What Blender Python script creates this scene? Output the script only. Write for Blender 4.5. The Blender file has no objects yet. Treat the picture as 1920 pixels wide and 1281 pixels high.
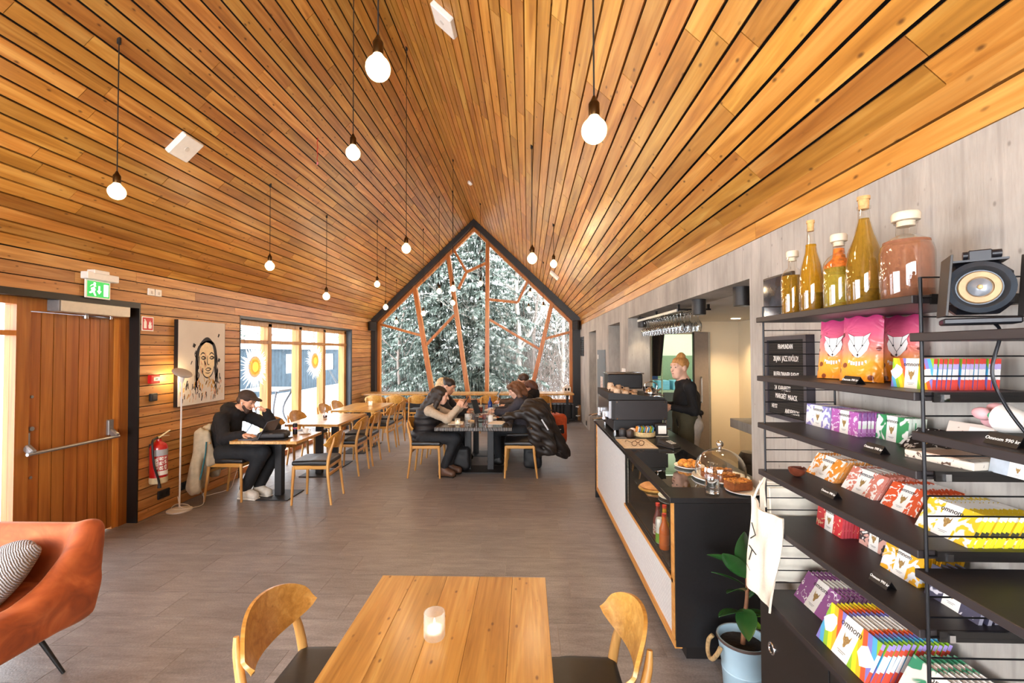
import bpy, math, random
import numpy as np
from math import sin, cos, pi, radians as RAD
from mathutils import Vector as V, Matrix as MX, Euler, noise as mnoise
random.seed(7)
scene = bpy.context.scene
col = scene.collection

# ---------------------------------------------------------------- camera
CAMH = 1.72
cd = bpy.data.cameras.new('camera'); cam = bpy.data.objects.new('camera', cd); col.objects.link(cam)
cd.sensor_fit = 'HORIZONTAL'; cd.sensor_width = 36.0; cd.lens = 16.0; cd.clip_start = 0.05; cd.clip_end = 300
cam.matrix_world = MX.Translation((0, 0, CAMH)) @ MX.Rotation(0.034, 4, 'Z') @ MX.Rotation(pi/2 + 0.0214, 4, 'X') @ MX.Rotation(-0.0037, 4, 'Z')
scene.camera = cam
# ---------------------------------------------------------------- world: bright overcast winter sky
w = bpy.data.worlds.new('world'); scene.world = w; w.use_nodes = True
bg = w.node_tree.nodes['Background']
_tc = w.node_tree.nodes.new('ShaderNodeTexCoord'); _nz = w.node_tree.nodes.new('ShaderNodeTexNoise'); _cr = w.node_tree.nodes.new('ShaderNodeValToRGB')
_nz.inputs['Scale'].default_value = 2.0; _nz.inputs['Detail'].default_value = 4
_cr.color_ramp.elements[0].color = (0.80, 0.90, 1.0, 1); _cr.color_ramp.elements[1].color = (1.0, 1.0, 1.0, 1)
w.node_tree.links.new(_tc.outputs['Generated'], _nz.inputs['Vector']); w.node_tree.links.new(_nz.outputs['Fac'], _cr.inputs['Fac']); w.node_tree.links.new(_cr.outputs['Color'], bg.inputs['Color'])
bg.inputs['Strength'].default_value = 7.0
# ---------------------------------------------------------------- added area lamps outside the windows behind the photographer, as extra fill
def area_light(name, loc, target, sx, sy, power, color):
    d = bpy.data.lights.new(name, 'AREA'); d.shape = 'RECTANGLE'; d.size = sx; d.size_y = sy; d.energy = power; d.color = color
    o = bpy.data.objects.new(name, d); col.objects.link(o); o.location = loc
    o.rotation_euler = (V(target) - V(loc)).to_track_quat('-Z', 'Y').to_euler(); return o
REAR = -3.6
area_light('rear_window_fill', (-1.33, REAR - 0.25, 1.9), (-1.33, 3, 1.5), 4.6, 2.6, 420, (0.93, 0.96, 1.0))
area_light('side_window_fill', (-4.45, 0.6, 1.25), (-1, 1.4, 1.0), 2.8, 2.0, 120, (0.95, 0.97, 1.0))
# ---------------------------------------------------------------- colour management
vs = scene.view_settings
scene.display_settings.display_device = 'sRGB'
vs.view_transform = 'Standard'; vs.look = 'None'; vs.gamma = 1.0; vs.use_curve_mapping = False; vs.exposure = 0.27
cy = scene.cycles
cy.use_denoising = True; cy.max_bounces = 10; cy.diffuse_bounces = 5; cy.glossy_bounces = 4; cy.transmission_bounces = 8; cy.transparent_max_bounces = 24
cy.caustics_reflective = False; cy.caustics_refractive = False; cy.sample_clamp_indirect = 6.0

# ---------------------------------------------------------------- helpers
def lin(c):
    if isinstance(c, str):
        c = [int(c[i:i+2], 16)/255 for i in (0, 2, 4)]
        c = [x/12.92 if x <= .04045 else ((x+.055)/1.055)**2.4 for x in c]
    return tuple(c[:3])
def tag(o, label=None, cat=None, group=None, kind=None):
    if label: o['label'] = label
    if cat: o['category'] = cat
    if group: o['group'] = group
    if kind: o['kind'] = kind
    return o
def empty(name, loc=(0, 0, 0), rz=0, label=None, cat=None, group=None, kind=None):
    o = bpy.data.objects.new(name, None); col.objects.link(o); o.location = loc; o.rotation_euler = (0, 0, rz); o.empty_display_size = .1
    return tag(o, label, cat, group, kind)
def copy_tree(o, parent=None):
    c = o.copy(); col.objects.link(c); c.parent = parent
    for ch in o.children: copy_tree(ch, c)
    return c
def mkmesh(name, v, f, mats=None, parent=None, smooth=None, mi=None):
    me = bpy.data.meshes.new(name); me.from_pydata([tuple(x) for x in v], [], f)
    if mats is not None:
        for m in (mats if isinstance(mats, (list, tuple)) else [mats]): me.materials.append(m)
    if mi is not None and len(me.polygons) == len(mi): me.polygons.foreach_set('material_index', mi)
    me.update()
    if smooth is not None:
        me.polygons.foreach_set('use_smooth', [True]*len(me.polygons))
        if smooth < 180: me.set_sharp_from_angle(angle=RAD(smooth))
    o = bpy.data.objects.new(name, me); col.objects.link(o); o.parent = parent
    return o
def link(name, me, parent=None, loc=(0,0,0), rot=(0,0,0), sc=(1,1,1)):
    o = bpy.data.objects.new(name, me); col.objects.link(o); o.parent = parent
    o.location = loc; o.rotation_euler = rot; o.scale = sc; return o
def frame_from(d, up=(0, 0, 1)):
    d = V(d).normalized(); up = V(up)
    if abs(d.dot(up)) > .98: up = V((0, 1, 0))
    x = d.cross(up).normalized(); y = x.cross(d).normalized(); return x, y, d
def cr(pts, n=6):
    """Catmull-Rom through points"""
    P = [V(p) for p in pts]; P = [P[0]*2-P[1]] + P + [P[-1]*2-P[-2]]; out = []
    for i in range(1, len(P)-2):
        for k in range(n):
            t = k/n; a, b, c, d = P[i-1], P[i], P[i+1], P[i+2]
            out.append(.5*((2*b)+(c-a)*t+(2*a-5*b+4*c-d)*t*t+(3*b-a-3*c+d)*t**3))
    out.append(P[-2]); return out
class G:
    def __init__(s): s.v = []; s.f = []; s.m = []; s.mi = 0; s.T = None
    def add(s, v, f):
        o = len(s.v)
        s.v += [tuple(s.T @ V(x)) if s.T else tuple(x) for x in v]
        s.f += [[i+o for i in q] for q in f]; s.m += [s.mi]*len(f); return s
    def box(s, c, d, rot=None, bev=0):
        hx, hy, hz = d[0]/2, d[1]/2, d[2]/2; R = rot.to_matrix() if isinstance(rot, Euler) else rot
        if R is not None and len(R) == 4: R = R.to_3x3()
        b = min(bev, hx*.98, hy*.98, hz*.98)
        if b <= 0:
            v = [(x, y, z) for x in (-hx, hx) for y in (-hy, hy) for z in (-hz, hz)]
            f = [(0,1,3,2),(4,6,7,5),(0,4,5,1),(2,3,7,6),(0,2,6,4),(1,5,7,3)]
        else:
            v = []; ix = {}
            for a in (0, 1):
                for bb in (0, 1):
                    for c_ in (0, 1):
                        sg = (a*2-1, bb*2-1, c_*2-1); h = (hx, hy, hz)
                        for k in range(3):
                            ix[(a, bb, c_, k)] = len(v)
                            v.append(tuple(sg[j]*(h[j] if j == k else h[j]-b) for j in range(3)))
            f = []
            for k in range(3):
                i, j = (k+1) % 3, (k+2) % 3
                for s_ in (0, 1):
                    q = []
                    for (p, r) in ((0,0),(1,0),(1,1),(0,1)):
                        t = [0]*3; t[k] = s_; t[i] = p; t[j] = r; q.append(ix[(*t, k)])
                    f.append(q if s_ else q[::-1])
                for p in (0, 1):
                    for r in (0, 1):
                        q = []
                        for e, kk in ((0, i), (1, i), (1, j), (0, j)):
                            t = [0]*3; t[k] = e; t[i] = p; t[j] = r; q.append(ix[(*t, kk)])
                        f.append(q if (p ^ r) == 0 else q[::-1])
            for a in (0, 1):
                for bb in (0, 1):
                    for c_ in (0, 1):
                        q = [ix[(a, bb, c_, k)] for k in range(3)]
                        f.append(q if (a+bb+c_) % 2 else q[::-1])
        C = V(c); v = [(R @ V(x) if R is not None else V(x)) + C for x in v]
        return s.add(v, f)
    def bx(s, x0, x1, y0, y1, z0, z1, bev=0):
        return s.box(((x0+x1)/2, (y0+y1)/2, (z0+z1)/2), (abs(x1-x0), abs(y1-y0), abs(z1-z0)), None, bev)
    def tube(s, pts, r, n=8, cap=True, closed=False, sec=None):
        P = [V(p) for p in pts]; m = len(P); rr = r if isinstance(r, (list, tuple)) else [r]*m
        v = []; up = None
        for i in range(m):
            if closed: d = P[(i+1) % m]-P[i-1]
            else: d = P[min(i+1, m-1)]-P[max(i-1, 0)]
            if d.length < 1e-9: d = V((0, 0, 1))
            d.normalize()
            if up is None:
                up = V((0, 0, 1)) if abs(d.z) < .9 else V((0, 1, 0))
            x = d.cross(up)
            if x.length < 1e-6: x = d.orthogonal()
            x.normalize(); y = x.cross(d).normalized(); up = y
            for k in range(n):
                a = 2*pi*k/n
                if sec: ex, ey = sec(a)
                else: ex, ey = cos(a), sin(a)
                v.append(P[i]+x*(rr[i]*ex)+y*(rr[i]*ey))
        f = []
        for i in range(m if closed else m-1):
            for k in range(n):
                a = i*n+k; b = i*n+(k+1) % n; c = ((i+1) % m)*n+(k+1) % n; d = ((i+1) % m)*n+k
                f.append((a, b, c, d))
        if cap and not closed: f.append(list(range(n))[::-1]); f.append([(m-1)*n+k for k in range(n)])
        return s.add(v, f)
    def cyl(s, a, b, r0, r1=None, n=16, cap=True):
        return s.tube([a, b], [r0, r0 if r1 is None else r1], n, cap)
    def lathe(s, prof, n=24, o=(0, 0, 0), cap=True, axis=None):
        v = []; O = V(o)
        X, Y, Z = (V((1,0,0)), V((0,1,0)), V((0,0,1))) if axis is None else frame_from(axis)
        for r, z in prof:
            for k in range(n):
                a = 2*pi*k/n; v.append(O+X*(r*cos(a))+Y*(r*sin(a))+Z*z)
        f = []
        for i in range(len(prof)-1):
            for k in range(n): f.append((i*n+k, i*n+(k+1) % n, (i+1)*n+(k+1) % n, (i+1)*n+k))
        if cap:
            if prof[0][0] > 1e-6: f.append(list(range(n))[::-1])
            if prof[-1][0] > 1e-6: f.append([(len(prof)-1)*n+k for k in range(n)])
        return s.add(v, f)
    def prism(s, poly, ext, o=(0, 0, 0), X=(1, 0, 0), Y=(0, 0, 1)):
        """extrude 2D polygon (in X,Y axes at o) by vector ext"""
        O, X, Y, E = V(o), V(X), V(Y), V(ext); n = len(poly)
        v = [O+X*p[0]+Y*p[1] for p in poly]; v += [p+E for p in v]
        f = [list(range(n))[::-1], [n+k for k in range(n)]]
        for k in range(n): f.append((k, (k+1) % n, n+(k+1) % n, n+k))
        return s.add(v, f)
    def sphere(s, c, r, n=12, m=8, sc=(1, 1, 1), R=None):
        v = [(0, 0, 1)]; 
        for i in range(1, m):
            for k in range(n): v.append((sin(pi*i/m)*cos(2*pi*k/n), sin(pi*i/m)*sin(2*pi*k/n), cos(pi*i/m)))
        v.append((0, 0, -1)); f = []
        for k in range(n): f.append((0, 1+k, 1+(k+1) % n)); 
        for i in range(m-2):
            for k in range(n): a = 1+i*n+k; b = 1+i*n+(k+1) % n; f.append((a, a+n, b+n, b))
        e = len(v)-1
        for k in range(n): f.append((e, e-n+(k+1) % n, e-n+k))
        v = [V((x*sc[0]*r, y*sc[1]*r, z*sc[2]*r)) for x, y, z in v]
        if R is not None: v = [R @ x for x in v]
        return s.add([x+V(c) for x in v], f)
    def grid(s, fn, nu, nv, th=0):
        v = [fn(i/nu, j/nv) for i in range(nu+1) for j in range(nv+1)]; w_ = nv+1
        f = [(i*w_+j, (i+1)*w_+j, (i+1)*w_+j+1, i*w_+j+1) for i in range(nu) for j in range(nv)]
        if th:
            N = [V((0, 0, 0)) for _ in v]; P = [V(x) for x in v]
            for q in f:
                n_ = (P[q[2]]-P[q[0]]).cross(P[q[3]]-P[q[1]])
                for i in q: N[i] += n_
            k = len(v); v = [p + n_.normalized()*th/2 for p, n_ in zip(P, N)]+[p - n_.normalized()*th/2 for p, n_ in zip(P, N)]
            f2 = [tuple(i+k for i in q[::-1]) for q in f]
            b = [(i, 0) for i in range(nu+1)]+[(nu, j) for j in range(1, nv+1)]+[(i, nv) for i in range(nu-1, -1, -1)]+[(0, j) for j in range(nv-1, 0, -1)]
            b = [i*w_+j for i, j in b]
            side = [(b[i], b[i]+k, b[(i+1) % len(b)]+k, b[(i+1) % len(b)]) for i in range(len(b))]
            f = f+f2+[q[::-1] for q in side]
        return s.add(v, f)
    def obj(s, name, mats, parent=None, smooth=None):
        return mkmesh(name, s.v, s.f, mats, parent, smooth, s.m if isinstance(mats, (list, tuple)) else None)
    def mesh(s, name, mats, smooth=None):
        o = s.obj(name, mats, None, smooth); me = o.data; bpy.data.objects.remove(o); return me

# ---------------------------------------------------------------- implicit surfaces (smooth bodies, cloth, cushions)
def C_(a, b, ra, rb=None, k=None): return ('c', tuple(a), tuple(b), ra, ra if rb is None else rb, k)
def E_(c, r, R=None, k=None): return ('e', tuple(c), tuple(r), R, k)
def B_(c, h, r=.02, R=None, k=None): return ('b', tuple(c), tuple(h), r, R, k)
def sdf(prims, h=.01, k=.02, dent=None):
    lo = np.full(3, 1e9); hi = -lo; bb = []
    for p in prims:
        if p[0] == 'c':
            a, b = np.array(p[1]), np.array(p[2]); r = max(p[3], p[4]); l, u = np.minimum(a, b)-r, np.maximum(a, b)+r
        elif p[0] == 'e':
            r = max(p[2]) if p[3] is not None else np.array(p[2]); l, u = np.array(p[1])-r, np.array(p[1])+r
        else:
            r = (np.linalg.norm(p[2]) if p[4] is not None else np.array(p[2]))+p[3]; l, u = np.array(p[1])-r, np.array(p[1])+r
        bb.append((l, u)); lo = np.minimum(lo, l); hi = np.maximum(hi, u)
    lo -= 3*h; hi += 3*h; n = np.ceil((hi-lo)/h).astype(int)+1
    F = np.full(n, 1.0, np.float32); ax = [lo[i]+h*np.arange(n[i], dtype=np.float64) for i in range(3)]
    for p, (l, u) in zip(prims, bb):
        kk = p[-1] if p[-1] is not None else k
        pad = kk+2.5*h; i0 = np.maximum(((l-pad-lo)/h).astype(int), 0); i1 = np.minimum(((u+pad-lo)/h).astype(int)+2, n)
        sl = tuple(slice(i0[i], i1[i]) for i in range(3))
        X, Y, Z = ax[0][sl[0]][:, None, None], ax[1][sl[1]][None, :, None], ax[2][sl[2]][None, None, :]
        if p[0] == 'c':
            a, b = np.array(p[1]), np.array(p[2]); d = b-a; L = d@d+1e-12
            t = np.clip(((X-a[0])*d[0]+(Y-a[1])*d[1]+(Z-a[2])*d[2])/L, 0, 1)
            D = np.sqrt((X-a[0]-t*d[0])**2+(Y-a[1]-t*d[1])**2+(Z-a[2]-t*d[2])**2)-(p[3]+t*(p[4]-p[3]))
        else:
            c = np.array(p[1]); x, y, z = X-c[0], Y-c[1], Z-c[2]; R = p[3] if p[0] == 'e' else p[4]
            if R is not None:
                M_ = np.array(R.to_3x3() if hasattr(R, 'to_3x3') else R.to_matrix() if isinstance(R, Euler) else R).T
                x, y, z = M_[0,0]*x+M_[0,1]*y+M_[0,2]*z, M_[1,0]*x+M_[1,1]*y+M_[1,2]*z, M_[2,0]*x+M_[2,1]*y+M_[2,2]*z
            if p[0] == 'e':
                r = p[2]; k0 = np.sqrt((x/r[0])**2+(y/r[1])**2+(z/r[2])**2); k1 = np.sqrt((x/r[0]**2)**2+(y/r[1]**2)**2+(z/r[2]**2)**2)
                D = k0*(k0-1)/np.maximum(k1, 1e-6)
            else:
                q = [np.abs(x)-p[2][0]+0*y+0*z, np.abs(y)-p[2][1]+0*x+0*z, np.abs(z)-p[2][2]+0*x+0*y]
                D = np.sqrt(sum(np.maximum(i, 0)**2 for i in q))+np.minimum(np.maximum(np.maximum(q[0], q[1]), q[2]), 0)-p[3]
        A = F[sl]; hh = np.maximum(kk-np.abs(A-D), 0)/max(kk, 1e-6)
        F[sl] = np.minimum(A, D)-hh*hh*kk*.25
    if dent is not None:
        F += dent(ax[0][:, None, None], ax[1][None, :, None], ax[2][None, None, :]).astype(np.float32)
    # naive surface nets
    S = F < 0; n = np.array(F.shape)
    cs = [S[dx:n[0]-1+dx, dy:n[1]-1+dy, dz:n[2]-1+dz] for dx in (0,1) for dy in (0,1) for dz in (0,1)]
    cnt = sum(c.astype(np.int8) for c in cs); act = np.argwhere((cnt > 0) & (cnt < 8))
    ids = np.full(n-1, -1, np.int64); ids[tuple(act.T)] = np.arange(len(act))
    acc = np.zeros((len(act), 3)); num = np.zeros(len(act))
    co = [np.array((dx, dy, dz)) for dx in (0,1) for dy in (0,1) for dz in (0,1)]
    val = [F[tuple((act+c).T)] for c in co]
    for i in range(8):
        for j in range(i+1, 8):
            if np.abs(co[i]-co[j]).sum() != 1: continue
            m = (val[i] < 0) != (val[j] < 0); t = np.where(m, val[i]/np.where(m, val[i]-val[j], 1), 0)
            acc += np.where(m[:, None], co[i]+t[:, None]*(co[j]-co[i]), 0); num += m
    P = lo+h*(act+acc/num[:, None]); faces = []
    for a in range(3):
        b, c = (a+1) % 3, (a+2) % 3
        s0 = [slice(None)]*3; s1 = [slice(None)]*3; s0[a] = slice(0, -1); s1[a] = slice(1, None)
        A, B = S[tuple(s0)], S[tuple(s1)]; e = np.argwhere(A != B)
        e = e[(e[:, b] > 0) & (e[:, c] > 0)]; e = e[(e[:, b] < n[b]-1) & (e[:, c] < n[c]-1)]
        inside = A[tuple(e.T)]
        q = []
        for ob, oc in ((1, 1), (0, 1), (0, 0), (1, 0)):
            w_ = e.copy(); w_[:, b] -= ob; w_[:, c] -= oc; q.append(ids[tuple(w_.T)])
        q = np.stack(q, 1); q = np.where(inside[:, None], q, q[:, ::-1]); faces.append(q)
    return P.tolist(), np.concatenate(faces).tolist()
def blob(name, prims, m, parent=None, h=.01, k=.02, dent=None):
    v, f = sdf(prims, h, k, dent); return mkmesh(name, v, f, m, parent, 180)

# ---------------------------------------------------------------- materials
def nt(name):
    m = bpy.data.materials.new(name); m.use_nodes = True; t = m.node_tree; b = t.nodes['Principled BSDF']; return m, t, b
def N(t, typ, **kw):
    n = t.nodes.new(typ)
    for k_, v_ in kw.items():
        if k_ in n.inputs: n.inputs[k_].default_value = v_
        else: setattr(n, k_, v_)
    return n
def ramp(t, fac, stops):
    r = t.nodes.new('ShaderNodeValToRGB'); e = r.color_ramp.elements
    while len(e) < len(stops): e.new(.5)
    for i, (p, c) in enumerate(stops): e[i].position = p; e[i].color = (*lin(c), 1)
    t.links.new(fac, r.inputs['Fac']); return r.outputs['Color']
def mixc(t, a, b, fac, mode='MIX'):
    n = t.nodes.new('ShaderNodeMix'); n.data_type = 'RGBA'; n.blend_type = mode
    for s_, x in ((6, a), (7, b), (0, fac)):
        if hasattr(x, 'is_linked') or hasattr(x, 'links'): t.links.new(x, n.inputs[s_])
        elif s_ == 0: n.inputs[0].default_value = x
        else: n.inputs[s_].default_value = (*lin(x), 1)
    return n.outputs[2]
_MC = {}
def mat(name, c, rough=.5, metal=0., var=.12, scale=30., spec=.5, bump=0., emit=None, es=1., sheen=0., coat=0., stretch=None):
    """plain surface with a procedural mottling of its own colour"""
    if name in _MC: return _MC[name]
    m, t, b = nt(name); c = lin(c)
    tc = N(t, 'ShaderNodeTexCoord'); src = tc.outputs['Object']
    if stretch:
        mp = N(t, 'ShaderNodeMapping'); mp.inputs['Scale'].default_value = stretch; t.links.new(src, mp.inputs[0]); src = mp.outputs[0]
    nz = N(t, 'ShaderNodeTexNoise', Scale=scale, Detail=4.); t.links.new(src, nz.inputs['Vector'])
    lo = tuple(max(0, x*(1-var)) for x in c); hi = tuple(min(1, x*(1+var)) for x in c)
    t.links.new(ramp(t, nz.outputs['Fac'], [(.3, lo), (.7, hi)]), b.inputs['Base Color'])
    b.inputs['Roughness'].default_value = rough; b.inputs['Metallic'].default_value = metal; b.inputs['Specular IOR Level'].default_value = spec
    if sheen: b.inputs['Sheen Weight'].default_value = sheen; b.inputs['Sheen Roughness'].default_value = .4
    if coat: b.inputs['Coat Weight'].default_value = coat
    if bump:
        bp = N(t, 'ShaderNodeBump', Strength=bump, Distance=.01); t.links.new(nz.outputs['Fac'], bp.inputs['Height']); t.links.new(bp.outputs['Normal'], b.inputs['Normal'])
    if emit: b.inputs['Emission Color'].default_value = (*lin(emit), 1); b.inputs['Emission Strength'].default_value = es
    _MC[name] = m; return m
def wood(name, dark, mid, light, axis='Y', rough=.42, knots=.5, vary=.35, world=True, sc=1.0, knotc='3a1c0a', hue=.0, coat=0.):
    """boards: fibre along axis, growth streaks, knots; every piece with its own shade"""
    m, t, b = nt(name); L = t.links
    if world: src = N(t, 'ShaderNodeNewGeometry').outputs['Position']
    else: src = N(t, 'ShaderNodeTexCoord').outputs['Object']
    oi = N(t, 'ShaderNodeObjectInfo'); mul = N(t, 'ShaderNodeVectorMath', operation='SCALE'); mul.inputs[0].default_value = (17., 31., 23.)
    L.new(oi.outputs['Random'], mul.inputs['Scale']); ad = N(t, 'ShaderNodeVectorMath', operation='ADD'); L.new(src, ad.inputs[0]); L.new(mul.outputs[0], ad.inputs[1])
    a = 'XYZ'.index(axis)
    def mp(al, ac):
        q = N(t, 'ShaderNodeMapping'); s_ = [ac]*3; s_[a] = al; q.inputs['Scale'].default_value = [x*sc for x in s_]; L.new(ad.outputs[0], q.inputs[0]); return q.outputs[0]
    n1 = N(t, 'ShaderNodeTexNoise', Scale=1., Detail=5., Distortion=1.2); L.new(mp(.9, 14), n1.inputs['Vector'])
    n2 = N(t, 'ShaderNodeTexNoise', Scale=1., Detail=3.); L.new(mp(3, 90), n2.inputs['Vector'])
    c1 = ramp(t, n1.outputs['Fac'], [(.25, dark), (.5, mid), (.75, light)])
    c2 = mixc(t, c1, (.0, .0, .0), 0.0)
    f2 = N(t, 'ShaderNodeMath', operation='MULTIPLY_ADD'); L.new(n2.outputs['Fac'], f2.inputs[0]); f2.inputs[1].default_value = .45; f2.inputs[2].default_value = .78
    v1 = N(t, 'ShaderNodeMath', operation='MULTIPLY_ADD'); L.new(oi.outputs['Random'], v1.inputs[0]); v1.inputs[1].default_value = vary; v1.inputs[2].default_value = 1-vary/2
    vv = N(t, 'ShaderNodeMath', operation='MULTIPLY'); L.new(f2.outputs[0], vv.inputs[0]); L.new(v1.outputs[0], vv.inputs[1])
    hs = N(t, 'ShaderNodeHueSaturation'); L.new(c1, hs.inputs['Color']); L.new(vv.outputs[0], hs.inputs['Value'])
    h1 = N(t, 'ShaderNodeMath', operation='MULTIPLY_ADD'); fr = N(t, 'ShaderNodeMath', operation='FRACT'); m7 = N(t, 'ShaderNodeMath', operation='MULTIPLY'); L.new(oi.outputs['Random'], m7.inputs[0]); m7.inputs[1].default_value = 7.31
    L.new(m7.outputs[0], fr.inputs[0]); L.new(fr.outputs[0], h1.inputs[0]); h1.inputs[1].default_value = .012*(vary/.35); h1.inputs[2].default_value = .5-.004*(vary/.35); L.new(h1.outputs[0], hs.inputs['Hue'])
    out = hs.outputs['Color']
    if knots:
        vo = N(t, 'ShaderNodeTexVoronoi', Scale=1.); L.new(mp(7.5, 15), vo.inputs['Vector'])
        kn = N(t, 'ShaderNodeMapRange'); L.new(vo.outputs['Distance'], kn.inputs[0]); kn.inputs[1].default_value = .05; kn.inputs[2].default_value = .15; kn.inputs[3].default_value = knots; kn.inputs[4].default_value = 0
        out = mixc(t, out, knotc, kn.outputs[0])
    L.new(out, b.inputs['Base Color']); b.inputs['Roughness'].default_value = rough
    if coat: b.inputs['Coat Weight'].default_value = coat; b.inputs['Coat Roughness'].default_value = .2
    bp = N(t, 'ShaderNodeBump', Strength=.12, Distance=.004); L.new(n2.outputs['Fac'], bp.inputs['Height']); L.new(bp.outputs['Normal'], b.inputs['Normal'])
    return m
def pane_glass(name, tint=(1, 1, 1), refl=.10):
    """thin window pane: see-through with a faint mirror"""
    m, t, b = nt(name); t.nodes.remove(b); out = t.nodes['Material Output']
    tr = N(t, 'ShaderNodeBsdfTransparent'); tr.inputs['Color'].default_value = (*tint, 1); gl = N(t, 'ShaderNodeBsdfGlossy'); gl.inputs['Roughness'].default_value = .01
    fr = N(t, 'ShaderNodeFresnel', IOR=1.45); ml = N(t, 'ShaderNodeMath', operation='MULTIPLY'); t.links.new(fr.outputs[0], ml.inputs[0]); ml.inputs[1].default_value = refl/.04*.5
    gb = N(t, 'ShaderNodeNewGeometry'); iv = N(t, 'ShaderNodeMath', operation='SUBTRACT'); iv.inputs[0].default_value = 1.; t.links.new(gb.outputs['Backfacing'], iv.inputs[1]); mb = N(t, 'ShaderNodeMath', operation='MULTIPLY'); t.links.new(ml.outputs[0], mb.inputs[0]); t.links.new(iv.outputs[0], mb.inputs[1])
    cl = N(t, 'ShaderNodeClamp'); t.links.new(mb.outputs[0], cl.inputs[0])
    mx = N(t, 'ShaderNodeMixShader'); t.links.new(cl.outputs[0], mx.inputs[0]); t.links.new(tr.outputs[0], mx.inputs[1]); t.links.new(gl.outputs[0], mx.inputs[2]); t.links.new(mx.outputs[0], out.inputs[0])
    return m
def clear_glass(name, color=(1, 1, 1), ior=1.45, rough=0., wt=1.0):
    m, t, b = nt(name); b.inputs['Base Color'].default_value = (*color, 1); b.inputs['Transmission Weight'].default_value = wt; b.inputs['Roughness'].default_value = rough; b.inputs['IOR'].default_value = ior
    nz = N(t, 'ShaderNodeTexNoise', Scale=40.); bp = N(t, 'ShaderNodeBump', Strength=.01); t.links.new(nz.outputs['Fac'], bp.inputs['Height']); t.links.new(bp.outputs['Normal'], b.inputs['Normal'])
    return m
def pattern(name, c1, c2, c3=None, scale=30., thr=.5, dist=2., kind='noise', rough=.45, stops=None):
    """printed wrapper patterns"""
    m, t, b = nt(name); tc = N(t, 'ShaderNodeTexCoord')
    if kind == 'wave':
        n = N(t, 'ShaderNodeTexWave', Scale=scale, Distortion=dist, Detail=2.); n.inputs['Detail Scale'].default_value = 1.5; f = n.outputs['Fac']
    elif kind == 'voro':
        n = N(t, 'ShaderNodeTexVoronoi', Scale=scale); f = n.outputs['Distance']
    else:
        n = N(t, 'ShaderNodeTexNoise', Scale=scale, Detail=1., Distortion=dist); f = n.outputs['Fac']
    t.links.new(tc.outputs['Object'], n.inputs['Vector'])
    st = stops or ([(thr-.02, c1), (thr+.02, c2)] + ([(thr+.12, c2), (thr+.14, c3)] if c3 else []))
    t.links.new(ramp(t, f, st), b.inputs['Base Color']); b.inputs['Roughness'].default_value = rough
    return m
def translucent(name, c, k=.6):
    m, t, b = nt(name); out = t.nodes['Material Output']; c = lin(c); nz = N(t, 'ShaderNodeTexNoise', Scale=40.); cc = ramp(t, nz.outputs['Fac'], [(.3, tuple(x*.85 for x in c)), (.7, c)])
    tr_ = N(t, 'ShaderNodeBsdfTranslucent'); t.links.new(cc, tr_.inputs['Color']); t.links.new(cc, b.inputs['Base Color']); b.inputs['Roughness'].default_value = .8; mx = N(t, 'ShaderNodeMixShader'); mx.inputs[0].default_value = k
    t.links.new(b.outputs[0], mx.inputs[1]); t.links.new(tr_.outputs[0], mx.inputs[2]); t.links.new(mx.outputs[0], out.inputs[0]); return m
def text(name, body, size, loc, X, Y, m, parent=None, align='CENTER', ext=.0003, sx=1.0):
    """lettering lying in the plane of X (reading direction) and Y (up)"""
    cu = bpy.data.curves.new(name, 'FONT'); cu.body = body; cu.size = size; cu.align_x = align; cu.align_y = 'CENTER'; cu.extrude = ext; cu.materials.append(m); cu.resolution_u = 2
    o = bpy.data.objects.new(name, cu); col.objects.link(o); o.parent = parent
    X, Y = V(X).normalized(), V(Y).normalized(); Z = X.cross(Y)
    M_ = MX((X*sx, Y, Z)).transposed().to_4x4(); M_.translation = V(loc)
    me = bpy.data.meshes.new_from_object(o); me.name = name; bpy.data.objects.remove(o); o = bpy.data.objects.new(name, me); col.objects.link(o); o.parent = parent; o.matrix_local = M_; return o
# ================================================================ shared materials
XM, ZM, EV, XL, XR, YE = -1.345, 5.07, 2.54, -3.954, 1.315, 11.38
M_CEIL = wood('ceiling_larch', '8c551c', 'b27832', 'ca9850', 'Y', .40, .75, .42)
M_WALLW = wood('wall_larch', '8e5a26', 'b47c42', 'ca985c', 'Y', .45, .7, .38, sc=1.3)
M_DOORW = wood('door_hardwood', '86481a', 'a05e24', 'b27030', 'Z', .38, 0, .18)
M_FRAME = wood('window_frame_wood', '9a5218', 'b56b26', 'c58036', 'Z', .38, .15, .12)
M_OAK = wood('oiled_oak', 'a8742e', 'c28c40', 'd4a45a', 'Y', .35, .25, .14, world=False, sc=1.6, coat=.15)
M_OAKT = wood('oak_table_top', '9c6a28', 'bf8c42', 'd6aa60', 'Y', .32, .75, .16, world=False, sc=1.5, knotc='5a2c10', coat=.45)
M_DARK = mat('dark_backing', '0d0a08', .9, var=.2)
M_BLACK = mat('black_steel', '15110f', .42, .1, var=.2, scale=8)
M_BLACKP = mat('black_powder_coat', '1a1718', .5, 0, var=.15, scale=60)
M_WHITE = mat('white_plastic', 'e9e7e2', .4, var=.03)
M_STEEL = mat('brushed_steel', 'b9b9bc', .28, 1., var=.08, scale=60)
M_CHROME = mat('chrome', 'd8d8da', .08, 1., var=.03)
M_ALU = mat('aluminium', 'a9a9aa', .38, .85, var=.06, scale=50)
M_PANE = pane_glass('window_glass', refl=.008)
M_GLASS = pane_glass('clear_glass', (.965, .97, .97), .16)
M_PAPER = mat('white_paper', 'efece6', .7, var=.03)
M_RED = mat('signal_red', 'c8161b', .35, var=.05)
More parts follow.
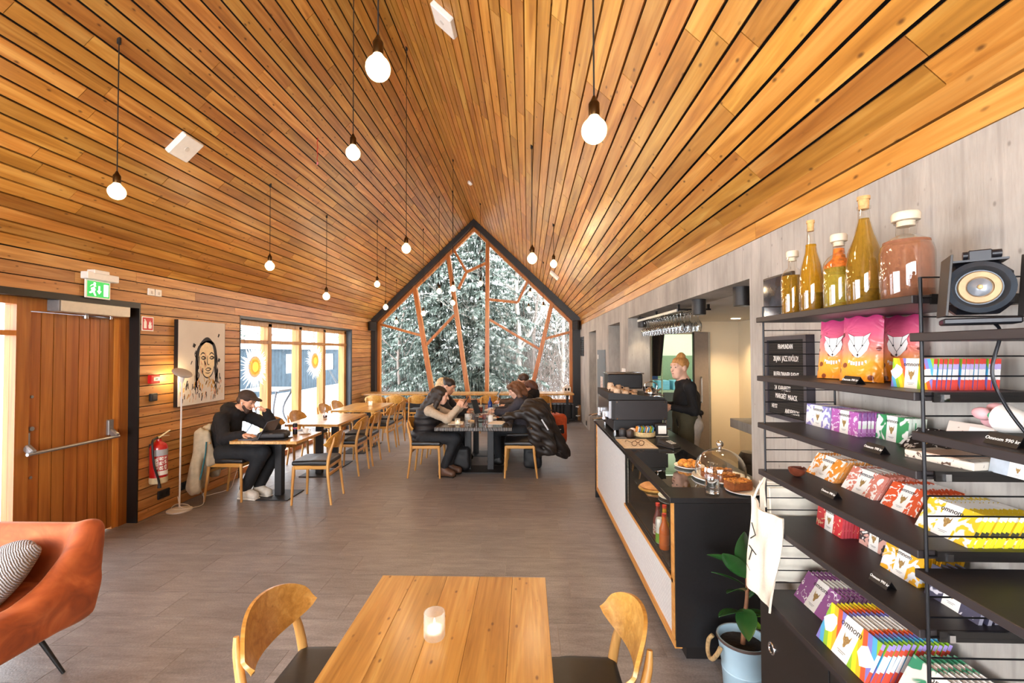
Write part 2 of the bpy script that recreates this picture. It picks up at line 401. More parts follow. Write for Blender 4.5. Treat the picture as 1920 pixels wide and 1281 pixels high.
def concrete():
    m, t, b = nt('board_formed_concrete'); L = t.links
    src = N(t, 'ShaderNodeNewGeometry').outputs['Position']
    def mp(s_):
        q = N(t, 'ShaderNodeMapping'); q.inputs['Scale'].default_value = s_; L.new(src, q.inputs[0]); return q.outputs[0]
    n1 = N(t, 'ShaderNodeTexNoise', Scale=1., Detail=6., Roughness=.6); L.new(mp((4, 4, 1.6)), n1.inputs['Vector'])
    n2 = N(t, 'ShaderNodeTexNoise', Scale=1., Detail=4.); L.new(mp((60, 60, 9)), n2.inputs['Vector'])
    n3 = N(t, 'ShaderNodeTexVoronoi', Scale=1.); L.new(mp((16, 16, 10)), n3.inputs['Vector'])
    c = ramp(t, n1.outputs['Fac'], [(.28, '8a847d'), (.5, 'a39c94'), (.72, 'b8b0a7')])
    d = N(t, 'ShaderNodeMath', operation='MULTIPLY_ADD'); L.new(n2.outputs['Fac'], d.inputs[0]); d.inputs[1].default_value = .22; d.inputs[2].default_value = .88
    hs = N(t, 'ShaderNodeHueSaturation'); L.new(c, hs.inputs['Color']); L.new(d.outputs[0], hs.inputs['Value'])
    wv = N(t, 'ShaderNodeTexWave', Scale=1., Distortion=.3); wv.bands_direction = 'Y'; L.new(mp((2.9, 2.9, .0)), wv.inputs['Vector'])
    ln = N(t, 'ShaderNodeMapRange'); L.new(wv.outputs['Fac'], ln.inputs[0]); ln.inputs[1].default_value = 0; ln.inputs[2].default_value = .05; ln.inputs[3].default_value = .22; ln.inputs[4].default_value = 0
    pr = N(t, 'ShaderNodeMapRange'); L.new(n3.outputs['Distance'], pr.inputs[0]); pr.inputs[1].default_value = .04; pr.inputs[2].default_value = .10; pr.inputs[3].default_value = .55; pr.inputs[4].default_value = 0
    o = mixc(t, hs.outputs['Color'], '6a645f', ln.outputs[0]); o = mixc(t, o, '57504b', pr.outputs[0])
    L.new(o, b.inputs['Base Color']); b.inputs['Roughness'].default_value = .75
    bp = N(t, 'ShaderNodeBump', Strength=.25, Distance=.006); L.new(n2.outputs['Fac'], bp.inputs['Height']); L.new(bp.outputs['Normal'], b.inputs['Normal'])
    return m
M_CONC = concrete()
def tile_mat():
    m, t, b = nt('floor_tile'); L = t.links
    src = N(t, 'ShaderNodeNewGeometry').outputs['Position']; oi = N(t, 'ShaderNodeObjectInfo')
    mul = N(t, 'ShaderNodeVectorMath', operation='SCALE'); mul.inputs[0].default_value = (13., 29., 7.); L.new(oi.outputs['Random'], mul.inputs['Scale'])
    ad = N(t, 'ShaderNodeVectorMath', operation='ADD'); L.new(src, ad.inputs[0]); L.new(mul.outputs[0], ad.inputs[1])
    q = N(t, 'ShaderNodeMapping'); q.inputs['Scale'].default_value = (3, 14, 3); q.inputs['Rotation'].default_value = (0, 0, .25); L.new(ad.outputs[0], q.inputs[0])
    n1 = N(t, 'ShaderNodeTexNoise', Scale=1.3, Detail=6., Roughness=.65); L.new(q.outputs[0], n1.inputs['Vector'])
    n2 = N(t, 'ShaderNodeTexNoise', Scale=90., Detail=3.); L.new(src, n2.inputs['Vector'])
    c = ramp(t, n1.outputs['Fac'], [(.25, '6a6361'), (.5, '827a77'), (.78, '978f8a')])
    v = N(t, 'ShaderNodeMath', operation='MULTIPLY_ADD'); L.new(oi.outputs['Random'], v.inputs[0]); v.inputs[1].default_value = .16; v.inputs[2].default_value = .92
    v2 = N(t, 'ShaderNodeMath', operation='MULTIPLY_ADD'); L.new(n2.outputs['Fac'], v2.inputs[0]); v2.inputs[1].default_value = .8; v2.inputs[2].default_value = .6
    vm = N(t, 'ShaderNodeMath', operation='MULTIPLY'); L.new(v.outputs[0], vm.inputs[0]); L.new(v2.outputs[0], vm.inputs[1])
    hs = N(t, 'ShaderNodeHueSaturation'); L.new(c, hs.inputs['Color']); L.new(vm.outputs[0], hs.inputs['Value']); L.new(hs.outputs['Color'], b.inputs['Base Color'])
    r = N(t, 'ShaderNodeMapRange'); L.new(n1.outputs['Fac'], r.inputs[0]); r.inputs[3].default_value = .30; r.inputs[4].default_value = .5; L.new(r.outputs[0], b.inputs['Roughness'])
    bp = N(t, 'ShaderNodeBump', Strength=.2, Distance=.004); L.new(n2.outputs['Fac'], bp.inputs['Height']); L.new(bp.outputs['Normal'], b.inputs['Normal'])
    return m
M_TILE = tile_mat()
UNIT = G().box((0, 0, 0), (1, 1, 1)).mesh('plank', M_CEIL)
def unit(m, name):
    me = UNIT.copy(); me.name = name; me.materials.clear(); me.materials.append(m); return me
U_CEIL, U_WALLW, U_TILE, U_DOORW = unit(M_CEIL, 'ceiling_plank'), unit(M_WALLW, 'wall_plank'), unit(M_TILE, 'floor_tile'), unit(M_DOORW, 'door_plank')
def struct(o, label=None): o['kind'] = 'structure'; o['label'] = label if label else o.name; return o

# ================================================================ floor
fl_ = struct(G().bx(XL-.35, 3.6, REAR-.2, YE+.35, -.15, -.0016).obj('floor', mat('grout', '968d86', .8)), 'grey brown stone tile floor of the cafe')
TW, TD = .6, .3; ROW0 = 1.12; nt_ = 0; rest = G()
for r in range(0, 35):
    y0 = ROW0 + r*TD; off = (.23, .47, .08, .35)[r % 4]
    x = -4.15 - off
    while x < XR:
        x0, x1 = max(x, -4.15), min(x+TW, XR+.01); x += TW
        if x1-x0 < .03: continue
        if y0 < 8.7: link('tile', U_TILE, fl_, ((x0+x1)/2, y0+TD/2, -.006), (0, 0, 0), (x1-x0-.0035, TD-.003, .012))
        else: rest.bx(x0+.0015, x1-.0015, y0+.0015, min(y0+TD, YE+.1)-.0015, -.012, 0)
tag(rest.obj('tile_field', M_TILE, fl_), kind='stuff')
for (a, b, c, d) in ((-4.2, 3.2, REAR, ROW0), (XR, 3.2, ROW0, YE)): pass
G().bx(-4.2, XR, REAR, ROW0, -.012, 0).obj('tile_field', M_TILE, fl_); fl_.children[-1]['kind'] = 'stuff'
o = G().bx(XR+.01, 3.5, 2.0, YE, -.012, 0).obj('tile_field', M_TILE, fl_); o['kind'] = 'stuff'

# ================================================================ ceiling: two board-clad slopes
def slope(side):
    xe = XL if side < 0 else XR
    d = V((XM-xe, 0, ZM-EV)); Ls = d.length; d.normalize(); ang = math.atan2(d.z, d.x)
    nrm = V((0, 1, 0)).cross(d) if side < 0 else d.cross(V((0, 1, 0)))
    if nrm.z < 0: nrm = -nrm
    e = V((xe, 0, EV)); g = G()
    a, b = e+nrm*.03, V((XM, 0, ZM))+nrm*.03
    ext = .25
    v = [a-d*ext, b+d*.09, b+d*.09+nrm*.12, a-d*ext+nrm*.12]; v = [p+V((0, REAR, 0)) for p in v]+[p+V((0, YE+.3, 0)) for p in v]
    g.add(v, [(0,1,2,3),(7,6,5,4),(0,4,5,1),(1,5,6,2),(2,6,7,3),(3,7,4,0)])
    c = struct(g.obj('ceiling', M_DARK), 'left board-clad slope of the pitched wooden ceiling' if side < 0 else 'right board-clad slope of the pitched wooden ceiling')
    n = 34; pw = Ls/n; rnd = random.Random(11 if side < 0 else 23)
    behind = G()
    for i in range(n):
        p = e+d*((i+.5)*pw)+nrm*.011
        y = .25-rnd.random()*1.6
        while y < YE-.01:
            ln = rnd.choice((.95, 1.2, 1.5, 1.9)) + rnd.random()*.25
            y1 = min(y+ln, YE-.001)
            if YE-y1 < .4: y1 = YE-.001
            link('plank', U_CEIL, c, (p.x, (y+y1)/2, p.z), (0, -ang, 0), (pw-.0135, y1-y-.0045, .02)); y = y1
        q = e+d*((i+.5)*pw)+nrm*.011
    s_ = e+d*(Ls/2)+nrm*.012
    o = link('plank_field', U_CEIL, c, (s_.x, (REAR-1.4)/2+.0, s_.z), (0, -ang, 0), (Ls, abs(REAR+1.4), .018)); o['kind'] = 'stuff'
    return c
CE_L = slope(-1); CE_R = slope(1)

# ================================================================ left wall: larch boards, door and glazing cut out
OPEN_L = [(-.9, 2.0, .1, 2.222), (2.3, 4.51, -.1, 2.222), (6.14, 10.12, -.1, 2.222)]
def cut_boxes(g, x0, x1, y0, y1, z0, z1, ops):
    ys = sorted({y0, y1, *[o_[0] for o_ in ops], *[o_[1] for o_ in ops]})
    for a, b in zip(ys, ys[1:]):
        o_ = [q for q in ops if q[0] <= a+1e-6 and q[1] >= b-1e-6]
        if not o_: g.bx(x0, x1, a, b, z0, z1)
        else:
            if o_[0][2] > z0+.01: g.bx(x0, x1, a, b, z0, o_[0][2])
            if o_[0][3] < z1-.01: g.bx(x0, x1, a, b, o_[0][3], z1)
g = G(); cut_boxes(g, XL-.30, XL-.024, REAR, YE+.25, -.1, EV, OPEN_L)
wl = struct(g.obj('wall_left', M_DARK), 'left wall clad in horizontal larch boards')
rnd = random.Random(5); NR = 24; ph = EV/NR
for i in range(NR):
    z0, z1 = i*ph, (i+1)*ph; zc = (z0+z1)/2
    segs = [(1.0, YE)]
    for (a, b, c, d) in OPEN_L:
        if c < zc < d: segs = [s2 for (s, e) in segs for s2 in ((s, min(e, a)), (max(s, b), e)) if s2[1]-s2[0] > .02]
    w0 = .0085 if i % 2 else .0095
    for s, e in segs:
        y = s
        while y < e-1e-6:
            ln = rnd.choice((.9, 1.4, 1.9, 2.4))+rnd.random()*.5; y1 = min(y+ln, e)
            if e-y1 < .25: y1 = e
            link('plank', U_WALLW, wl, (XL-.012, (y+y1)/2, zc), (0, 0, 0), (.024, y1-y-.002, ph-w0)); y = y1

# ================================================================ right wall: board-formed concrete
BAR = (2.733, 5.995, 0, 2.145)
OPEN_R = [BAR, (6.526, 7.447, 0, 2.13), (8.776, 9.765, 0, 2.117)]
g = G(); cut_boxes(g, XR, XR+.28, REAR, YE, 0, 2.357, OPEN_R)
wr = struct(g.obj('wall_right', M_CONC), 'board-formed grey concrete wall along the bar side')
rnd = random.Random(9)
for (za, zb, dx) in ((2.359, 2.452, 0.), (2.462, 2.556, 0.)):
    y = .2
    while y < YE:
        y1 = min(y+rnd.choice((1.6, 2.2, 2.8))+rnd.random()*.4, YE)
        link('plank', U_CEIL, wr, (XR+.006+dx, (y+y1)/2, (za+zb)/2), (0, 0, 0), (.02, y1-y-.002, zb-za)); y = y1
G().bx(XR+.02, XR+.28, REAR, YE+.2, 2.357, 2.62).obj('backing', M_DARK, wr)
# recesses behind the two doorways
M_PANEL = mat('grey_door_leaf', '6d675f', .6, var=.1, scale=6)
for (a, b, c, d) in OPEN_R[1:]:
    G().bx(XR+.281, XR+.33, a-.05, b+.05, 0, d+.05).obj('door_leaf', M_PANEL, wr)

# ================================================================ far wall: sill, steel frame and the gable window
wf = struct(G().bx(XL-.3, XR+.3, YE, YE+.3, -.1, .40).obj('wall_far', M_BLACK), 'dark sill wall under the gable window')
GX0, GX1, GE, GZ = XL, 1.238, 2.515, 5.05
def ring(outer, inner, y0, y1, name, m, parent=None):
    n = len(outer); v = [(x, y0, z) for x, z in outer]+[(x, y0, z) for x, z in inner]+[(x, y1, z) for x, z in outer]+[(x, y1, z) for x, z in inner]; f = []
    for k in range(n):
        k2 = (k+1) % n
        f += [(k, k2, n+k2, n+k), (2*n+k, 3*n+k, 3*n+k2, 2*n+k2), (k, 2*n+k, 2*n+k2, k2), (n+k, n+k2, 3*n+k2, 3*n+k)]
    return mkmesh(name, v, f, m, parent)
def gable(i, zb, dz=1.0): return [(GX0+i, zb), (GX0+i, GE-i*.42), (-1.358, GZ-i*1.42), (GX1-i, GE-i*.42), (GX1-i, zb)]
tr = struct(ring([(XL-.05, .38), (XL-.05, EV), (XM, ZM+.05), (XR+.06, EV+.03), (XR+.06, .38)], gable(.105, .42), YE-.002, YE+.27, 'trim_1', M_BLACK), 'black steel surround of the gable window')
st = struct(G().bx(1.238, XR, YE-.001, YE+.2, 0, 2.6).obj('trim_2', M_WALLW), 'narrow wooden strip beside the gable window')
G().bx(GX0, GX1, YE+.27, YE+.3, 5.05, 5.4).obj('header', M_BLACK, tr)
gw = struct(ring(gable(.105, .42), gable(.175, .50), YE+.17, YE+.29, 'window_1', M_FRAME), 'gable window with slanting wooden mullions')
YG = YE+.22
def bar(p, q, w_, d_, nm='mullion'):
    p, q = V((p[0], 0, p[1])), V((q[0], 0, q[1])); L_ = (q-p).length; a = math.atan2(q.z-p.z, q.x-p.x); c = (p+q)/2
    o = G().box((0, 0, 0), (L_, d_, w_), bev=.006).obj(nm, M_FRAME, gw); o.location = (c.x, YG+.01, c.z); o.rotation_euler = (0, -a, 0)
bar((-2.905, 3.42), (-2.405, .45), .105, .16); bar((-2.045, 4.29), (-1.498, .45), .10, .16); bar((-1.01, 4.67), (-1.042, .45), .095, .16); bar((.64, 2.99), (.028, .45), .10, .16)
for p, q in (((-3.80, 2.43), (-2.74, 2.135)), ((-2.60, 1.89), (-1.87, 2.655)), ((-1.90, 4.365), (-1.556, 3.758)), ((-1.556, 3.758), (-1.05, 3.985)), ((-1.556, 3.758), (-1.765, 3.32)),
             ((-.97, 3.045), (-.246, 2.967)), ((-.246, 2.967), (.02, 3.52)), ((-.97, 2.533), (.31, 1.765)), ((.46, 2.035), (1.09, 2.206))): bar(p, q, .062, .10, 'glazing_bar')
fr_ = dict(lb=(-3.79, .48), le=(-3.79, 2.45), ap=(-1.358, 4.82), re=(1.08, 2.45), rb=(1.08, .48))
cells = [[fr_['le'], (-2.92, 3.29), (-2.745, 2.135), (-3.79, 2.427)], [(-3.79, 2.427), (-2.745, 2.135), (-2.41, .48), fr_['lb']],
         [(-2.92, 3.29), (-2.06, 4.14), (-1.88, 2.645), (-2.6, 1.89), (-2.745, 2.135)], [(-2.6, 1.89), (-1.88, 2.645), (-1.5, .48), (-2.41, .48)],
         [(-1.9, 4.29), (-1.358, 4.82), (-1.01, 4.48), (-1.03, 3.985), (-1.556, 3.758)], [(-2.04, 4.16), (-1.9, 4.29), (-1.556, 3.758), (-1.765, 3.32), (-1.95, 3.6)],
         [(-1.556, 3.758), (-1.03, 3.985), (-1.04, .48), (-1.5, .48), (-1.88, 2.645), (-1.765, 3.32)],
         [(-1.01, 4.48), (.02, 3.48), (-.246, 2.967), (-1.02, 3.04)], [(-1.02, 3.04), (-.246, 2.967), (.02, 3.48), (.62, 2.9), (.32, 1.76), (-1.03, 2.55)],
         [(-1.03, 2.55), (.32, 1.76), (.035, .48), (-1.04, .48)], [(.62, 2.9), fr_['re'], (1.08, 2.205), (.45, 2.03)], [(.45, 2.03), (1.08, 2.205), fr_['rb'], (.035, .48), (.32, 1.76)]]
for c in cells: G().prism(c, (0, .006, 0), (0, YG+.02, 0)).obj('pane', M_PANE, gw)

# ================================================================ left glazing (four lights with transoms)
XW = -4.10; M_PINE = wood('pine_frame', '96622a', 'b27e3e', 'c4944e', 'Z', .4, .3, .1)
lw = struct(G().bx(XW-.05, XW+.05, 6.02, 10.12, .0, .08).obj('window_2', M_FRAME), 'side window of four tall lights with transoms')
for y in (6.19, 7.03, 7.99, 8.955, 9.99): G().bx(XW-.085, XW+.05, y-.05, y+.055, .08, 2.17, .006).obj('mullion', M_PINE, lw)
G().bx(XW-.05, XW+.05, 6.14, 10.05, 2.11, 2.19, .006).obj('head_rail', M_PINE, lw); G().bx(XW-.05, XW+.055, 6.14, 10.05, 1.845, 1.90, .006).obj('transom', M_PINE, lw)
ys = (6.19, 7.03, 7.99, 8.955, 9.99)
for a, b in zip(ys, ys[1:]):
    for z0, z1 in ((.08, 1.85), (1.895, 2.12)): G().bx(XW-.005, XW+.001, a+.05, b-.05, z0, z1).obj('pane', M_PANE, lw)
M_REVEAL = mat('blue_grey_steel', '3c4650', .45, .1, var=.1, scale=6)
struct(G().bx(XL-.21, XL+.004, 10.045, 10.125, 0, 2.19).obj('trim_3', M_REVEAL), 'blue grey steel reveal at the far end of the side window')
struct(G().bx(XL-.21, XL+.004, 6.12, 10.125, 2.19, 2.226).obj('trim_4', M_BLACK), 'black steel lintel over the side window')
struct(G().bx(XL-.21, XL+.004, 6.12, 6.14, 0, 2.19).obj('trim_5', M_BLACK), 'black steel reveal at the near end of the side window')
# side window behind the photographer (daylight only)
w3 = struct(G().bx(XW-.04, XW+.04, -.9, 2.0, .1, .18).obj('window_3', M_FRAME), 'window in the left wall behind the photographer')
G().bx(XW-.005, XW+.001, -.9, 2.0, .18, 2.2).obj('pane', M_PANE, w3)
# ================================================================ rear wall with its window
g = G(); cut = [(-3.6, .95, .5, 2.9)]
g.bx(XL-.3, -3.6, REAR-.2, REAR, -.1, 3.2); g.bx(.95, XR+.3, REAR-.2, REAR, -.1, 3.2); g.bx(-3.6, .95, REAR-.2, REAR, -.1, .5); g.bx(-3.6, .95, REAR-.2, REAR, 2.9, 3.2)
g.prism([(XL-.3, 3.2), (XM, 5.4), (XR+.3, 3.2)], (0, .2, 0), (0, REAR-.2, 0)); struct(g.obj('wall_rear', M_WALLW), 'rear wall behind the photographer')
w4 = struct(G().bx(-3.6, .95, REAR-.12, REAR-.04, .5, .58).obj('window_4', M_FRAME), 'window in the rear wall')
for x in (-3.56, -2.45, -1.33, -.2, .91): G().bx(x-.04, x+.04, REAR-.12, REAR-.04, .5, 2.9).obj('mullion', M_FRAME, w4)
G().bx(-3.6, .95, REAR-.09, REAR-.084, .5, 2.9).obj('pane', M_PANE, w4)

# ================================================================ entrance door with side light
XD = -4.10
dr = struct(G().bx(XD-.03, XD+.012, 3.575, 4.345, .02, 2.06).obj('door_1', M_DARK), 'varnished plank entrance door with a push bar')
edges = [3.577, 3.676, 3.776, 3.882, 3.998, 4.101, 4.198, 4.296, 4.345]
for a, b in zip(edges, edges[1:]): link('plank', U_DOORW, dr, (XD+.012, (a+b)/2, 1.04), (0, 0, 0), (.03, b-a-.007, 2.04))
fg = struct(G().bx(XD-.05, XD+.05, 3.47, 3.572, 0, 2.19).bx(XD-.05, XD+.05, 3.572, 4.40, 2.065, 2.19).bx(XD-.04, XD+.045, 4.40, 4.50, 0, 2.19).obj('trim_6', M_DOORW), 'hardwood frame of the entrance door')
G().bx(XD-.04, XD+.03, 4.348, 4.40, 0, 2.065).obj('rebate', wood('pale_rebate', 'b0641f', 'c87f34', 'd69448', 'Z', .4, 0, .1), fg)
w5 = struct(G().bx(XD-.05, XD+.05, 2.3, 3.47, 0, .1).bx(XD-.05, XD+.05, 2.3, 3.47, 1.86, 1.90).bx(XD-.05, XD+.05, 2.3, 3.47, 2.11, 2.19).obj('window_5', M_FRAME), 'glazed side light beside the entrance door')
G().bx(XD-.005, XD, 2.3, 3.47, .1, 1.86).obj('pane', M_PANE, w5); G().bx(XD-.005, XD, 2.3, 3.47, 1.90, 2.11).obj('pane', M_PANE, w5)
struct(G().bx(XL-.21, XL+.004, 4.497, 4.512, 0, 2.17).obj('trim_7', M_BLACK), 'black steel reveal beside the entrance door')
struct(G().bx(XL-.21, XL+.004, 2.3, 4.512, 2.17, 2.226).obj('trim_8', M_BLACK), 'black steel lintel over the entrance door')
pb = empty('push_bar', (XD+.03, 3.93, .9), 0, None, None); pb.parent = dr
for y, z in ((3.56, 1.0), (4.31, 1.0)):
    G().bx(XD+.02, XD+.05, y-.03, y+.03, z-.08, z+.07, .006).box((XD+.075, y, z-.065), (.085, .045, .055), Euler((0, .7, 0)), .01).obj('bracket', M_ALU, dr)
G().tube([(XD+.10, 3.52, .905), (XD+.10, 4.34, .905)], .014, 12).obj('bar', M_ALU, dr, 40)
G().cyl((XD+.02, 3.60, 1.10), (XD+.05, 3.60, 1.10), .018).obj('lock', M_ALU, dr, 40)
for z in (1.36, .70): G().cyl((XD+.02, 3.61, z), (XD+.034, 3.61, z), .012).obj('screw_cap', M_ALU, dr, 40)
bpy.data.objects.remove(pb)
dc = empty('door_closer', (XL-.08, 4.05, 2.12), 0, 'long aluminium automatic door operator above the entrance door', 'door closer')
o = G().bx(-.09, .085, -.335, .345, -.048, .052, .006).obj('housing', mat('operator_aluminium', 'c9c2b4', .42, .3, var=.05), dc)
G().bx(-.085, .086, -.352, -.333, -.046, .05, .004).obj('end_cap', mat('operator_cap', '6d6a6a', .5), dc)
G().tube([(-.03, .02, -.06), (.0, .12, -.075), (-.02, .24, -.06)], .007, 8).cyl((-.03, 0, -.05), (-.03, 0, -.085), .02).cyl((-.02, .24, -.04), (-.02, .24, -.075), .014).obj('arm', M_STEEL, dc, 40)

# ================================================================ bar room and kitchen behind the right wall
M_CREAM = mat('cream_paint', 'e6d6bb', .7, var=.03, scale=3); M_SOFFIT = mat('soffit_paint', 'c9c5c2', .7, var=.03, scale=3)
YB = 6.8
g = G(); g.bx(1.595, 1.84, YB, YB+.12, 0, 2.2); g.bx(1.84, 2.62, YB, YB+.12, 1.965, 2.2); g.bx(2.62, 3.5, YB, YB+.12, 0, 2.2)
struct(g.obj('wall_bar', M_CREAM), 'cream painted back wall of the bar')
struct(G().bx(3.1, 3.2, 2.0, YB, 0, 2.2).obj('wall_bar_side', M_CREAM), 'cream side wall of the bar')
struct(G().bx(1.595, 3.2, 1.9, 2.0, 0, 2.2).obj('wall_bar_near', M_CREAM), 'near end wall of the bar room')
struct(G().bx(XR+.002, 3.2, 2.0, YB+.1, 2.146, 2.25).obj('ceiling_bar', M_SOFFIT), 'low pale ceiling over the bar')
kg = mat('kitchen_green_board', '7f9176', .5, var=.08, scale=60); kw = mat('kitchen_white', 'dfe6d2', .6, var=.03)
struct(G().bx(1.6, 3.9, 9.2, 9.3, 1.62, 2.5).bx(1.6, 1.7, YB+.13, 9.2, 0, 2.5).bx(3.8, 3.9, YB+.13, 9.2, 0, 2.5).bx(1.6, 3.9, YB+.13, 9.3, 2.5, 2.6).bx(1.6, 3.9, YB+.121, YB+.13, 2.2, 2.5).obj('wall_kitchen', kw), 'white upper walls of the kitchen')
struct(G().bx(1.7, 3.8, 9.18, 9.21, 0, 1.62).obj('wall_kitchen_lower', kg), 'green splashback board on the kitchen wall')
# sliding kitchen door, half open
d2 = struct(G().bx(2.44, 2.645, YB-.045, YB-.005, .02, 1.99, .004).obj('door_2', mat('taupe_sliding_door', '7e726c', .5, var=.05)), 'taupe sliding door to the kitchen, half open')
G().tube(cr([(2.53, YB-.05, 1.33), (2.53, YB-.085, 1.33), (2.53, YB-.085, 1.30), (2.53, YB-.085, 1.0), (2.53, YB-.085, .97), (2.53, YB-.05, .97)], 4), .009, 8).obj('handle', M_STEEL, d2, 40)
G().bx(2.425, 2.442, YB-.047, YB-.004, .02, 1.99).obj('seal', M_BLACK, d2)
G().bx(2.645, 2.68, YB-.03, YB, 0, 1.99).obj('edge_trim', M_ALU, d2)
# ================================================================ outdoors: snow, spruces, bare trees, dark shed
M_SNOW = mat('snow', 'f2f4f8', .8, var=.05, scale=2)
def ground(x, y):
    if x < -4.3 and y < 34: k = min(1, (-x-4.3)/5); return -.12+.24*k+.03*mnoise.noise(V((x*.5, y*.5, 3)))+max(0, -x-11)*.05
    return -.28+max(0, y-15)*.06+.12*mnoise.noise(V((x*.25, y*.25, 3)))
g = G(); g.grid(lambda a, b: V((-34+62*a, -12+58*b, ground(-34+62*a, -12+58*b) if (-34+62*a < -4.6 or -12+58*b > 12.2) else -.5)), 62, 58)
struct(g.obj('ground', M_SNOW, None, 180), 'snow covered ground outside the windows')
def needle_mat(name, dark, light):
    m, t, b = nt(name); src = N(t, 'ShaderNodeNewGeometry').outputs['Position']
    n1 = N(t, 'ShaderNodeTexNoise', Scale=7., Detail=3.); t.links.new(src, n1.inputs['Vector'])
    t.links.new(ramp(t, n1.outputs['Fac'], [(.35, dark), (.55, light), (.66, 'cfd3cd')]), b.inputs['Base Color']); b.inputs['Roughness'].default_value = .7; return m
M_NEED = needle_mat('spruce_needles', '3a473f', '6f7d72'); M_BARK = mat('spruce_bark', '4a3d35', .9, var=.3, scale=14)
M_BIRCH = mat('pale_bark', 'b8b0a6', .8, var=.35, scale=9); M_TWIG = mat('bare_twigs', '84776e', .85, var=.3, scale=3)
def spruce(x, y, h, seed, label, spread=.24, z0=None):
    r = random.Random(seed); zb = ground(x, y); t = empty('spruce_tree', (x, y, zb), 0, label, 'tree', 'spruces beyond the gable window')
    G().tube([(0, 0, -.3), (.05, 0, h*.5), (0, .03, h*.97)], [.17*h/9, .10*h/9, .015], 8).obj('trunk', M_BARK, t, 60)
    v = []; f = []
    z = h*.07
    while z < h*.985:
        R_ = spread*h*(1-z/h)**.75+.12; nb = 6 if z < h*.8 else 5; a0 = r.random()*6
        for k in range(nb):
            a = a0+2*pi*k/nb+r.uniform(-.3, .3); Rb = R_*r.uniform(.7, 1.1); dx, dy = cos(a), sin(a); droop = .30*Rb
            ns = max(5, int(Rb*11))
            for s in range(ns):
                u = (s+.6)/ns; px, py, pz = dx*Rb*u, dy*Rb*u, z-droop*u*u+.10*Rb*u
                wd = .36*Rb*(1-u*.6)+.07
                for sd in (-1, 1):
                    aa = a+sd*r.uniform(.5, 1.15); L_ = wd*r.uniform(.6, 1.1)*.62; q = V((px, py, pz)); e = q+V((cos(aa)*L_, sin(aa)*L_, -L_*r.uniform(.25, .9)))
                    sw = V((-sin(aa), cos(aa), r.uniform(-.4, .4)))*.045; m_ = (q+e)/2
                    i = len(v); v += [q, m_+sw, e, m_-sw+V((0, 0, -.05))]; f.append((i, i+1, i+2, i+3))
                    e2 = m_+V((r.uniform(-.05, .05), r.uniform(-.05, .05), -L_*.8)); i = len(v); v += [q+sw*.3, m_+sw*.8, e2, m_-sw*.8]; f.append((i, i+1, i+2, i+3))
        z += .20+.10*r.random()
    tag(mkmesh('foliage', v, f, M_NEED, t), kind='stuff'); return t
spruce(-3.1, 15.6, 8.6, 1, 'broad blue green spruce left behind the gable window', .27)
spruce(-1.55, 14.9, 9.6, 2, 'tall spruce nearest behind the middle of the gable window', .23)
spruce(-5.3, 18.6, 8.4, 3, 'spruce farther off at the left edge of the gable window', .26)
spruce(-.2, 21.5, 10.5, 4, 'dark spruce far behind the middle mullion', .22)
spruce(2.6, 26.0, 9.5, 5, 'distant spruce at the right side of the gable window', .24)
spruce(-9.4, 27.0, 9.0, 6, 'distant spruce beyond the corner of the building', .26); spruce(-15.5, 22.0, 6.5, 7, 'spruce behind the shed outside the side window', .26)
def bare_tree(x, y, h, seed, label, lean=(0, 0), r0=.11, m=None, nm='bare_tree', grp='bare trees beyond the windows', depth=4):
    r = random.Random(seed); zb = ground(x, y); t = empty(nm, (x, y, zb), 0, label, 'tree', grp); trunk = G(); br = G()
    def grow(p, d, L_, rad, dep):
        pts = [p]; dd = d.copy(); n = 5
        for i in range(n):
            dd = (dd+V((r.uniform(-.16, .16), r.uniform(-.16, .16), r.uniform(-.02, .14)))).normalized(); pts.append(pts[-1]+dd*(L_/n))
        (trunk if dep == depth else br).tube(pts, [rad*(1-.55*i/n) for i in range(n+1)], 7 if dep == depth else 4 if dep > 1 else 3, dep == depth)
        if dep == 0: return
        k = 9 if dep == depth else 5 if dep > 1 else 4
        for _ in range(k):
            u = r.uniform(.28, 1) if dep == depth else r.uniform(.15, 1); i = min(int(u*n), n-1); q = pts[i].lerp(pts[i+1], u*n-i)
            a = r.uniform(0, 2*pi); s = r.uniform(.5, 1.05); X, Y, Z = frame_from(pts[i+1]-pts[i]); nd = (Z*cos(s)+(X*cos(a)+Y*sin(a))*sin(s)).normalized()
            grow(q, nd, L_*r.uniform(.38, .6), max(rad*(1-.5*u)*.42, .0045), dep-1)
    grow(V((0, 0, -.2)), V((lean[0], lean[1], 1)).normalized(), h, r0, depth)
    trunk.obj('trunk', m or M_BIRCH, t, 60); tag(br.obj('branches', m or M_BIRCH, t), kind='stuff'); return t
bare_tree(-.35, 15.4, 6.8, 11, 'pale trunked bare tree right of the middle mullion', (.05, 0), .12)
bare_tree(.95, 15.2, 4.6, 12, 'pale bare tree leaning right behind the right-hand lights', (.22, .05), .085)
bare_tree(2.2, 17.6, 6.2, 13, 'tall bare tree behind the right edge of the gable window', (-.12, 0), .09)
bare_tree(.4, 19.5, 6.6, 14, 'thin bare tree behind the pale trunked one', (0, 0), .08, M_TWIG)
bare_tree(-4.4, 15.5, 4.4, 15, 'small bare tree at the left edge of the gable window', (-.1, 0), .06, M_TWIG, depth=3)
for i, (x, y, h) in enumerate(((-13.0, 20.0, 6.0), (-14.0, 25.0, 7), (-14.0, 30.0, 7), (-12.5, 16.5, 6))):
    bare_tree(x, y, h, 30+i, ('bare tree over the left end of the shed', 'bare tree above the middle of the shed', 'bare tree above the far end of the shed', 'bare tree farthest left outside the side window')[i], (0, 0), .10, M_TWIG, depth=3)
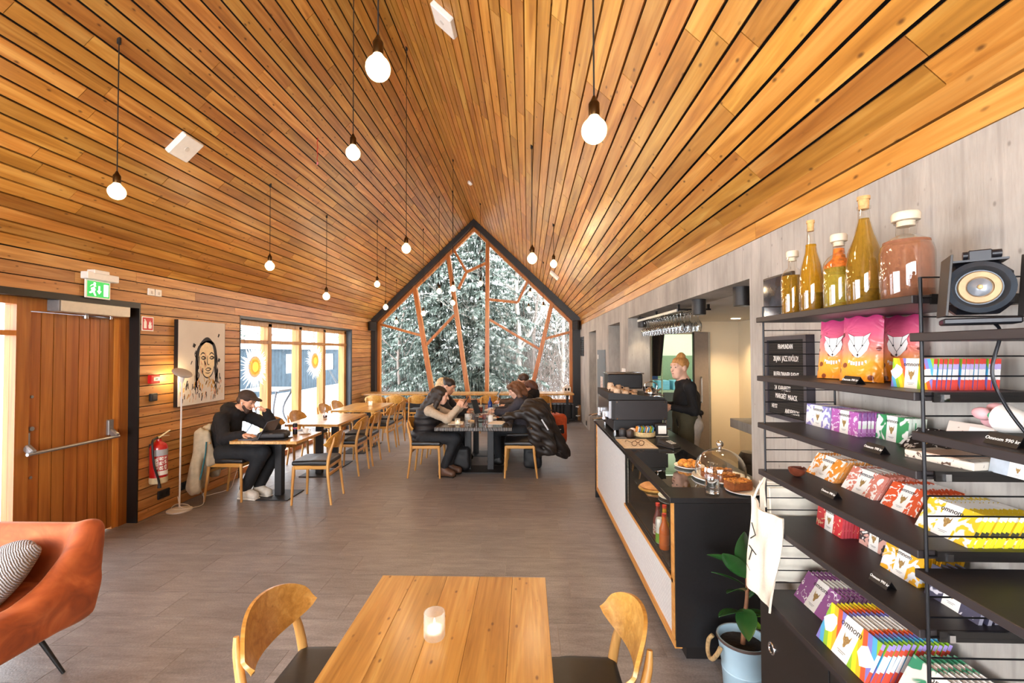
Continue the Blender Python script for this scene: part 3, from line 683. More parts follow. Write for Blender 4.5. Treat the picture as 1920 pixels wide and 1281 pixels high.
# thicket of thin stems at the forest edge
r = random.Random(77); g = G()
for i in range(2200):
    x = r.uniform(-7, 6.5); y = r.uniform(13.6, 24) if x > -.2 else r.uniform(17, 25); z = ground(x, y); L_ = r.uniform(.8, 3.4)*(1.3 if x > -1 else .8); a = r.uniform(0, 6.28); s = r.uniform(.1, .7)
    p = [V((x, y, z))]
    for k in range(3): s += r.uniform(-.25, .3); p.append(p[-1]+V((cos(a)*sin(s), sin(a)*sin(s), cos(s)))*L_/3)
    g.tube(p, [.016, .012, .008, .004], 3, False)
tag(g.obj('thicket', M_TWIG), 'brown thicket of bare stems at the edge of the wood', 'thicket', kind='stuff')
# dark board shed beyond the side window
M_SHED = mat('blue_grey_boards', '3e505c', .7, var=.25, scale=4); XS = -9.6
sh = empty('shed', (XS, 16.5, -.12), 0, 'long blue grey board shed with a white opening across the snow', 'shed')
def shed_boards(y0, y1, z0, z1):
    y = y0
    while y < y1-.01:
        b = min(y+.24, y1); G().bx(-.04, .0, y+.006, b-.006, z0, z1).obj('board', M_SHED, sh); y = b
shed_boards(-5.5, 1.3, 0, 1.95); shed_boards(1.3, 2.45, 0, .98); shed_boards(1.3, 2.45, 1.76, 1.95); shed_boards(2.45, 4.6, 0, 1.95); shed_boards(4.6, 5.8, 0, .98); shed_boards(4.6, 5.8, 1.76, 1.95); shed_boards(5.8, 9.0, 0, 1.95)
G().bx(-2.5, -.06, -5.5, 9.0, 0, 1.9).obj('body', mat('shed_white_inside', 'dfe3e8', .8), sh); G().bx(-2.7, .1, -5.7, 9.2, 1.95, 2.02).obj('snow_roof', M_SNOW, sh)
# outdoor table glimpsed through the side window
ot = empty('garden_table', (-5.3, 9.2, ground(-5.3, 9.2)), 0, 'grey garden table with curved legs outside the side window', 'table')
G().bx(-.45, .45, -.45, .45, 1.02, 1.05, .01).obj('table_top', mat('grey_board', '77787a', .6), ot)
for sx in (-1, 1):
    for sy in (-1, 1): G().tube(cr([(sx*.4, sy*.4, 0), (sx*.18, sy*.18, .55), (sx*.32, sy*.32, 1.03)], 5), .02, 6).obj('leg', mat('grey_metal', '6a6c70', .5, .5), ot, 60)
# ================================================================ pendants
M_BULB = mat('opal_bulb_glow', 'fff1d0', .3, var=.01, emit=(1.0, .84, .54), es=1.35)
M_BRASS = mat('dark_brass_socket', '4a3318', .35, .9, var=.1); M_CORD = mat('black_cord', '14100d', .7)
def slope_z(x): return EV+(ZM-EV)*((x-XL)/(XM-XL) if x < XM else (XR-x)/(XR-XM))
PEND = [(-2.675, 2.86, 2.77, 'first pendant bulb over the entrance, at the left edge'), (-2.866, 4.957, 2.68, 'pendant bulb above the laptop table'), (-2.82, 6.283, 2.50, 'pendant bulb above the second window table'),
        (-1.30, 4.837, 2.83, 'pendant bulb on the long cord hanging from the ridge in mid room'), (.05, 4.443, 2.626, 'pendant bulb over the aisle in front of the espresso machine'), (.36, 6.177, 2.904, 'small pendant bulb highest on the right slope'),
        (-2.52, 7.543, 2.855, 'pendant bulb above the third window table, seen against the boards'), (-2.725, 8.653, 2.578, 'pendant bulb in front of the left window corner'), (-1.70, 8.709, 2.885, 'pendant bulb left of the second mullion'),
        (-1.25, 7.625, 2.783, 'pendant bulb in front of the second mullion on the ridge cord'), (-3.06, 10.521, 2.412, 'lowest far pendant bulb at the left light of the gable'), (-2.16, 9.375, 2.51, 'far pendant bulb beside the first mullion'),
        (-.60, 1.80, 2.868, 'large pendant bulb nearest the camera, above the oak table'), (.263, 1.762, 2.577, 'large pendant bulb near the camera on the right'), (-1.214, 3.117, 3.111, 'pendant bulb third from the camera, left of the ridge'),
        (-.93, 9.0, 3.067, 'far pendant bulb just left of the upright mullion'), (-1.484, 9.0, 2.688, 'far pendant bulb low before the second mullion'), (.057, 9.0, 2.846, 'far pendant bulb highest of the three on the right'), (.027, 10.129, 2.666, 'far pendant bulb lowest right of the upright mullion'), (.319, 9.0, 2.569, 'far pendant bulb farthest right, before the slanting mullion')]
rb = .05
bulb_me = G().lathe([(0, -rb)]+[(rb*sin(pi*k/14), -rb*cos(pi*k/14)) for k in range(1, 12)]+[(.021, .052), (.018, .06)], 24).mesh('bulb', M_BULB, 180)
sock_me = G().lathe([(.020, .056), (.0215, .06), (.0215, .105), (.017, .112), (.010, .125), (.006, .135)], 20).mesh('socket', M_BRASS, 40)
PSCALE = 1.0
for x, y, z, lab in PEND:
    t = empty('pendant_lamp', (x, y, z), 0, lab, 'pendant lamp', 'bare globe pendants under the ceiling')
    link('bulb', bulb_me, t); link('socket', sock_me, t); zt = slope_z(x)
    G().cyl((0, 0, .13), (0, 0, zt-z-.0), .0035, n=6).obj('cord', M_CORD, t)
    G().cyl((0, 0, zt-z-.03), (0, 0, zt-z+.012), .012, n=10).obj('ceiling_cap', M_CORD, t)
    d = bpy.data.lights.new('bulb_light', 'POINT'); d.energy = 11.5*PSCALE; d.color = (1.0, .72, .42); d.shadow_soft_size = .05
    lo = bpy.data.objects.new('bulb_light', d); col.objects.link(lo); lo.parent = t; lo.location = (0, 0, -.06)
# ================================================================ small ceiling and wall fittings
def on_slope(x, y, side, off=.0):
    a = math.atan2(ZM-EV, XM-XL) if side < 0 else -math.atan2(ZM-EV, XR-XM)
    return MX.Translation((x, y, slope_z(x)-off)) @ MX.Rotation(-a, 4, 'Y')
for (x, y, s, lab) in ((-2.96, 3.79, -1, 'white square speaker box on the left ceiling slope'), (-.646, 3.592, 1, 'white square speaker box high on the right ceiling slope'), (.563, 9.15, 1, 'white square speaker box far down the right ceiling slope')):
    t = empty('ceiling_box', (0, 0, 0), 0, lab, 'speaker', 'white boxes on the ceiling'); t.matrix_world = on_slope(x, y, s)
    G().box((0, 0, -.02), (.22, .22, .05), None, .008).obj('housing', M_WHITE, t); G().cyl((0, 0, -.045), (0, 0, -.05), .02, n=16).obj('badge', mat('badge_grey', 'cfcac2', .5), t)
t = empty('smoke_detector', (0, 0, 0), 0, 'tiny round white detector high on the right slope', 'detector'); t.matrix_world = on_slope(-1.012, 8.08, 1)
G().lathe([(.0, -.045), (.03, -.045), (.045, -.03), (.05, 0)], 16).obj('housing', M_WHITE, t, 40)
t = empty('red_ribbon', (-2.33, 4.95, slope_z(-2.33)-.005), 0, 'short twisted red ribbon hanging from the ceiling', 'ribbon')
pts = [(.004*sin(k*1.3), .004*cos(k*1.3), -k*.018) for k in range(16)]; G().tube(pts, .0035, 5).obj('string', M_RED, t); G().box((0, 0, -.29), (.014, .004, .03), Euler((.3, .2, .4))).obj('tail', M_RED, t)
# green exit sign
t = empty('exit_sign', (XL, 4.03, 2.38), 0, 'green emergency exit sign above the entrance door', 'sign')
G().bx(0, .07, -.15, .165, .0, .065, .006).bx(0, .075, -.09, .06, .055, .09, .004).obj('housing', M_WHITE, t)
G().bx(.015, .03, -.125, .115, -.165, .0, .002).obj('panel', mat('sign_white', 'f4f4ee', .4, var=.01), t)
G().bx(.0301, .032, -.112, .102, -.153, -.012).obj('green_face', mat('sign_green', '0f9d44', .4, var=.02, emit='12b04c', es=.9), t)
WS = mat('sign_pictogram', 'ffffff', .4, var=.0, emit='ffffff', es=.9)
g = G(); g.prism([(.045, -.14), (.09, -.14), (.09, -.03), (.045, -.03)], (.001, 0, 0), (.0325, 0, 0), (0, 1, 0), (0, 0, 1)).obj('door_symbol', WS, t)
g = G(); g.prism([(.0, -.125), (.022, -.095), (.008, -.095), (.008, -.05), (-.008, -.05), (-.008, -.095), (-.022, -.095)], (.001, 0, 0), (.0325, 0, 0), (0, 1, 0), (0, 0, 1)).obj('arrow_symbol', WS, t)
g = G(); X_, Y_ = (0, 1, 0), (0, 0, 1)
for pl in ([(-.08, -.075), (-.05, -.06), (-.035, -.085), (-.045, -.105), (-.028, -.14), (-.042, -.145), (-.06, -.112), (-.085, -.125), (-.098, -.115), (-.075, -.1)], [(-.09, -.065), (-.06, -.045), (-.04, -.062), (-.03, -.055), (-.045, -.035), (-.075, -.045)]): g.prism(pl, (.001, 0, 0), (.0325, 0, 0), X_, Y_)
g.cyl((.0325, -.045, -.032), (.0335, -.045, -.032), .012, n=14).obj('runner_symbol', WS, t)
# light switches, fire sign, alarm, sockets
t = empty('wall_switch', (XL, 4.676, 2.355), 0, 'pair of white switch plates high above the fire sign', 'switch')
for y in (-.045, .045): G().bx(0, .02, y-.04, y+.04, -.037, .037, .004).obj('plate', M_WHITE, t); G().bx(.02, .024, y-.012, y+.012, -.02, .012, .001).obj('rocker', mat('rocker', 'c9c3ba', .5), t)
t = empty('fire_sign', (XL+.004, 4.597, 2.02), 0, 'red fire extinguisher sign beside the black door reveal', 'sign')
G().bx(0, .004, -.073, .073, -.075, .073).obj('border', WS if False else mat('sign_border', 'f2efe8', .5, var=.01), t); G().bx(.004, .005, -.063, .063, -.065, .063).obj('red_face', M_RED, t)
PI_ = mat('sign_print', 'f7f3ee', .5, var=.01)
G().prism([(-.05, -.05), (-.015, -.05), (-.015, .015), (-.022, .03), (-.03, .032), (-.03, .045), (-.048, .045), (-.048, .036), (-.038, .034), (-.043, .028), (-.05, .015)], (.001, 0, 0), (.005, 0, 0), X_, Y_).obj('extinguisher_symbol', PI_, t)
G().prism([(.01, -.05), (.045, -.05), (.05, -.02), (.042, -.005), (.045, .02), (.035, .005), (.03, .035), (.022, .01), (.014, .025), (.012, -.005), (.006, -.02)], (.001, 0, 0), (.005, 0, 0), X_, Y_).obj('flame_symbol', PI_, t)
t = empty('fire_alarm', (XL, 4.666, 1.44), 0, 'red fire alarm call point on the larch wall', 'alarm')
G().bx(0, .045, -.058, .058, -.045, .045, .006).obj('housing', M_RED, t); G().bx(.045, .048, -.03, .045, -.018, .02, .001).obj('window', PI_, t); G().bx(.048, .049, -.01, .025, -.004, .006).obj('mark', M_BLACK, t)
t = empty('thermostat', (XL, 4.67, 1.25), 0, 'small black thermostat under the red alarm', 'thermostat')
G().bx(0, .03, -.043, .043, -.04, .04, .005).obj('housing', M_BLACKP, t); G().bx(.03, .032, -.02, .03, -.025, .02, .001).obj('dial', mat('dial_grey', '3c3a3a', .3), t)
for y, lab in ((4.83, 'black double wall socket left of the floor lamp'), (5.146, 'black wall socket with white plugs behind the floor lamp')):
    t = empty('wall_socket', (XL, y, .193), 0, lab, 'socket'); G().bx(0, .02, -.078, .078, -.044, .044, .004).obj('plate', M_BLACKP, t)
    for q in (-.037, .037): G().cyl((.02, q, 0), (.0215, q, 0), .022, n=16).obj('outlet', mat('socket_hole', '060606', .6), t)
t = empty('power_cord', (XL+.05, 5.18, .19), 0, 'white charger cord trailing from the wall socket to the floor', 'cord')
G().bx(-.03, .02, -.02, .02, -.015, .015, .004).obj('plug', M_WHITE, t)
G().tube(cr([(.02, 0, 0), (.06, .04, -.01), (.08, .07, -.12), (.07, .12, -.17), (.1, .25, -.183), (.16, .45, -.183), (.1, .62, -.12), (.06, .75, -.02)], 6), .004, 6).obj('cable', M_WHITE, t, 60)
# ================================================================ fire extinguisher
t = empty('fire_extinguisher', (-3.872, 4.67, .36), 0, 'red fire extinguisher hanging on the larch wall', 'extinguisher')
G().lathe([(.0, 0), (.078, 0), (.081, .01), (.081, .06), (.0785, .062)], 24).obj('base', mat('cream_base', 'd8c69c', .5), t, 40)
G().lathe([(.079, .058), (.079, .36), (.072, .39), (.05, .415), (.03, .425), (.024, .44), (.024, .455)], 28).obj('cylinder', mat('extinguisher_red', 'b31313', .25, var=.05, coat=.5), t, 50)
def arc_label(name, a0, a1, z0, z1, m, r=.0798, n=10):
    v = []; 
    for k in range(n+1):
        a = a0+(a1-a0)*k/n; v += [(r*cos(a), r*sin(a), z0), (r*cos(a), r*sin(a), z1)]
    mkmesh(name, v, [(2*k, 2*k+2, 2*k+3, 2*k+1) for k in range(n)], m, t, 180)
arc_label('silver_label', -1.35, .9, .285, .35, mat('label_silver', 'a7a9ab', .4, var=.05))
for i, (a0, a1, z0, z1) in enumerate(((-1.3, -.95, .15, .27), (-.9, -.86, .13, .28), (-.8, -.35, .24, .275), (-.8, -.35, .19, .23), (-.8, -.35, .14, .18), (-.25, .1, .25, .275), (-.25, .1, .2, .24), (-.25, .1, .14, .19))):
    arc_label('print', a0, a1, z0, z1, pattern('extinguisher_print%d' % i, 'f2ece6', 'b31313', scale=90, thr=.58, dist=.5), n=6)
arc_label('white_label', -.95, .5, .085, .13, PI_)
G().lathe([(.018, .455), (.02, .46), (.02, .485), (.012, .49)], 16).obj('valve', mat('brass', 'b8934a', .3, 1.), t, 40)
G().box((.02, .05, .50), (.022, .15, .008), Euler((.35, 0, 0)), .003).box((.02, .05, .478), (.02, .12, .006), Euler((-.1, 0, 0)), .002).obj('handle', mat('handle_cream', 'd9cfae', .5), t)
G().tube(cr([(0, -.02, .47), (.01, -.09, .45), (.03, -.115, .36), (.045, -.11, .2), (.06, -.075, .06), (.06, -.06, -.01)], 6), .011, 8).obj('hose', M_BLACKP, t, 60)
G().cyl((.06, -.06, .0), (.06, -.058, -.04), .014, .018, 10).obj('nozzle', M_BLACKP, t, 40)
G().bx(-.082, -.06, -.03, .03, .1, .4).obj('bracket', M_BLACKP, t)
# ================================================================ floor lamp
t = empty('floor_lamp', (-3.79, 4.86, 0), 0, 'slim white floor lamp with tilted oval head before the larch wall', 'floor lamp')
ML = mat('lamp_white', 'dcd8d4', .4, var=.02)
G().lathe([(0, 0), (.118, 0), (.12, .006), (.118, .014), (.03, .018), (.012, .03)], 32).obj('base', ML, t, 40)
G().cyl((0, 0, .015), (0, .012, 1.40), .0085, n=10).obj('pole', ML, t, 40)
hd = G(); R_ = Euler((0, RAD(38), 0)).to_matrix(); hd.sphere((0, 0, 0), 1, 24, 10, (.085, .125, .022), R_)
ho = hd.obj('head', mat('lamp_head', 'a9a09a', .45, var=.02), t, 180); ho.location = (-.005, .025, 1.495)
G().cyl((0, .012, 1.39), (.0, .02, 1.47), .016, .028, 14).obj('neck', ML, t, 40)
sp = bpy.data.lights.new('floor_lamp_light', 'POINT'); sp.energy = 5; sp.color = (1, .70, .34); sp.shadow_soft_size = .04
so = bpy.data.objects.new('floor_lamp_light', sp); col.objects.link(so); so.parent = t; so.location = (-.05, .025, 1.44)
t2 = G().tube(cr([(-.02, 0, .15), (.05, -.05, .06), (.1, .02, .016), (.02, .1, .03), (-.08, .06, .05), (-.04, -.06, .04), (.08, -.04, .03), (.13, .05, .02), (.12, .2, .01), (.05, .3, .1)], 6), .004, 5).obj('cable', ML, t, 60)
# ================================================================ canvas painting: face in black strokes
t = empty('painting', (XL+.002, 5.357, 1.60), 0, 'large canvas with a loosely painted black and gold face', 'painting')
G().bx(.0, .045, -.394, .394, -.49, .49, .003).obj('canvas', mat('canvas_grey', 'd3ccc4', .8, var=.05, scale=4), t)
G().bx(-.001, .044, -.397, -.3935, -.492, .492).bx(-.001, .044, .3935, .397, -.492, .492).obj('side', M_BLACK, t)
INK = mat('ink_black', '26252c', .7, var=.3); GOLD = mat('paint_gold', 'c99a4a', .6, var=.3); PEACH = mat('paint_peach', 'd9a98c', .7, var=.2); GREY = mat('paint_grey', '9a948f', .7, var=.2); CRM = mat('paint_cream', 'e8d3ac', .7, var=.1)
layer = [0]
def strokes(name, m, L_, base=.0455):
    g = G(); layer[0] += 1
    for pts, w_ in L_:
        P = cr([(0, p[0], p[1]) for p in pts], 5) if len(pts) > 2 else [V((0, *p)) for p in pts]; n = len(P)
        v = []
        for i, p in enumerate(P):
            d = P[min(i+1, n-1)]-P[max(i-1, 0)]; q = V((0, -d.z, d.y)).normalized(); ww = w_*(.35+.65*sin(pi*(i+.4)/n))
            v += [p+q*ww/2+V((base+layer[0]*.0004, 0, 0)), p-q*ww/2+V((base+layer[0]*.0004, 0, 0))]
        g.add(v, [(2*i, 2*i+1, 2*i+3, 2*i+2) for i in range(n-1)])
    o = g.obj(name, m, t); o['kind'] = 'stuff'; return o
def oval(cx, cz, rx, rz, n=20): return [(cx+rx*cos(2*pi*k/n), cz+rz*sin(2*pi*k/n)) for k in range(n)]
G().prism(oval(.06, .03, .14, .21), (.0004, 0, 0), (.0452, 0, 0), X_, Y_).obj('face_wash', CRM, t)
r = random.Random(3); FX, FZ = .065, .03
hair = [([(FX-.03, FZ+.22), (FX-.13, FZ+.15), (FX-.165, FZ+.02), (FX-.17, FZ-.15), (FX-.17, FZ-.32)], .05), ([(FX-.02, FZ+.225), (FX+.1, FZ+.2), (FX+.15, FZ+.08), (FX+.155, FZ-.1), (FX+.17, FZ-.28)], .05), ([(FX-.12, FZ+.18), (FX, FZ+.245), (FX+.11, FZ+.19)], .06)]
for k in range(26):
    sd = -1 if k % 2 else 1; x = FX+sd*r.uniform(.12, .2); z = r.uniform(FZ-.3, FZ+.12); hair.append(([(x, z), (x+r.uniform(-.02, .02), z-.05), (x+r.uniform(-.03, .03), z-r.uniform(.08, .16))], r.uniform(.006, .022)))
strokes('hair_strokes', INK, hair)
ft = [([(FX-.11, FZ+.06), (FX-.07, FZ+.085), (FX-.02, FZ+.06)], .016), ([(FX+.04, FZ+.06), (FX+.08, FZ+.085), (FX+.125, FZ+.06)], .016), ([(FX-.1, FZ+.025), (FX-.065, FZ+.04), (FX-.025, FZ+.02), (FX-.065, FZ+.008), (FX-.1, FZ+.022)], .018), ([(FX+.045, FZ+.02), (FX+.08, FZ+.04), (FX+.12, FZ+.024), (FX+.08, FZ+.008), (FX+.045, FZ+.02)], .018),
      ([(FX+.01, FZ+.05), (FX+.005, FZ-.03), (FX+.02, FZ-.06), (FX+.045, FZ-.055)], .012), ([(FX-.025, FZ-.115), (FX+.02, FZ-.1), (FX+.07, FZ-.115), (FX+.02, FZ-.135), (FX-.025, FZ-.115)], .014), ([(FX-.1, FZ-.1), (FX-.05, FZ-.19), (FX+.02, FZ-.22), (FX+.09, FZ-.18), (FX+.13, FZ-.09)], .016), ([(FX-.03, FZ-.155), (FX+.02, FZ-.165), (FX+.06, FZ-.155)], .01)]
strokes('face_strokes', INK, ft)
ms = []; mg = []; mp_ = []
for k in range(70):
    x = r.uniform(-.36, .36); z = -.47+abs(r.gauss(0, .13)); (ms, mg, mp_, ms)[k % 4].append(([(x, z), (x+r.uniform(-.02, .03), z+r.uniform(.02, .09))], r.uniform(.006, .02)))
for k in range(14): x = FX+r.uniform(-.14, .14); z = FZ+r.uniform(-.3, -.2); mg.append(([(x, z), (x+r.uniform(-.04, .04), z-.05)], r.uniform(.01, .025)))
for k in range(8): x = FX+r.uniform(-.12, -.02); z = FZ+r.uniform(-.12, .1); mp_.append(([(x, z), (x+.02, z-.05)], .02))
for p in ((-.16, .18, .05), (.26, .31, .03), (-.13, .1, .02), (.27, .0, .045), (-.2, -.02, .015), (-.1, .03, .03)): ms.append(([(p[0], p[1]), (p[0]+.02, p[1]+.04)], p[2]))
strokes('ink_dabs', INK, ms); strokes('gold_dabs', GOLD, mg); strokes('peach_dabs', PEACH, mp_)
# ================================================================ sun decorations on the side window
for (y, z, s, lab) in ((6.70, 1.50, 1.0, 'orange and white paper sun on the first window light'), (8.63, 1.55, .95, 'orange and white paper sun on the third window light')):
    t = empty('paper_sun', (XW+.012, y, z), 0, lab, 'decoration', 'paper suns on the side window'); r = random.Random(int(y*10))
    def burst(n, r0, r1): return [((r0 if k % 2 else r1*r.uniform(.78, 1.12))*s*cos(pi*k/n), (r0 if k % 2 else r1*r.uniform(.78, 1.12))*s*sin(pi*k/n)) for k in range(2*n)]
    def sheet(nm, outer, inner, x, m):
        n = len(outer); v = [(x, *p) for p in outer]+[(x, *p) for p in inner]; mkmesh(nm, v, [(k, (k+1) % n, n+(k+1) % n, n+k) for k in range(n)], m, t)
    b1 = burst(46, .21, .38); sheet('white_rays', b1, [(.16*s*cos(pi*k/46), .16*s*sin(pi*k/46)) for k in range(92)], 0, translucent('white_film', 'fbfbfa', .75))
    b2 = burst(46, .11, .25); sheet('orange_rays', b2, [(.08*s*cos(pi*k/46), .08*s*sin(pi*k/46)) for k in range(92)], .004, translucent('orange_straw', 'c9742a', .7))
    b3 = burst(30, .07, .13); sheet('yellow_core', b3, [(.001*cos(pi*k/30), .001*sin(pi*k/30)) for k in range(60)], .008, translucent('yellow_straw', 'cf8a34', .7))
# ================================================================ loudspeakers, vent, cabinet door, switches on the concrete
for (x, y, z, rz, lab) in ((-3.86, 11.18, 2.36, .6, 'small black loudspeaker at the left gable corner'), (1.2, 11.15, 2.35, -.6, 'small black loudspeaker at the right gable corner')):
    t = empty('loudspeaker', (x, y, z), rz, lab, 'loudspeaker', 'loudspeakers at the gable'); G().box((0, 0, 0), (.17, .15, .23), None, .02).obj('cabinet', M_BLACKP, t); G().box((0, -.076, 0), (.145, .01, .2), None, .004).obj('grille', mat('grille', '242224', .8), t); G().box((.0, .09, 0), (.03, .08, .03)).obj('bracket', M_BLACK, t)
t = empty('wall_vent', (XR, 10.95, 1.83), 0, 'black louvred vent on the concrete wall', 'vent'); G().bx(-.012, 0, -.3, .3, -.23, .23, .003).obj('frame', M_BLACK, t)
for k in range(9): G().box((-.016, 0, -.19+k*.047), (.02, .56, .006), Euler((0, .6, 0))).obj('slat', M_BLACKP, t)
t = empty('cabinet_door', (XR-.002, 8.14, .87), 0, 'flush grey service cabinet door between the two doorways', 'cabinet door'); G().bx(-.012, 0, -.42, .42, -.85, .87, .003).obj('leaf', mat('blue_grey_door', '6f777c', .5, var=.06), t)
G().bx(-.0135, -.012, -.2, .05, .13, .4).obj('notice', pattern('notice_print', 'e8dcd4', 'c06a5c', scale=25, thr=.6), t); G().bx(-.0135, -.012, .28, .36, .7, .78).obj('sticker', M_PAPER, t)
t = empty('wall_switch_panel', (XR, 6.26, 1.40), 0, 'white paper and switch plate beside the bar opening', 'switch'); G().bx(-.012, 0, -.1, .1, -.1, .08, .003).obj('plate', M_WHITE, t); G().bx(-.014, -.012, -.07, .07, -.07, .06).obj('face', M_PAPER, t)
t = empty('low_socket', (XR, 10.27, .11), 0, 'small black socket low on the concrete wall', 'socket'); G().bx(-.014, 0, -.05, .05, -.05, .05, .003).obj('plate', M_BLACKP, t); G().cyl((-.014, 0, 0), (-.016, 0, 0), .02, n=12).obj('outlet', M_DARK, t)
# ================================================================ chairs
M_LEATH = mat('black_leather', '1b1918', .38, var=.2, scale=25, bump=.05)
M_OAKL = wood('oak_upright', 'a87236', 'c48e4a', 'd6a562', 'Z', .38, .0, .1, world=False, sc=1.5)
def make_chair():
    t = empty('dining_chair', (0, 0, 0))
    v, f = sdf([B_((0, .005, .462), (.185, .19, .008), .02), B_((0, -.10, .462), (.17, .08, .008), .02), E_((0, .0, .475), (.17, .17, .018))], .012, .03); mkmesh('seat', v, f, M_LEATH, t, 180)
    fr = G(); fr.bx(-.19, .19, .175, .20, .395, .44, .005); fr.bx(-.175, .175, -.205, -.18, .40, .44, .005)
    for s in (-1, 1): fr.box((s*.188, -.005, .418), (.024, .39, .044), None, .005)
    fr.obj('seat_frame', M_OAK, t)
    for s in (-1, 1):
        G().tube([(s*.205, .205, 0), (s*.198, .197, .25), (s*.19, .188, .43)], [.0125, .016, .0195], 10).obj('leg', M_OAKL, t, 60)
        G().tube(cr([(s*.205, -.235, 0), (s*.20, -.205, .24), (s*.192, -.19, .43), (s*.186, -.212, .58), (s*.168, -.243, .69), (s*.16, -.252, .75)], 3), [.0125, .0135, .0145, .016, .017, .018, .0195, .0195, .019, .018, .0165, .0155, .0145, .013, .011, .009], 10).obj('leg', M_OAKL, t, 60)
    G().box((0, -.207, .34), (.39, .016, .036), None, .004).obj('stretcher', M_OAK, t)
    for s in (-1, 1): G().box((s*.198, -.005, .345), (.014, .39, .03), None, .004)
    def shell(a, b):
        u = a*2-1; hh = .086*(1-(.985*abs(u))**2.4)**.5; zc = .715-.022*abs(u)**2; vv = b*2-1
        y = -.258+.082*abs(u)**2.0+(-.018*vv)*(1)+.006*vv*vv; return V((.225*u, y, zc+hh*vv*(1+.12*(vv < 0)*(1-abs(u)))))
    G().grid(shell, 26, 8, .013).obj('backrest', M_OAK, t, 50)
    return t
proto = make_chair(); first = [True]
def chair(x, y, rz, label, group='oak chairs with black seats'):
    o = proto if first[0] else copy_tree(proto); first[0] = False
    o.location = (x, y, 0); o.rotation_euler = (0, 0, rz); tag(o, label, 'chair', group); return o
FX_P, FX_N, FY_P = -pi/2, pi/2, 0.0      # facing +X, -X, +Y
chair(-.745, 1.70, FX_P, 'oak chair left of the foreground table'); chair(.14, 1.67, FX_N, 'oak chair right of the foreground table')
chair(-3.49, 5.35, FX_P, 'oak chair under the man in the black hoodie')
chair(-2.46, 5.27, FX_N+.06, 'oak chair across the table from the man with the laptop')
chair(-2.57, 6.45, FX_N, 'nearer oak chair on the aisle side of the second window table'); chair(-2.57, 7.00, FX_N+.03, 'farther oak chair on the aisle side of the second window table')
chair(-2.60, 7.95, FX_N, 'nearer oak chair on the aisle side of the third window table'); chair(-2.60, 8.52, FX_N, 'farther oak chair on the aisle side of the third window table')
chair(-3.43, 6.42, FX_P, 'nearer oak chair on the glass side of the second window table'); chair(-3.43, 7.05, FX_P-.05, 'farther oak chair on the glass side of the second window table')
chair(-3.43, 8.02, FX_P, 'nearer oak chair on the glass side of the third window table'); chair(-3.43, 8.55, FX_P, 'farther oak chair on the glass side of the third window table')
chair(-1.40, 6.37, FX_P, 'oak chair under the dark haired woman with the phone'); chair(-1.40, 7.13, FX_P, 'oak chair under the person in the dark jacket'); chair(-1.40, 7.80, FX_P, 'oak chair under the blond person at the long table')
chair(-.11, 6.40, FX_N, 'oak chair with the black coat at the long table'); chair(-.11, 7.02, FX_N, 'oak chair under the person with wavy brown hair'); chair(-.11, 7.62, FX_N, 'oak chair under the person in the black hood'); chair(-.11, 8.20, FX_N, 'oak chair under the farthest person on the right of the long table')
for x, l in ((-3.25, 'leftmost oak chair at the gable window counter'), (-2.80, 'second oak chair at the gable window counter'), (-2.33, 'third oak chair at the gable window counter'), (-.80, 'oak chair at the gable window counter seen over the long table'), (.30, 'oak chair at the right end of the gable window counter')):
    chair(x, 9.80, FY_P, l, 'oak chairs facing the gable window')
# ================================================================ tables
def oak_top(x0, x1, y0, y1, z, parent, th=.032, axis='Y'):
    n = max(3, int(round((x1-x0)/.13))); e = [x0+(x1-x0)*k/n for k in range(n+1)]
    for a, b in zip(e, e[1:]): G().bx(a+.0003, b-.0003, y0, y1, z-th, z, .0015).obj('stave', M_OAKT, parent)
def cafe_table(x0, x1, y0, y1, posts, label):
    cx, cy = (x0+x1)/2, (y0+y1)/2; t = empty('cafe_table', (cx, cy, 0), 0, label, 'table', 'oak cafe tables on black columns')
    oak_top(x0-cx, x1-cx, y0-cy, y1-cy, .745, t)
    G().bx(x0-cx+.12, x1-cx-.12, y0-cy+.1, y1-cy-.1, .705, .712).obj('mounting_plate', M_BLACK, t)
    for (px, py) in posts:
        G().bx(px-cx-.042, px-cx+.042, py-cy-.042, py-cy+.042, .012, .706, .004).obj('column', M_BLACKP, t); G().bx(px-cx-.2, px-cx+.2, py-cy-.2, py-cy+.2, 0, .012, .002).obj('base_plate', M_BLACKP, t)
    return t
cafe_table(-.635, .073, .80, 1.986, [(-.28, 1.35)], 'large oak table in the foreground with a candle')
cafe_table(-3.27, -2.52, 4.90, 5.51, [(-2.98, 5.40)], 'oak table with the laptop by the larch wall')
cafe_table(-3.28, -2.55, 6.05, 7.15, [(-2.95, 6.38), (-2.95, 6.90)], 'second oak table along the side window')
cafe_table(-3.28, -2.55, 7.50, 8.62, [(-2.95, 7.8), (-2.95, 8.32)], 'third oak table along the side window')
M_MARB = pattern('dark_marble', '3a342f', '6b625a', '1d1a18', 5., .5, 3., 'wave', .12, [(.2, '2a2522'), (.5, '554c45'), (.62, '8d8379'), (.7, '3a332e')])
lt = empty('long_table', (-.70, 7.1, 0), 0, 'long communal table with dark polished stone top', 'table')
G().bx(-.5, .5, -1.27, 1.25, .695, .745, .006).obj('table_top', M_MARB, lt)
for py in (-.47, .55):
    for px in (-.17, .16): G().bx(px-.045, px+.045, py-.03, py+.03, .012, .695, .003).obj('leg', M_BLACKP, lt)
    G().bx(-.24, .34, py-.2, py+.2, 0, .014, .002).obj('base_plate', M_BLACKP, lt)
wc = empty('window_counter', (-1.36, 10.75, 0), 0, 'long narrow counter under the gable window', 'counter')
for a, b, in ((-2.5, -.75), (-.70, .65), (.70, 2.42)): G().bx(a, b, -.28, .28, .705, .745, .003).obj('board', M_OAKT, wc)
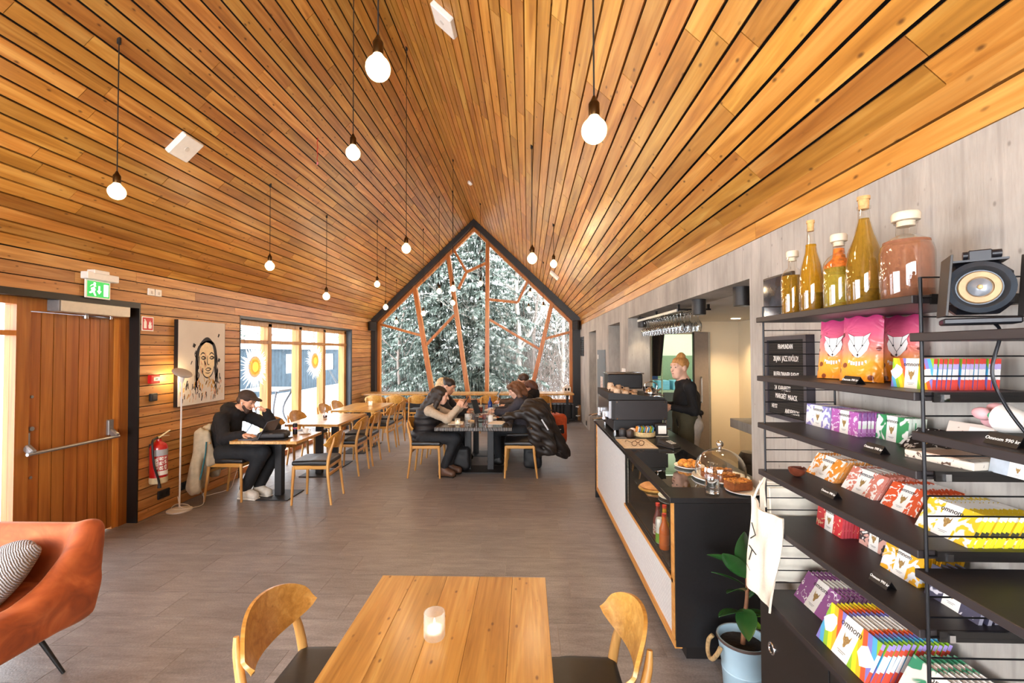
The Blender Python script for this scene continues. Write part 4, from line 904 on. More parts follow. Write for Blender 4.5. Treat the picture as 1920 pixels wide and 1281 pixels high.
for px in (-2.4, -.72, .68, 2.3): G().bx(px-.03, px+.03, .1, .16, 0, .705).obj('leg', M_BLACKP, wc)
rd = empty('radiator', (.75, 11.22, 0), 0, 'low black radiator under the right of the gable window', 'radiator')
for k in range(9): G().bx(-.4+k*.09, -.4+k*.09+.075, -.05, .05, .06, .42, .01).obj('fin', M_BLACKP, rd)
G().cyl((.42, -.03, .14), (.52, -.03, .14), .012).cyl((.46, -.03, .14), (.46, -.09, .14), .018).obj('valve', M_WHITE, rd, 40); G().cyl((.42, -.03, .36), (.5, -.03, .36), .012).cyl((.47, -.03, .36), (.47, -.08, .36), .02).obj('valve', M_WHITE, rd, 40)
G().bx(-.4, .4, -.02, .02, .02, .08).obj('foot_rail', M_BLACKP, rd)
# ================================================================ orange velvet armchair and cushion
def velvet():
    m, t, b = nt('rust_velvet'); n1 = N(t, 'ShaderNodeTexNoise', Scale=6., Detail=4., Distortion=1.5); t.links.new(N(t, 'ShaderNodeTexCoord').outputs['Object'], n1.inputs['Vector'])
    t.links.new(ramp(t, n1.outputs['Fac'], [(.3, '843a12'), (.55, 'a84e1c'), (.75, 'bf6430')]), b.inputs['Base Color']); b.inputs['Roughness'].default_value = .75; b.inputs['Sheen Weight'].default_value = .3; b.inputs['Sheen Roughness'].default_value = .35; b.inputs['Sheen Tint'].default_value = (1, .6, .35, 1); return m
ac = empty('armchair', (-3.03, 2.1, 0), 0, 'rust orange velvet armchair at the left edge', 'armchair')
RB = Euler((RAD(-14), 0, 0)).to_matrix()
RA = (Euler((0, RAD(11), RAD(-4))).to_matrix() @ Euler((RAD(13), 0, 0)).to_matrix()); RA2 = (Euler((0, RAD(-11), RAD(4))).to_matrix() @ Euler((RAD(9), 0, 0)).to_matrix())
sh_ = [B_((0, .40, .52), (.50, .022, .20), .03, RB), B_((0, .03, .30), (.47, .34, .035), .03)]
for sx, RR in ((1, Euler((0, RAD(10), RAD(-3))).to_matrix()), (-1, Euler((0, RAD(-10), RAD(3))).to_matrix())):
    sh_ += [B_((sx*.53, .04, .37), (.022, .36, .085), .03, RR), C_((sx*.55, .14, .455), (sx*.525, .45, .70), .045, .048), C_((sx*.545, .24, .41), (sx*.52, .445, .61), .05, .05), C_((sx*.535, .30, .37), (sx*.52, .43, .52), .05, .05), C_((sx*.53, .34, .33), (sx*.52, .41, .42), .05, .05)]
blob('shell', sh_, velvet(), ac, .015, .08)
blob('seat_cushion', [B_((0, .02, .40), (.42, .31, .035), .03)], velvet(), ac, .018, .03)
for sx in (-1, 1):
    for sy in (-1, 1): G().cyl((sx*.40, .05+sy*.2, .27), (sx*.53, .04+sy*.26, 0), .014, .009, 10).obj('leg', M_BLACK, ac, 40)
def knit():
    m, t, b = nt('grey_knit'); tc = N(t, 'ShaderNodeTexCoord').outputs['Object']; wv = N(t, 'ShaderNodeTexWave', Scale=42., Distortion=2.5, Detail=1.); wv.bands_direction = 'DIAGONAL'; t.links.new(tc, wv.inputs['Vector'])
    n1 = N(t, 'ShaderNodeTexNoise', Scale=160.); t.links.new(tc, n1.inputs['Vector']); c = mixc(t, ramp(t, wv.outputs['Fac'], [(.1, '5f5a5c'), (.6, 'a29a98')]), ramp(t, n1.outputs['Fac'], [(.4, '6d6768'), (.6, 'b5adaa')]), .4)
    t.links.new(c, b.inputs['Base Color']); b.inputs['Roughness'].default_value = .95; bp = N(t, 'ShaderNodeBump', Strength=.6, Distance=.01); t.links.new(wv.outputs['Fac'], bp.inputs['Height']); t.links.new(bp.outputs['Normal'], b.inputs['Normal']); return m
cu = empty('cushion', (-2.80, 2.24, .515), 0, 'grey knitted cushion lying in the rust armchair', 'cushion')
RC = Euler((RAD(38), RAD(-14), RAD(-14))).to_matrix()
blob('cover', [E_((0, 0, 0), (.27, .27, .095), RC), *[C_(RC @ V((sx*.13, sy*.13, 0)), RC @ V((sx*.19, sy*.19, 0)), .035, .018) for sx in (-1, 1) for sy in (-1, 1)]], knit(), cu, .012, .05)
# ================================================================ things on the tables
FROST = translucent('ribbed_glass', 'f4f1ec', .8)
_t = FROST.node_tree; _o = _t.nodes['Material Output']; _l = _o.inputs[0].links[0].from_socket; _tr = N(_t, 'ShaderNodeBsdfTransparent'); _mx = N(_t, 'ShaderNodeMixShader'); _mx.inputs[0].default_value = .32; _t.links.new(_tr.outputs[0], _mx.inputs[1]); _t.links.new(_l, _mx.inputs[2]); _t.links.new(_mx.outputs[0], _o.inputs[0])
def tealight(x, y, z, label):
    t = empty('tealight_glass', (x, y, z), 0, label, 'candle'); r = .036
    g = G().lathe([(0, .0), (r*.92, 0), (r, .006), (r, .03), (r*1.02, .033), (r, .036), (r, .05), (r*1.02, .053), (r, .056), (r*.99, .086), (r*.9, .086), (r*.86, .02), (0, .018)], 32, cap=False); g.obj('holder', FROST, t, 50)
    G().lathe([(0, .021), (.024, .021), (.024, .036), (0, .036)], 20).obj('wax', mat('wax', 'f6e7c4', .5, emit=(1, .8, .5), es=1.0), t, 40)
    G().lathe([(0, .04), (.004, .045), (.003, .055), (0, .066)], 10).obj('flame', mat('flame', 'ffdf9a', .5, emit=(1, .75, .4), es=15.), t, 180); return t
tealight(-.322, 1.565, .745, 'ribbed glass tealight burning on the foreground table')
lp = empty('laptop', (-3.10, 5.10, .745), -pi/2, 'open dark grey laptop in front of the man', 'laptop'); M_LAP = mat('space_grey', '54565c', .35, .7, var=.05)
G().bx(-.155, .155, -.11, .11, .0, .012, .003).obj('base', M_LAP, lp); G().bx(-.14, .14, -.01, .09, .0121, .0128).obj('keyboard', mat('keys', '16161a', .5), lp)
so_ = G().bx(-.155, .155, -.003, .003, 0, .215, .002).obj('screen', M_LAP, lp); so_.location = (0, .112, .012); so_.rotation_euler = (RAD(-28), 0, 0)
G().bx(-.145, .145, -.0042, -.0032, .012, .205).obj('display', mat('dark_display', '1a2230', .15), so_)
lp.rotation_euler = (0, 0, -pi/2+.05)
sl = empty('laptop_sleeve', (-2.84, 5.02, .745), .15, 'flat black placemat folder on the laptop table', 'folder'); G().bx(-.2, .17, -.09, .1, 0, .008, .002).obj('cover', mat('black_card', '201d1e', .7), sl); G().bx(-.19, .16, -.085, .095, .0081, .009).obj('sheet', M_BLACKP, sl)
bg_ = empty('pouch', (-2.86, 5.06, .755), .1, 'soft black zipped pouch lying on the laptop table', 'pouch'); blob('body', [B_((0, 0, .035), (.13, .065, .012), .022), E_((.06, .02, .05), (.09, .05, .04)), E_((-.07, -.01, .045), (.07, .05, .03))], mat('pouch_nylon', '191617', .55, var=.25, bump=.1), bg_, .009, .03); G().tube([(-.13, -.07, .05), (0, -.082, .058), (.13, -.07, .055)], .003, 6).obj('zip', M_STEEL, bg_)
cn = empty('drink_can', (-2.76, 5.33, .745), .5, 'slim black cola can on the laptop table', 'can'); G().lathe([(.02, 0), (.026, .004), (.026, .12), (.021, .128), (.021, .131), (0, .128)], 20).obj('body', mat('can_black', '17171c', .3, .4), cn, 40); G().lathe([(.0262, .06), (.0262, .085)], 20, cap=False).obj('band', pattern('can_print', '2a4d9b', 'c7242e', 'e8e8ea', 40., .45, .5), cn, 180)
cp = empty('coffee_cup', (-2.66, 5.38, .745), 0, 'white cup on a saucer on the laptop table', 'cup'); G().lathe([(0, 0), (.04, 0), (.07, .01), (.072, .013), (.04, .008), (0, .007)], 24).obj('saucer', M_WHITE, cp, 50); G().lathe([(.022, .009), (.034, .03), (.038, .06), (.035, .06), (.03, .03), (0, .015)], 24).obj('cup', M_WHITE, cp, 50); G().tube(cr([(.035, 0, .05), (.058, 0, .045), (.055, 0, .025), (.032, 0, .022)], 4), .004, 6).obj('handle', M_WHITE, cp, 60)
wgl = empty('water_glass', (-2.93, 5.42, .745), 0, 'half hidden water glass behind the black pouch', 'glass'); G().lathe([(0, 0), (.028, 0), (.032, .1), (.03, .1), (.026, .008), (0, .006)], 20, cap=False).obj('bowl', M_GLASS, wgl, 50); G().lathe([(0, .009), (.0255, .009), (.027, .05), (0, .05)], 16).obj('water', clear_glass('water', (.97, .99, 1), 1.33), wgl, 50)
def carafe(x, y, z, label, s=1.0):
    t = empty('cruet', (x, y, z), 0, label, 'bottle'); G().lathe([(0, 0), (.028*s, 0), (.032*s, .02*s), (.03*s, .05*s), (.012*s, .085*s), (.011*s, .12*s), (.009*s, .12*s), (.009*s, .085*s), (.026*s, .045*s), (0, .006)], 18, cap=False).obj('glass_body', M_GLASS, t, 60); G().lathe([(0, .008*s), (.026*s, .008*s), (.026*s, .04*s), (0, .04*s)], 14).obj('contents', mat('dark_vinegar', '3a1d10', .3), t, 60); G().cyl((0, 0, .118*s), (0, 0, .15*s), .006*s, .002*s, 8).obj('spout', M_STEEL, t, 40)
carafe(-2.98, 6.62, .745, 'small glass oil bottle on the second window table', 1.1); tealight(-2.83, 8.12, .745, 'glass tealight on the third window table')
tealight(-.93, 6.02, .745, 'glass tealight at the near end of the long table')
def tumbler(x, y, label, h=.11, r=.034, z=.745, drink=None, nm='tumbler', grp='glasses on the long table'):
    t = empty(nm, (x, y, z), 0, label, 'glass', grp); G().lathe([(0, 0), (r*.85, 0), (r, h), (r*.94, h), (r*.8, .008), (0, .006)], 18, cap=False).obj('bowl', M_GLASS, t, 50)
    if drink: G().lathe([(0, .009), (r*.78, .009), (r*.88, h*.7), (0, h*.7)], 16).obj('drink', drink, t, 50)
REDD = mat('red_drink', '8c1f1a', .2); COLA = mat('cola', '1c0d08', .15)
for i, (x, y, h, d) in enumerate(((-.80, 6.05, .10, None), (-.70, 6.22, .12, COLA), (-.56, 6.08, .13, None), (-.62, 6.5, .11, REDD), (-.83, 6.75, .10, None), (-.52, 6.85, .12, None), (-.75, 7.3, .11, REDD), (-.55, 7.5, .11, None))):
    tumbler(x, y, ('tall clear glass nearest the tealight', 'glass of dark cola in the middle of the long table', 'tall clear glass by the white papers', 'glass with red drink beside the cola', 'clear glass by the phone at the long table', 'clear glass before the wavy haired person', 'glass of red drink farther down the long table', 'clear glass farthest down the long table')[i], h, .034, drink=d)
for i, (x, y, rz, lab) in enumerate(((-.98, 6.2, .1, 'white menu sheet before the dark haired woman'), (-.42, 6.22, -.15, 'white menu sheet before the black coat'), (-.6, 7.0, .4, 'crumpled paper sheet in the middle of the long table'))):
    t = tag(G().bx(-.1, .1, -.145, .145, 0, .002).obj('paper_sheet', M_PAPER), lab, 'paper', 'sheets on the long table'); t.location = (x, y, .7455); t.rotation_euler = (0, 0, rz)
def bottle_water(x, y, z, label, body=None, h=.26):
    t = empty('water_bottle', (x, y, z), 0, label, 'bottle'); G().lathe([(0, 0), (.034, 0), (.036, .01), (.036, h*.6), (.014, h*.8), (.013, h), (.011, h), (.011, h*.8), (.032, h*.58), (.032, .01), (0, .008)], 20, cap=False).obj('glass_body', body or M_GLASS, t, 50); G().cyl((0, 0, h*.98), (0, 0, h+.02), .014, n=14).obj('cap', mat('cap_grey', '9a9a9a', .4), t, 40)
bottle_water(-.63, 7.62, .745, 'dark blue bottle at the far end of the long table', mat('blue_glass', '1f3d8a', .15), .2); bottle_water(-.47, 7.35, .745, 'clear water bottle standing on the long table')
for i, (x, y, r_, m_, lab) in enumerate(((-.68, 6.68, .10, M_WHITE, 'white plate with food scraps on the long table'), (-.45, 6.62, .085, mat('dark_plate', '2a2724', .4), 'dark plate by the wavy haired person'), (-.9, 7.2, .1, M_WHITE, 'white plate before the person in the dark jacket'))):
    t = empty('plate', (x, y, .745), 0, lab, 'plate', 'plates on the long table'); G().lathe([(0, 0), (r_*.6, 0), (r_, .014), (r_, .018), (r_*.6, .006), (0, .005)], 28).obj('dish', m_, t, 50); G().sphere((0, .01, .015), .04, 10, 6, (1, .8, .35)).sphere((-.03, -.02, .014), .025, 8, 5, (1, 1, .5)).obj('food', mat('food_scraps', 'a8623a', .7, var=.4, scale=40), t, 180)
t = tag(G().bx(-.04, .04, -.08, .08, 0, .009, .003).obj('phone', mat('phone_black', '101014', .15)), 'black phone lying by the tealight on the long table', 'phone'); t.location = (-.66, 6.35, .7455); t.rotation_euler = (0, 0, .5)
t = empty('salt_set', (-.78, 6.35, .745), 0, 'small wooden rack of salt and pepper on the long table', 'rack'); G().bx(-.05, .05, -.03, .03, 0, .02, .002).obj('tray', M_OAK, t)
for q in (-.025, .025): G().cyl((q, 0, .02), (q, 0, .075), .016, n=14).obj('shaker', mat('shaker_%g' % q, 'cfc8bd' if q < 0 else '3b3632', .4), t, 40)
t = empty('house_lantern', (.93, 10.95, .745), .2, 'little white house lantern on the window counter', 'lantern'); G().prism([(-.09, 0), (.09, 0), (.09, .11), (0, .18), (-.09, .11)], (0, .1, 0), (0, -.05, 0)).obj('house', M_WHITE, t)
for q in (-.035, .035): G().bx(q-.022, q+.022, -.052, -.049, .03, .09).obj('window', M_DARK, t)
for i, (x, y) in enumerate(((-3.05, 10.7), (-2.55, 10.8), (-2.35, 10.65), (-.6, 10.7))):
    tumbler(x, y, ('glass at the left of the gable window counter', 'glass in the middle left of the gable window counter', 'glass beside the third chair on the gable counter', 'glass on the gable counter behind the long table')[i], .12, .036, nm='tumbler', grp='glasses on the gable counter')

# ---- more crockery on the long table
for i, (x, y, lab) in enumerate(((-.86, 6.48, 'white mug left of the salt rack'), (-.52, 6.34, 'white mug beside the menu sheet near the coat'), (-.58, 7.18, 'white mug in the middle of the long table'), (-.78, 7.52, 'white mug at the far left of the long table'))):
    t = empty('mug', (x, y, .745), i*1.7, lab, 'mug', 'mugs on the long table'); G().lathe([(0, 0), (.034, 0), (.038, .01), (.039, .085), (.036, .085), (.034, .012), (0, .008)], 20).obj('cup', M_WHITE, t, 50); G().tube(cr([(.037, 0, .07), (.06, 0, .065), (.06, 0, .03), (.037, 0, .022)], 4), .005, 6).obj('handle', M_WHITE, t, 60); G().lathe([(0, .06), (.0345, .06), (.0345, .064), (0, .065)], 16).obj('coffee', COLA, t)
for i, (x, y, rz, lab) in enumerate(((-.90, 6.98, .3, 'crumpled white napkin before the navy jacket'), (-.48, 6.52, 1.0, 'crumpled white napkin by the dark plate'), (-.66, 7.4, .2, 'crumpled white napkin near the blue bottle'))):
    t = tag(blob('napkin', [E_((0, 0, .012), (.05, .035, .012)), E_((.02, .01, .022), (.025, .02, .015)), E_((-.025, -.01, .018), (.02, .025, .014))], M_PAPER, None, .008, .02), lab, 'napkin', 'napkins on the long table'); t.location = (x, y, .7455); t.rotation_euler = (0, 0, rz)
t = tag(G().bx(-.038, .038, -.075, .075, 0, .009, .003).obj('phone', mat('phone_blue', '22304a', .15)), 'dark blue phone lying by the middle white mug', 'phone'); t.location = (-.45, 7.12, .7455); t.rotation_euler = (0, 0, -.6)
for i, (x, y, c, lab) in enumerate(((-.60, 6.72, 'a33a22', 'small red bowl by the white plate'), (-.83, 7.05, '5c7a3a', 'small green bowl before the tablet'))):
    t = empty('bowl', (x, y, .745), 0, lab, 'bowl'); G().lathe([(0, 0), (.03, 0), (.055, .04), (.052, .041), (.028, .006), (0, .005)], 22).obj('dish', M_WHITE, t, 50); G().sphere((0, 0, .028), .044, 12, 6, (1, 1, .4)).obj('food', mat('bowl_food_'+c, c, .6, var=.4, scale=50), t, 180)
# ================================================================ people
M_SKIN = mat('skin', 'd9a384', .5, var=.06, scale=12); M_SKIN2 = mat('skin_fair', 'e0b198', .5, var=.06, scale=12)
M_LIP = mat('lips', 'b0685c', .45); M_EYEW = mat('eye_white', 'a89a90', .3, var=.01); M_EYED = mat('iris', '2a211c', .2)
H_DARK, H_BROWN, H_RED, H_BLOND, H_MID = [mat(n, c, .55, var=.35, scale=60, stretch=(1, 1, .15)) for n, c in (('hair_dark', '2b211c'), ('hair_brown', '6a452c'), ('hair_auburn', '5a3526'), ('hair_blond', 'b98248'), ('hair_chestnut', '3f2c22'))]
def basis(f, u=(0, 0, 1)):
    f = V(f).normalized(); r_ = f.cross(V(u)).normalized(); u2 = r_.cross(f).normalized(); return r_, f, u2
def hand(w_, d, n, side, curl=.5, spread=.0, s=1.0):
    """w_ wrist, d toward fingertips, n out of the back of the hand, side: +1/-1 thumb side along d x n"""
    d = V(d).normalized(); n = (V(n)-d*V(n).dot(d)).normalized(); x = d.cross(n).normalized()*side; w_ = V(w_); P = []
    P.append(C_(w_-d*.02*s, w_+d*.015*s, .024*s, .026*s, .015)); P.append(B_(w_+d*.05*s, (.034*s, .036*s, .006*s), .009*s, MX((x, d, n)).transposed(), .012))
    for i, (o_, L_) in enumerate(((.031, .072), (.0105, .08), (-.0105, .075), (-.031, .06))):
        p = w_+d*.085*s+x*o_*s; a = curl*.45; dd = (d+x*spread*o_*12).normalized(); rr = .0086*s
        for k, fr in enumerate((.45, .31, .24)):
            q = (dd*cos(a)-n*sin(a)).normalized(); e = p+q*L_*fr*s; P.append(C_(p, e, rr, rr*.9, .004)); p = e; rr *= .9; a += curl*(.75 if k == 0 else .55)
    p = w_+d*.02*s+x*.03*s; q = (d*.55+x*.75-n*.25).normalized(); e = p+q*.04*s; P.append(C_(p, e, .0125*s, .0105*s, .012)); q2 = (d*.9+x*.25-n*.4*curl).normalized(); P.append(C_(e, e+q2*.045*s, .010*s, .008*s, .004)); return P
def head_prims(c, f, u=(0, 0, 1)):
    r_, f, u = basis(f, u); c = V(c); Q = lambda a, b, d: c+r_*a+f*b+u*d; R_ = MX((r_, f, u)).transposed()
    P = [E_(Q(0, -.012, .028), (.076, .096, .088), R_, .03), E_(Q(0, .022, -.045), (.060, .068, .075), R_, .03), C_(Q(-.016, .052, -.094), Q(.016, .052, -.094), .024, .024, .03), C_(Q(0, .088, .006), Q(0, .108, -.030), .009, .013, .012),
         C_(Q(-.038, .074, .030), Q(.038, .074, .030), .016, .016, .02), C_(Q(-.018, .083, -.062), Q(.018, .083, -.062), .009, .009, .01), E_(Q(-.042, .055, -.03), (.024, .024, .026), R_, .02), E_(Q(.042, .055, -.03), (.024, .024, .026), R_, .02)]
    for s in (-1, 1): P += [E_(Q(s*.076, -.008, -.006), (.010, .020, .032), R_, .008)]
    return P, Q, R_
def face_parts(t, Q, R_, beard=None, hairm=None):
    ew = G(); ed = G(); lp_ = G(); br = G()
    for s in (-1, 1):
        ew.sphere(Q(s*.031, .0775, .006), .0115, 10, 8, (1.15, .8, .5), R_); ed.sphere(Q(s*.031, .0825, .006), .0064, 8, 6)
        br.tube([Q(s*.014, .092, .029), Q(s*.032, .091, .034), Q(s*.05, .079, .028)], [.0035, .004, .0025], 6)
    lp_.tube([Q(-.022, .083, -.064), Q(-.008, .091, -.061), Q(0, .091, -.062), Q(.008, .091, -.061), Q(.022, .083, -.064)], [.002, .005, .0055, .005, .002], 6)
    ew.obj('eye_whites', M_EYEW, t, 180); ed.obj('irises', M_EYED, t, 180); lp_.obj('lips', M_LIP, t, 180); br.obj('eyebrows', hairm or H_DARK, t, 180)
def interp(a, b, k): return V(a).lerp(V(b), k)
def person(label, J, skin=M_SKIN, h=.009, curl=(.6, .6), beard=None):
    """J: joints in world space"""
    t = empty('person', (J['pelvis'][0], J['pelvis'][1], 0), 0, label, 'person'); off = V((J['pelvis'][0], J['pelvis'][1], 0))
    K = {k: (V(v)-off if k not in ('face', 'hd', 'hn', 'hup', 'ts') else v) for k, v in J.items()}
    P, Q, R_ = head_prims(K['head'], J['face'], J.get('hup', (0, 0, 1)))
    P += [C_(Q(0, -.03, -.07), K['neck'], .05, .055, .03), C_(K['neck'], K['chest'], .06, .105, .05), C_(K['chest'], K['pelvis'], .11, .115, .05)]
    for i, s in enumerate('RL'):
        sh, el, wr, hp, kn, an, to = (K[n+s] for n in ('sh', 'el', 'wr', 'hip', 'knee', 'ank', 'toe'))
        P += [C_(K['neck'], sh, .045, .05, .04), C_(sh, el, .046, .037, .03), C_(el, wr, .037, .025, .02), C_(hp, kn, .078, .055, .04), C_(kn, an, .054, .034, .03), C_(an, to, .034, .028, .02)]
        P += hand(wr, J['hd'][i], J['hn'][i], (1 if s == 'R' else -1)*J.get('ts', (1, 1))[i], curl[i])
    blob('body', P, skin, t, h, .03); t['_'] = 0; del t['_']
    return t, K, Q, R_
def top(t, K, m, name='shirt', a=.016, arms=True, h=.011, extra=(), k=.05, length=1.0):
    P = [C_(interp(K['neck'], K['chest'], .12), K['chest'], .075+a, .125+a), C_(K['chest'], K['pelvis'], .128+a, .13+a)]
    for s in 'RL':
        P += [C_(K['neck']-V((0, 0, .02)), K['sh'+s], .05+a*.6, .055+a)]
        if arms: P += [C_(K['sh'+s], K['el'+s], .052+a, .043+a, .03), C_(K['el'+s], interp(K['el'+s], K['wr'+s], .93), .043+a, .030+a, .03)]
    dent = lambda X, Y, Z: .0035*np.sin(55*Z+9*np.sin(17*X)+7*Y)*np.cos(38*X+21*Y)
    return blob(name, P+list(extra), m, t, h, k, dent)
def trousers(t, K, m, a=.016, h=.012):
    P = [C_(K['hipR'], K['hipL'], .10+a, .10+a), C_(K['pelvis'], K['pelvis']+V((0, 0, .06)), .11+a)]
    for s in 'RL': P += [C_(K['hip'+s], K['knee'+s], .084+a, .062+a), C_(K['knee'+s], interp(K['knee'+s], K['ank'+s], .93), .062+a, .045+a)]
    dent = lambda X, Y, Z: .003*np.sin(48*X+30*Z)*np.cos(40*Y+25*Z)
    return blob('trousers', P, m, t, h, .04, dent)
def shoes(t, K, m, sole=None):
    for s in 'RL':
        a, b = K['ank'+s], K['toe'+s]; d = (b-a); d.z = 0; d.normalize(); z = max(min(a.z, b.z)-.045, .0)
        base = V((a.x, a.y, .052+max(0, a.z-.10))); toe = V((b.x, b.y, base.z-.004))
        o = blob('shoe', [C_(base-d*.03, toe, .050, .046), C_(a+V((0, 0, .005)), base, .047, .05), C_(a, toe, .046, .042)], m, t, .009, .03)
        if sole: G().box(((base+toe)/2-V((0, 0, .040))-d*.01), ((toe-base).length+.11, .098, .02), MX((d, V((-d.y, d.x, 0)), V((0, 0, 1)))).transposed(), .009).obj('sole', sole, o)
JEAN = mat('black_denim', '191a1e', .8, var=.3, scale=50); HOOD = mat('black_hoodie', '141113', .9, var=.25, scale=30)
# ---- man with the laptop
J = dict(pelvis=(-3.62, 5.35, .53), chest=(-3.60, 5.35, .84), neck=(-3.50, 5.35, 1.015), head=(-3.355, 5.345, 1.135), face=(1, -.10, -.42), hup=(.35, 0, 1),
         shR=(-3.54, 5.16, .955), shL=(-3.52, 5.54, .955), elR=(-3.44, 5.06, .74), elL=(-3.10, 5.50, .79), wrR=(-3.22, 5.07, .785), wrL=(-3.165, 5.42, 1.00),
         hd=((1, .05, -.12), (-.55, -.25, .55)), hn=((0, 0, 1), (.7, .4, .6)), hipR=(-3.58, 5.26, .53), hipL=(-3.58, 5.44, .53), kneeR=(-3.10, 5.24, .545), kneeL=(-3.06, 5.50, .56),
         ankR=(-3.33, 5.27, .10), ankL=(-3.24, 5.40, .10), toeR=(-3.19, 5.24, .05), toeL=(-3.10, 5.36, .05), ts=(1, 1))
t, K, Q, R_ = person('man in black hoodie and dark cap working at a laptop', J, M_SKIN, .0075, (.45, 1.3))
face_parts(t, Q, R_, hairm=H_MID)
n_ = K['neck']
top(t, K, HOOD, 'hoodie', .022, True, .010, [E_(n_+V((-.075, 0, .035)), (.075, .125, .07)), C_(n_+V((-.03, -.10, .03)), n_+V((.06, -.055, -.02)), .042, .03), C_(n_+V((-.03, .10, .03)), n_+V((.06, .055, -.02)), .042, .03)])
trousers(t, K, JEAN, .02); shoes(t, K, mat('white_trainers', 'd8d2c6', .6, var=.1), mat('shoe_sole', 'e8e4da', .6))
for s in 'RL': G().cyl(interp(K['knee'+s], K['ank'+s], .85), K['ank'+s]-V((0, 0, .02)), .050, .050, 14).obj('sock', mat('white_sock', 'e6e2da', .9), t, 60)
capm = mat('brown_cap', '3a2c26', .85, var=.15, scale=40)
blob('cap', [E_(Q(0, -.016, .052), (.086, .106, .078), R_), E_(Q(0, .09, .068), (.072, .085, .010), MX.Rotation(0, 3, 'X') @ R_)], capm, t, .0075, .02)
blob('beard', [C_(Q(-.055, .03, -.055), Q(-.02, .065, -.098), .023, .026), C_(Q(.055, .03, -.055), Q(.02, .065, -.098), .023, .026), C_(Q(-.02, .066, -.1), Q(.02, .066, -.1), .027), C_(Q(-.024, .082, -.05), Q(.024, .082, -.05), .009)], H_MID, t, .007, .02)
blob('hair', [E_(Q(0, -.06, -.005), (.078, .055, .065), R_)], H_MID, t, .009, .02)
G().sphere(Q(.083, .002, -.012), .008, 8, 6).tube([Q(.085, .006, -.014), Q(.083, .012, -.04)], .0035, 6).obj('earbud', M_WHITE, t, 180)
# beige coat over his chair
t = empty('beige_coat', (-3.78, 5.36, .9), 0, 'beige jacket hung over the back of the man\'s chair', 'coat')
dent = lambda X, Y, Z: .012*np.sin(34*Y+6*Z+3*X)+.006*np.sin(70*X+40*Y)
blob('cloth', [C_((.0, -.20, -.12), (-.02, -.27, -.72), .055, .075), C_((.0, -.1, -.08), (-.05, -.13, -.70), .055, .07), C_((0, .1, -.08), (-.04, .1, -.62), .055, .07), C_((0, .2, -.1), (-.04, .22, -.58), .05, .06), C_((.06, -.2, -.14), (.13, -.23, -.45), .045, .05)], mat('beige_cotton', 'b9ac93', .9, var=.12, scale=20), t, .012, .05, dent)
G().tube(cr([(.12, -.275, -.2), (.115, -.285, -.35), (.07, -.30, -.62)], 5), .008, 6).obj('lining', mat('teal_lining', '2f6f78', .8), t, 60)
# ---- dark haired woman with the phone
J = dict(pelvis=(-1.47, 6.37, .52), chest=(-1.42, 6.37, .80), neck=(-1.32, 6.37, .965), head=(-1.215, 6.37, 1.105), face=(1, .06, -.22), hup=(.15, 0, 1), shR=(-1.35, 6.20, .905), shL=(-1.34, 6.54, .905), elR=(-1.09, 6.14, .80), elL=(-1.08, 6.56, .80), wrR=(-.945, 6.20, .965), wrL=(-.925, 6.44, .94),
         hd=((.35, .35, .6), (.45, -.35, .55)), hn=((.3, -1, .1), (.3, 1, .1)), hipR=(-1.44, 6.28, .52), hipL=(-1.44, 6.46, .52), kneeR=(-1.0, 6.27, .52), kneeL=(-.98, 6.47, .53), ankR=(-1.17, 6.27, .10), ankL=(-1.12, 6.44, .10), toeR=(-1.04, 6.23, .05), toeL=(-.98, 6.42, .05))
t, K, Q, R_ = person('woman with long dark hair and black vest looking at her phone', J, M_SKIN2, .009, (.9, .9)); face_parts(t, Q, R_)
top(t, K, mat('oat_knit', 'b6a590', .9, var=.1, scale=60), 'shirt', .010, True)
P = [C_(interp(K['neck'], K['chest'], .2), K['chest'], .10, .15), C_(K['chest'], K['pelvis'], .155, .165), C_(K['shR']+V((0, .03, -.02)), K['shL']+V((0, -.03, -.02)), .065)]
blob('vest', P, mat('black_down_vest', '1d1a1c', .6, var=.2, scale=20), t, .012, .06, lambda X, Y, Z: .008*np.sin(75*Z)+0*X+0*Y)
trousers(t, K, JEAN, .008); shoes(t, K, mat('brown_leather_shoe', '5a3d2c', .5, var=.15), M_BLACK)
hp = [E_(Q(0, -.03, .035), (.092, .105, .092), R_), C_(Q(0, -.08, 0), K['neck']+V((-.10, 0, -.04)), .085, .09), C_(K['neck']+V((-.10, 0, -.04)), K['neck']+V((-.13, -.02, -.26)), .085, .05), C_(Q(.075, .0, -.01), K['neck']+V((-.01, -.10, -.10)), .035, .035), C_(K['neck']+V((-.01, -.1, -.1)), K['neck']+V((-.04, -.115, -.24)), .04, .02), C_(Q(-.075, -.01, -.01), K['neck']+V((-.02, .10, -.08)), .03, .03)]
blob('hair', hp, H_DARK, t, .009, .03, lambda X, Y, Z: .006*np.sin(60*Z+40*X)*np.sin(70*Y))
t = empty('smartphone', (-.865, 6.32, 1.03), 0, 'black phone in the hands of the dark haired woman', 'phone'); M_ = Euler((RAD(10), RAD(-55), RAD(5)))
t.rotation_euler = M_; G().box((0, 0, 0), (.155, .078, .009), None, .003).obj('body', mat('phone_case', '131316', .3), t); G().box((0, 0, .0052), (.146, .07, .001)).obj('display', mat('phone_display', '22252c', .1), t)
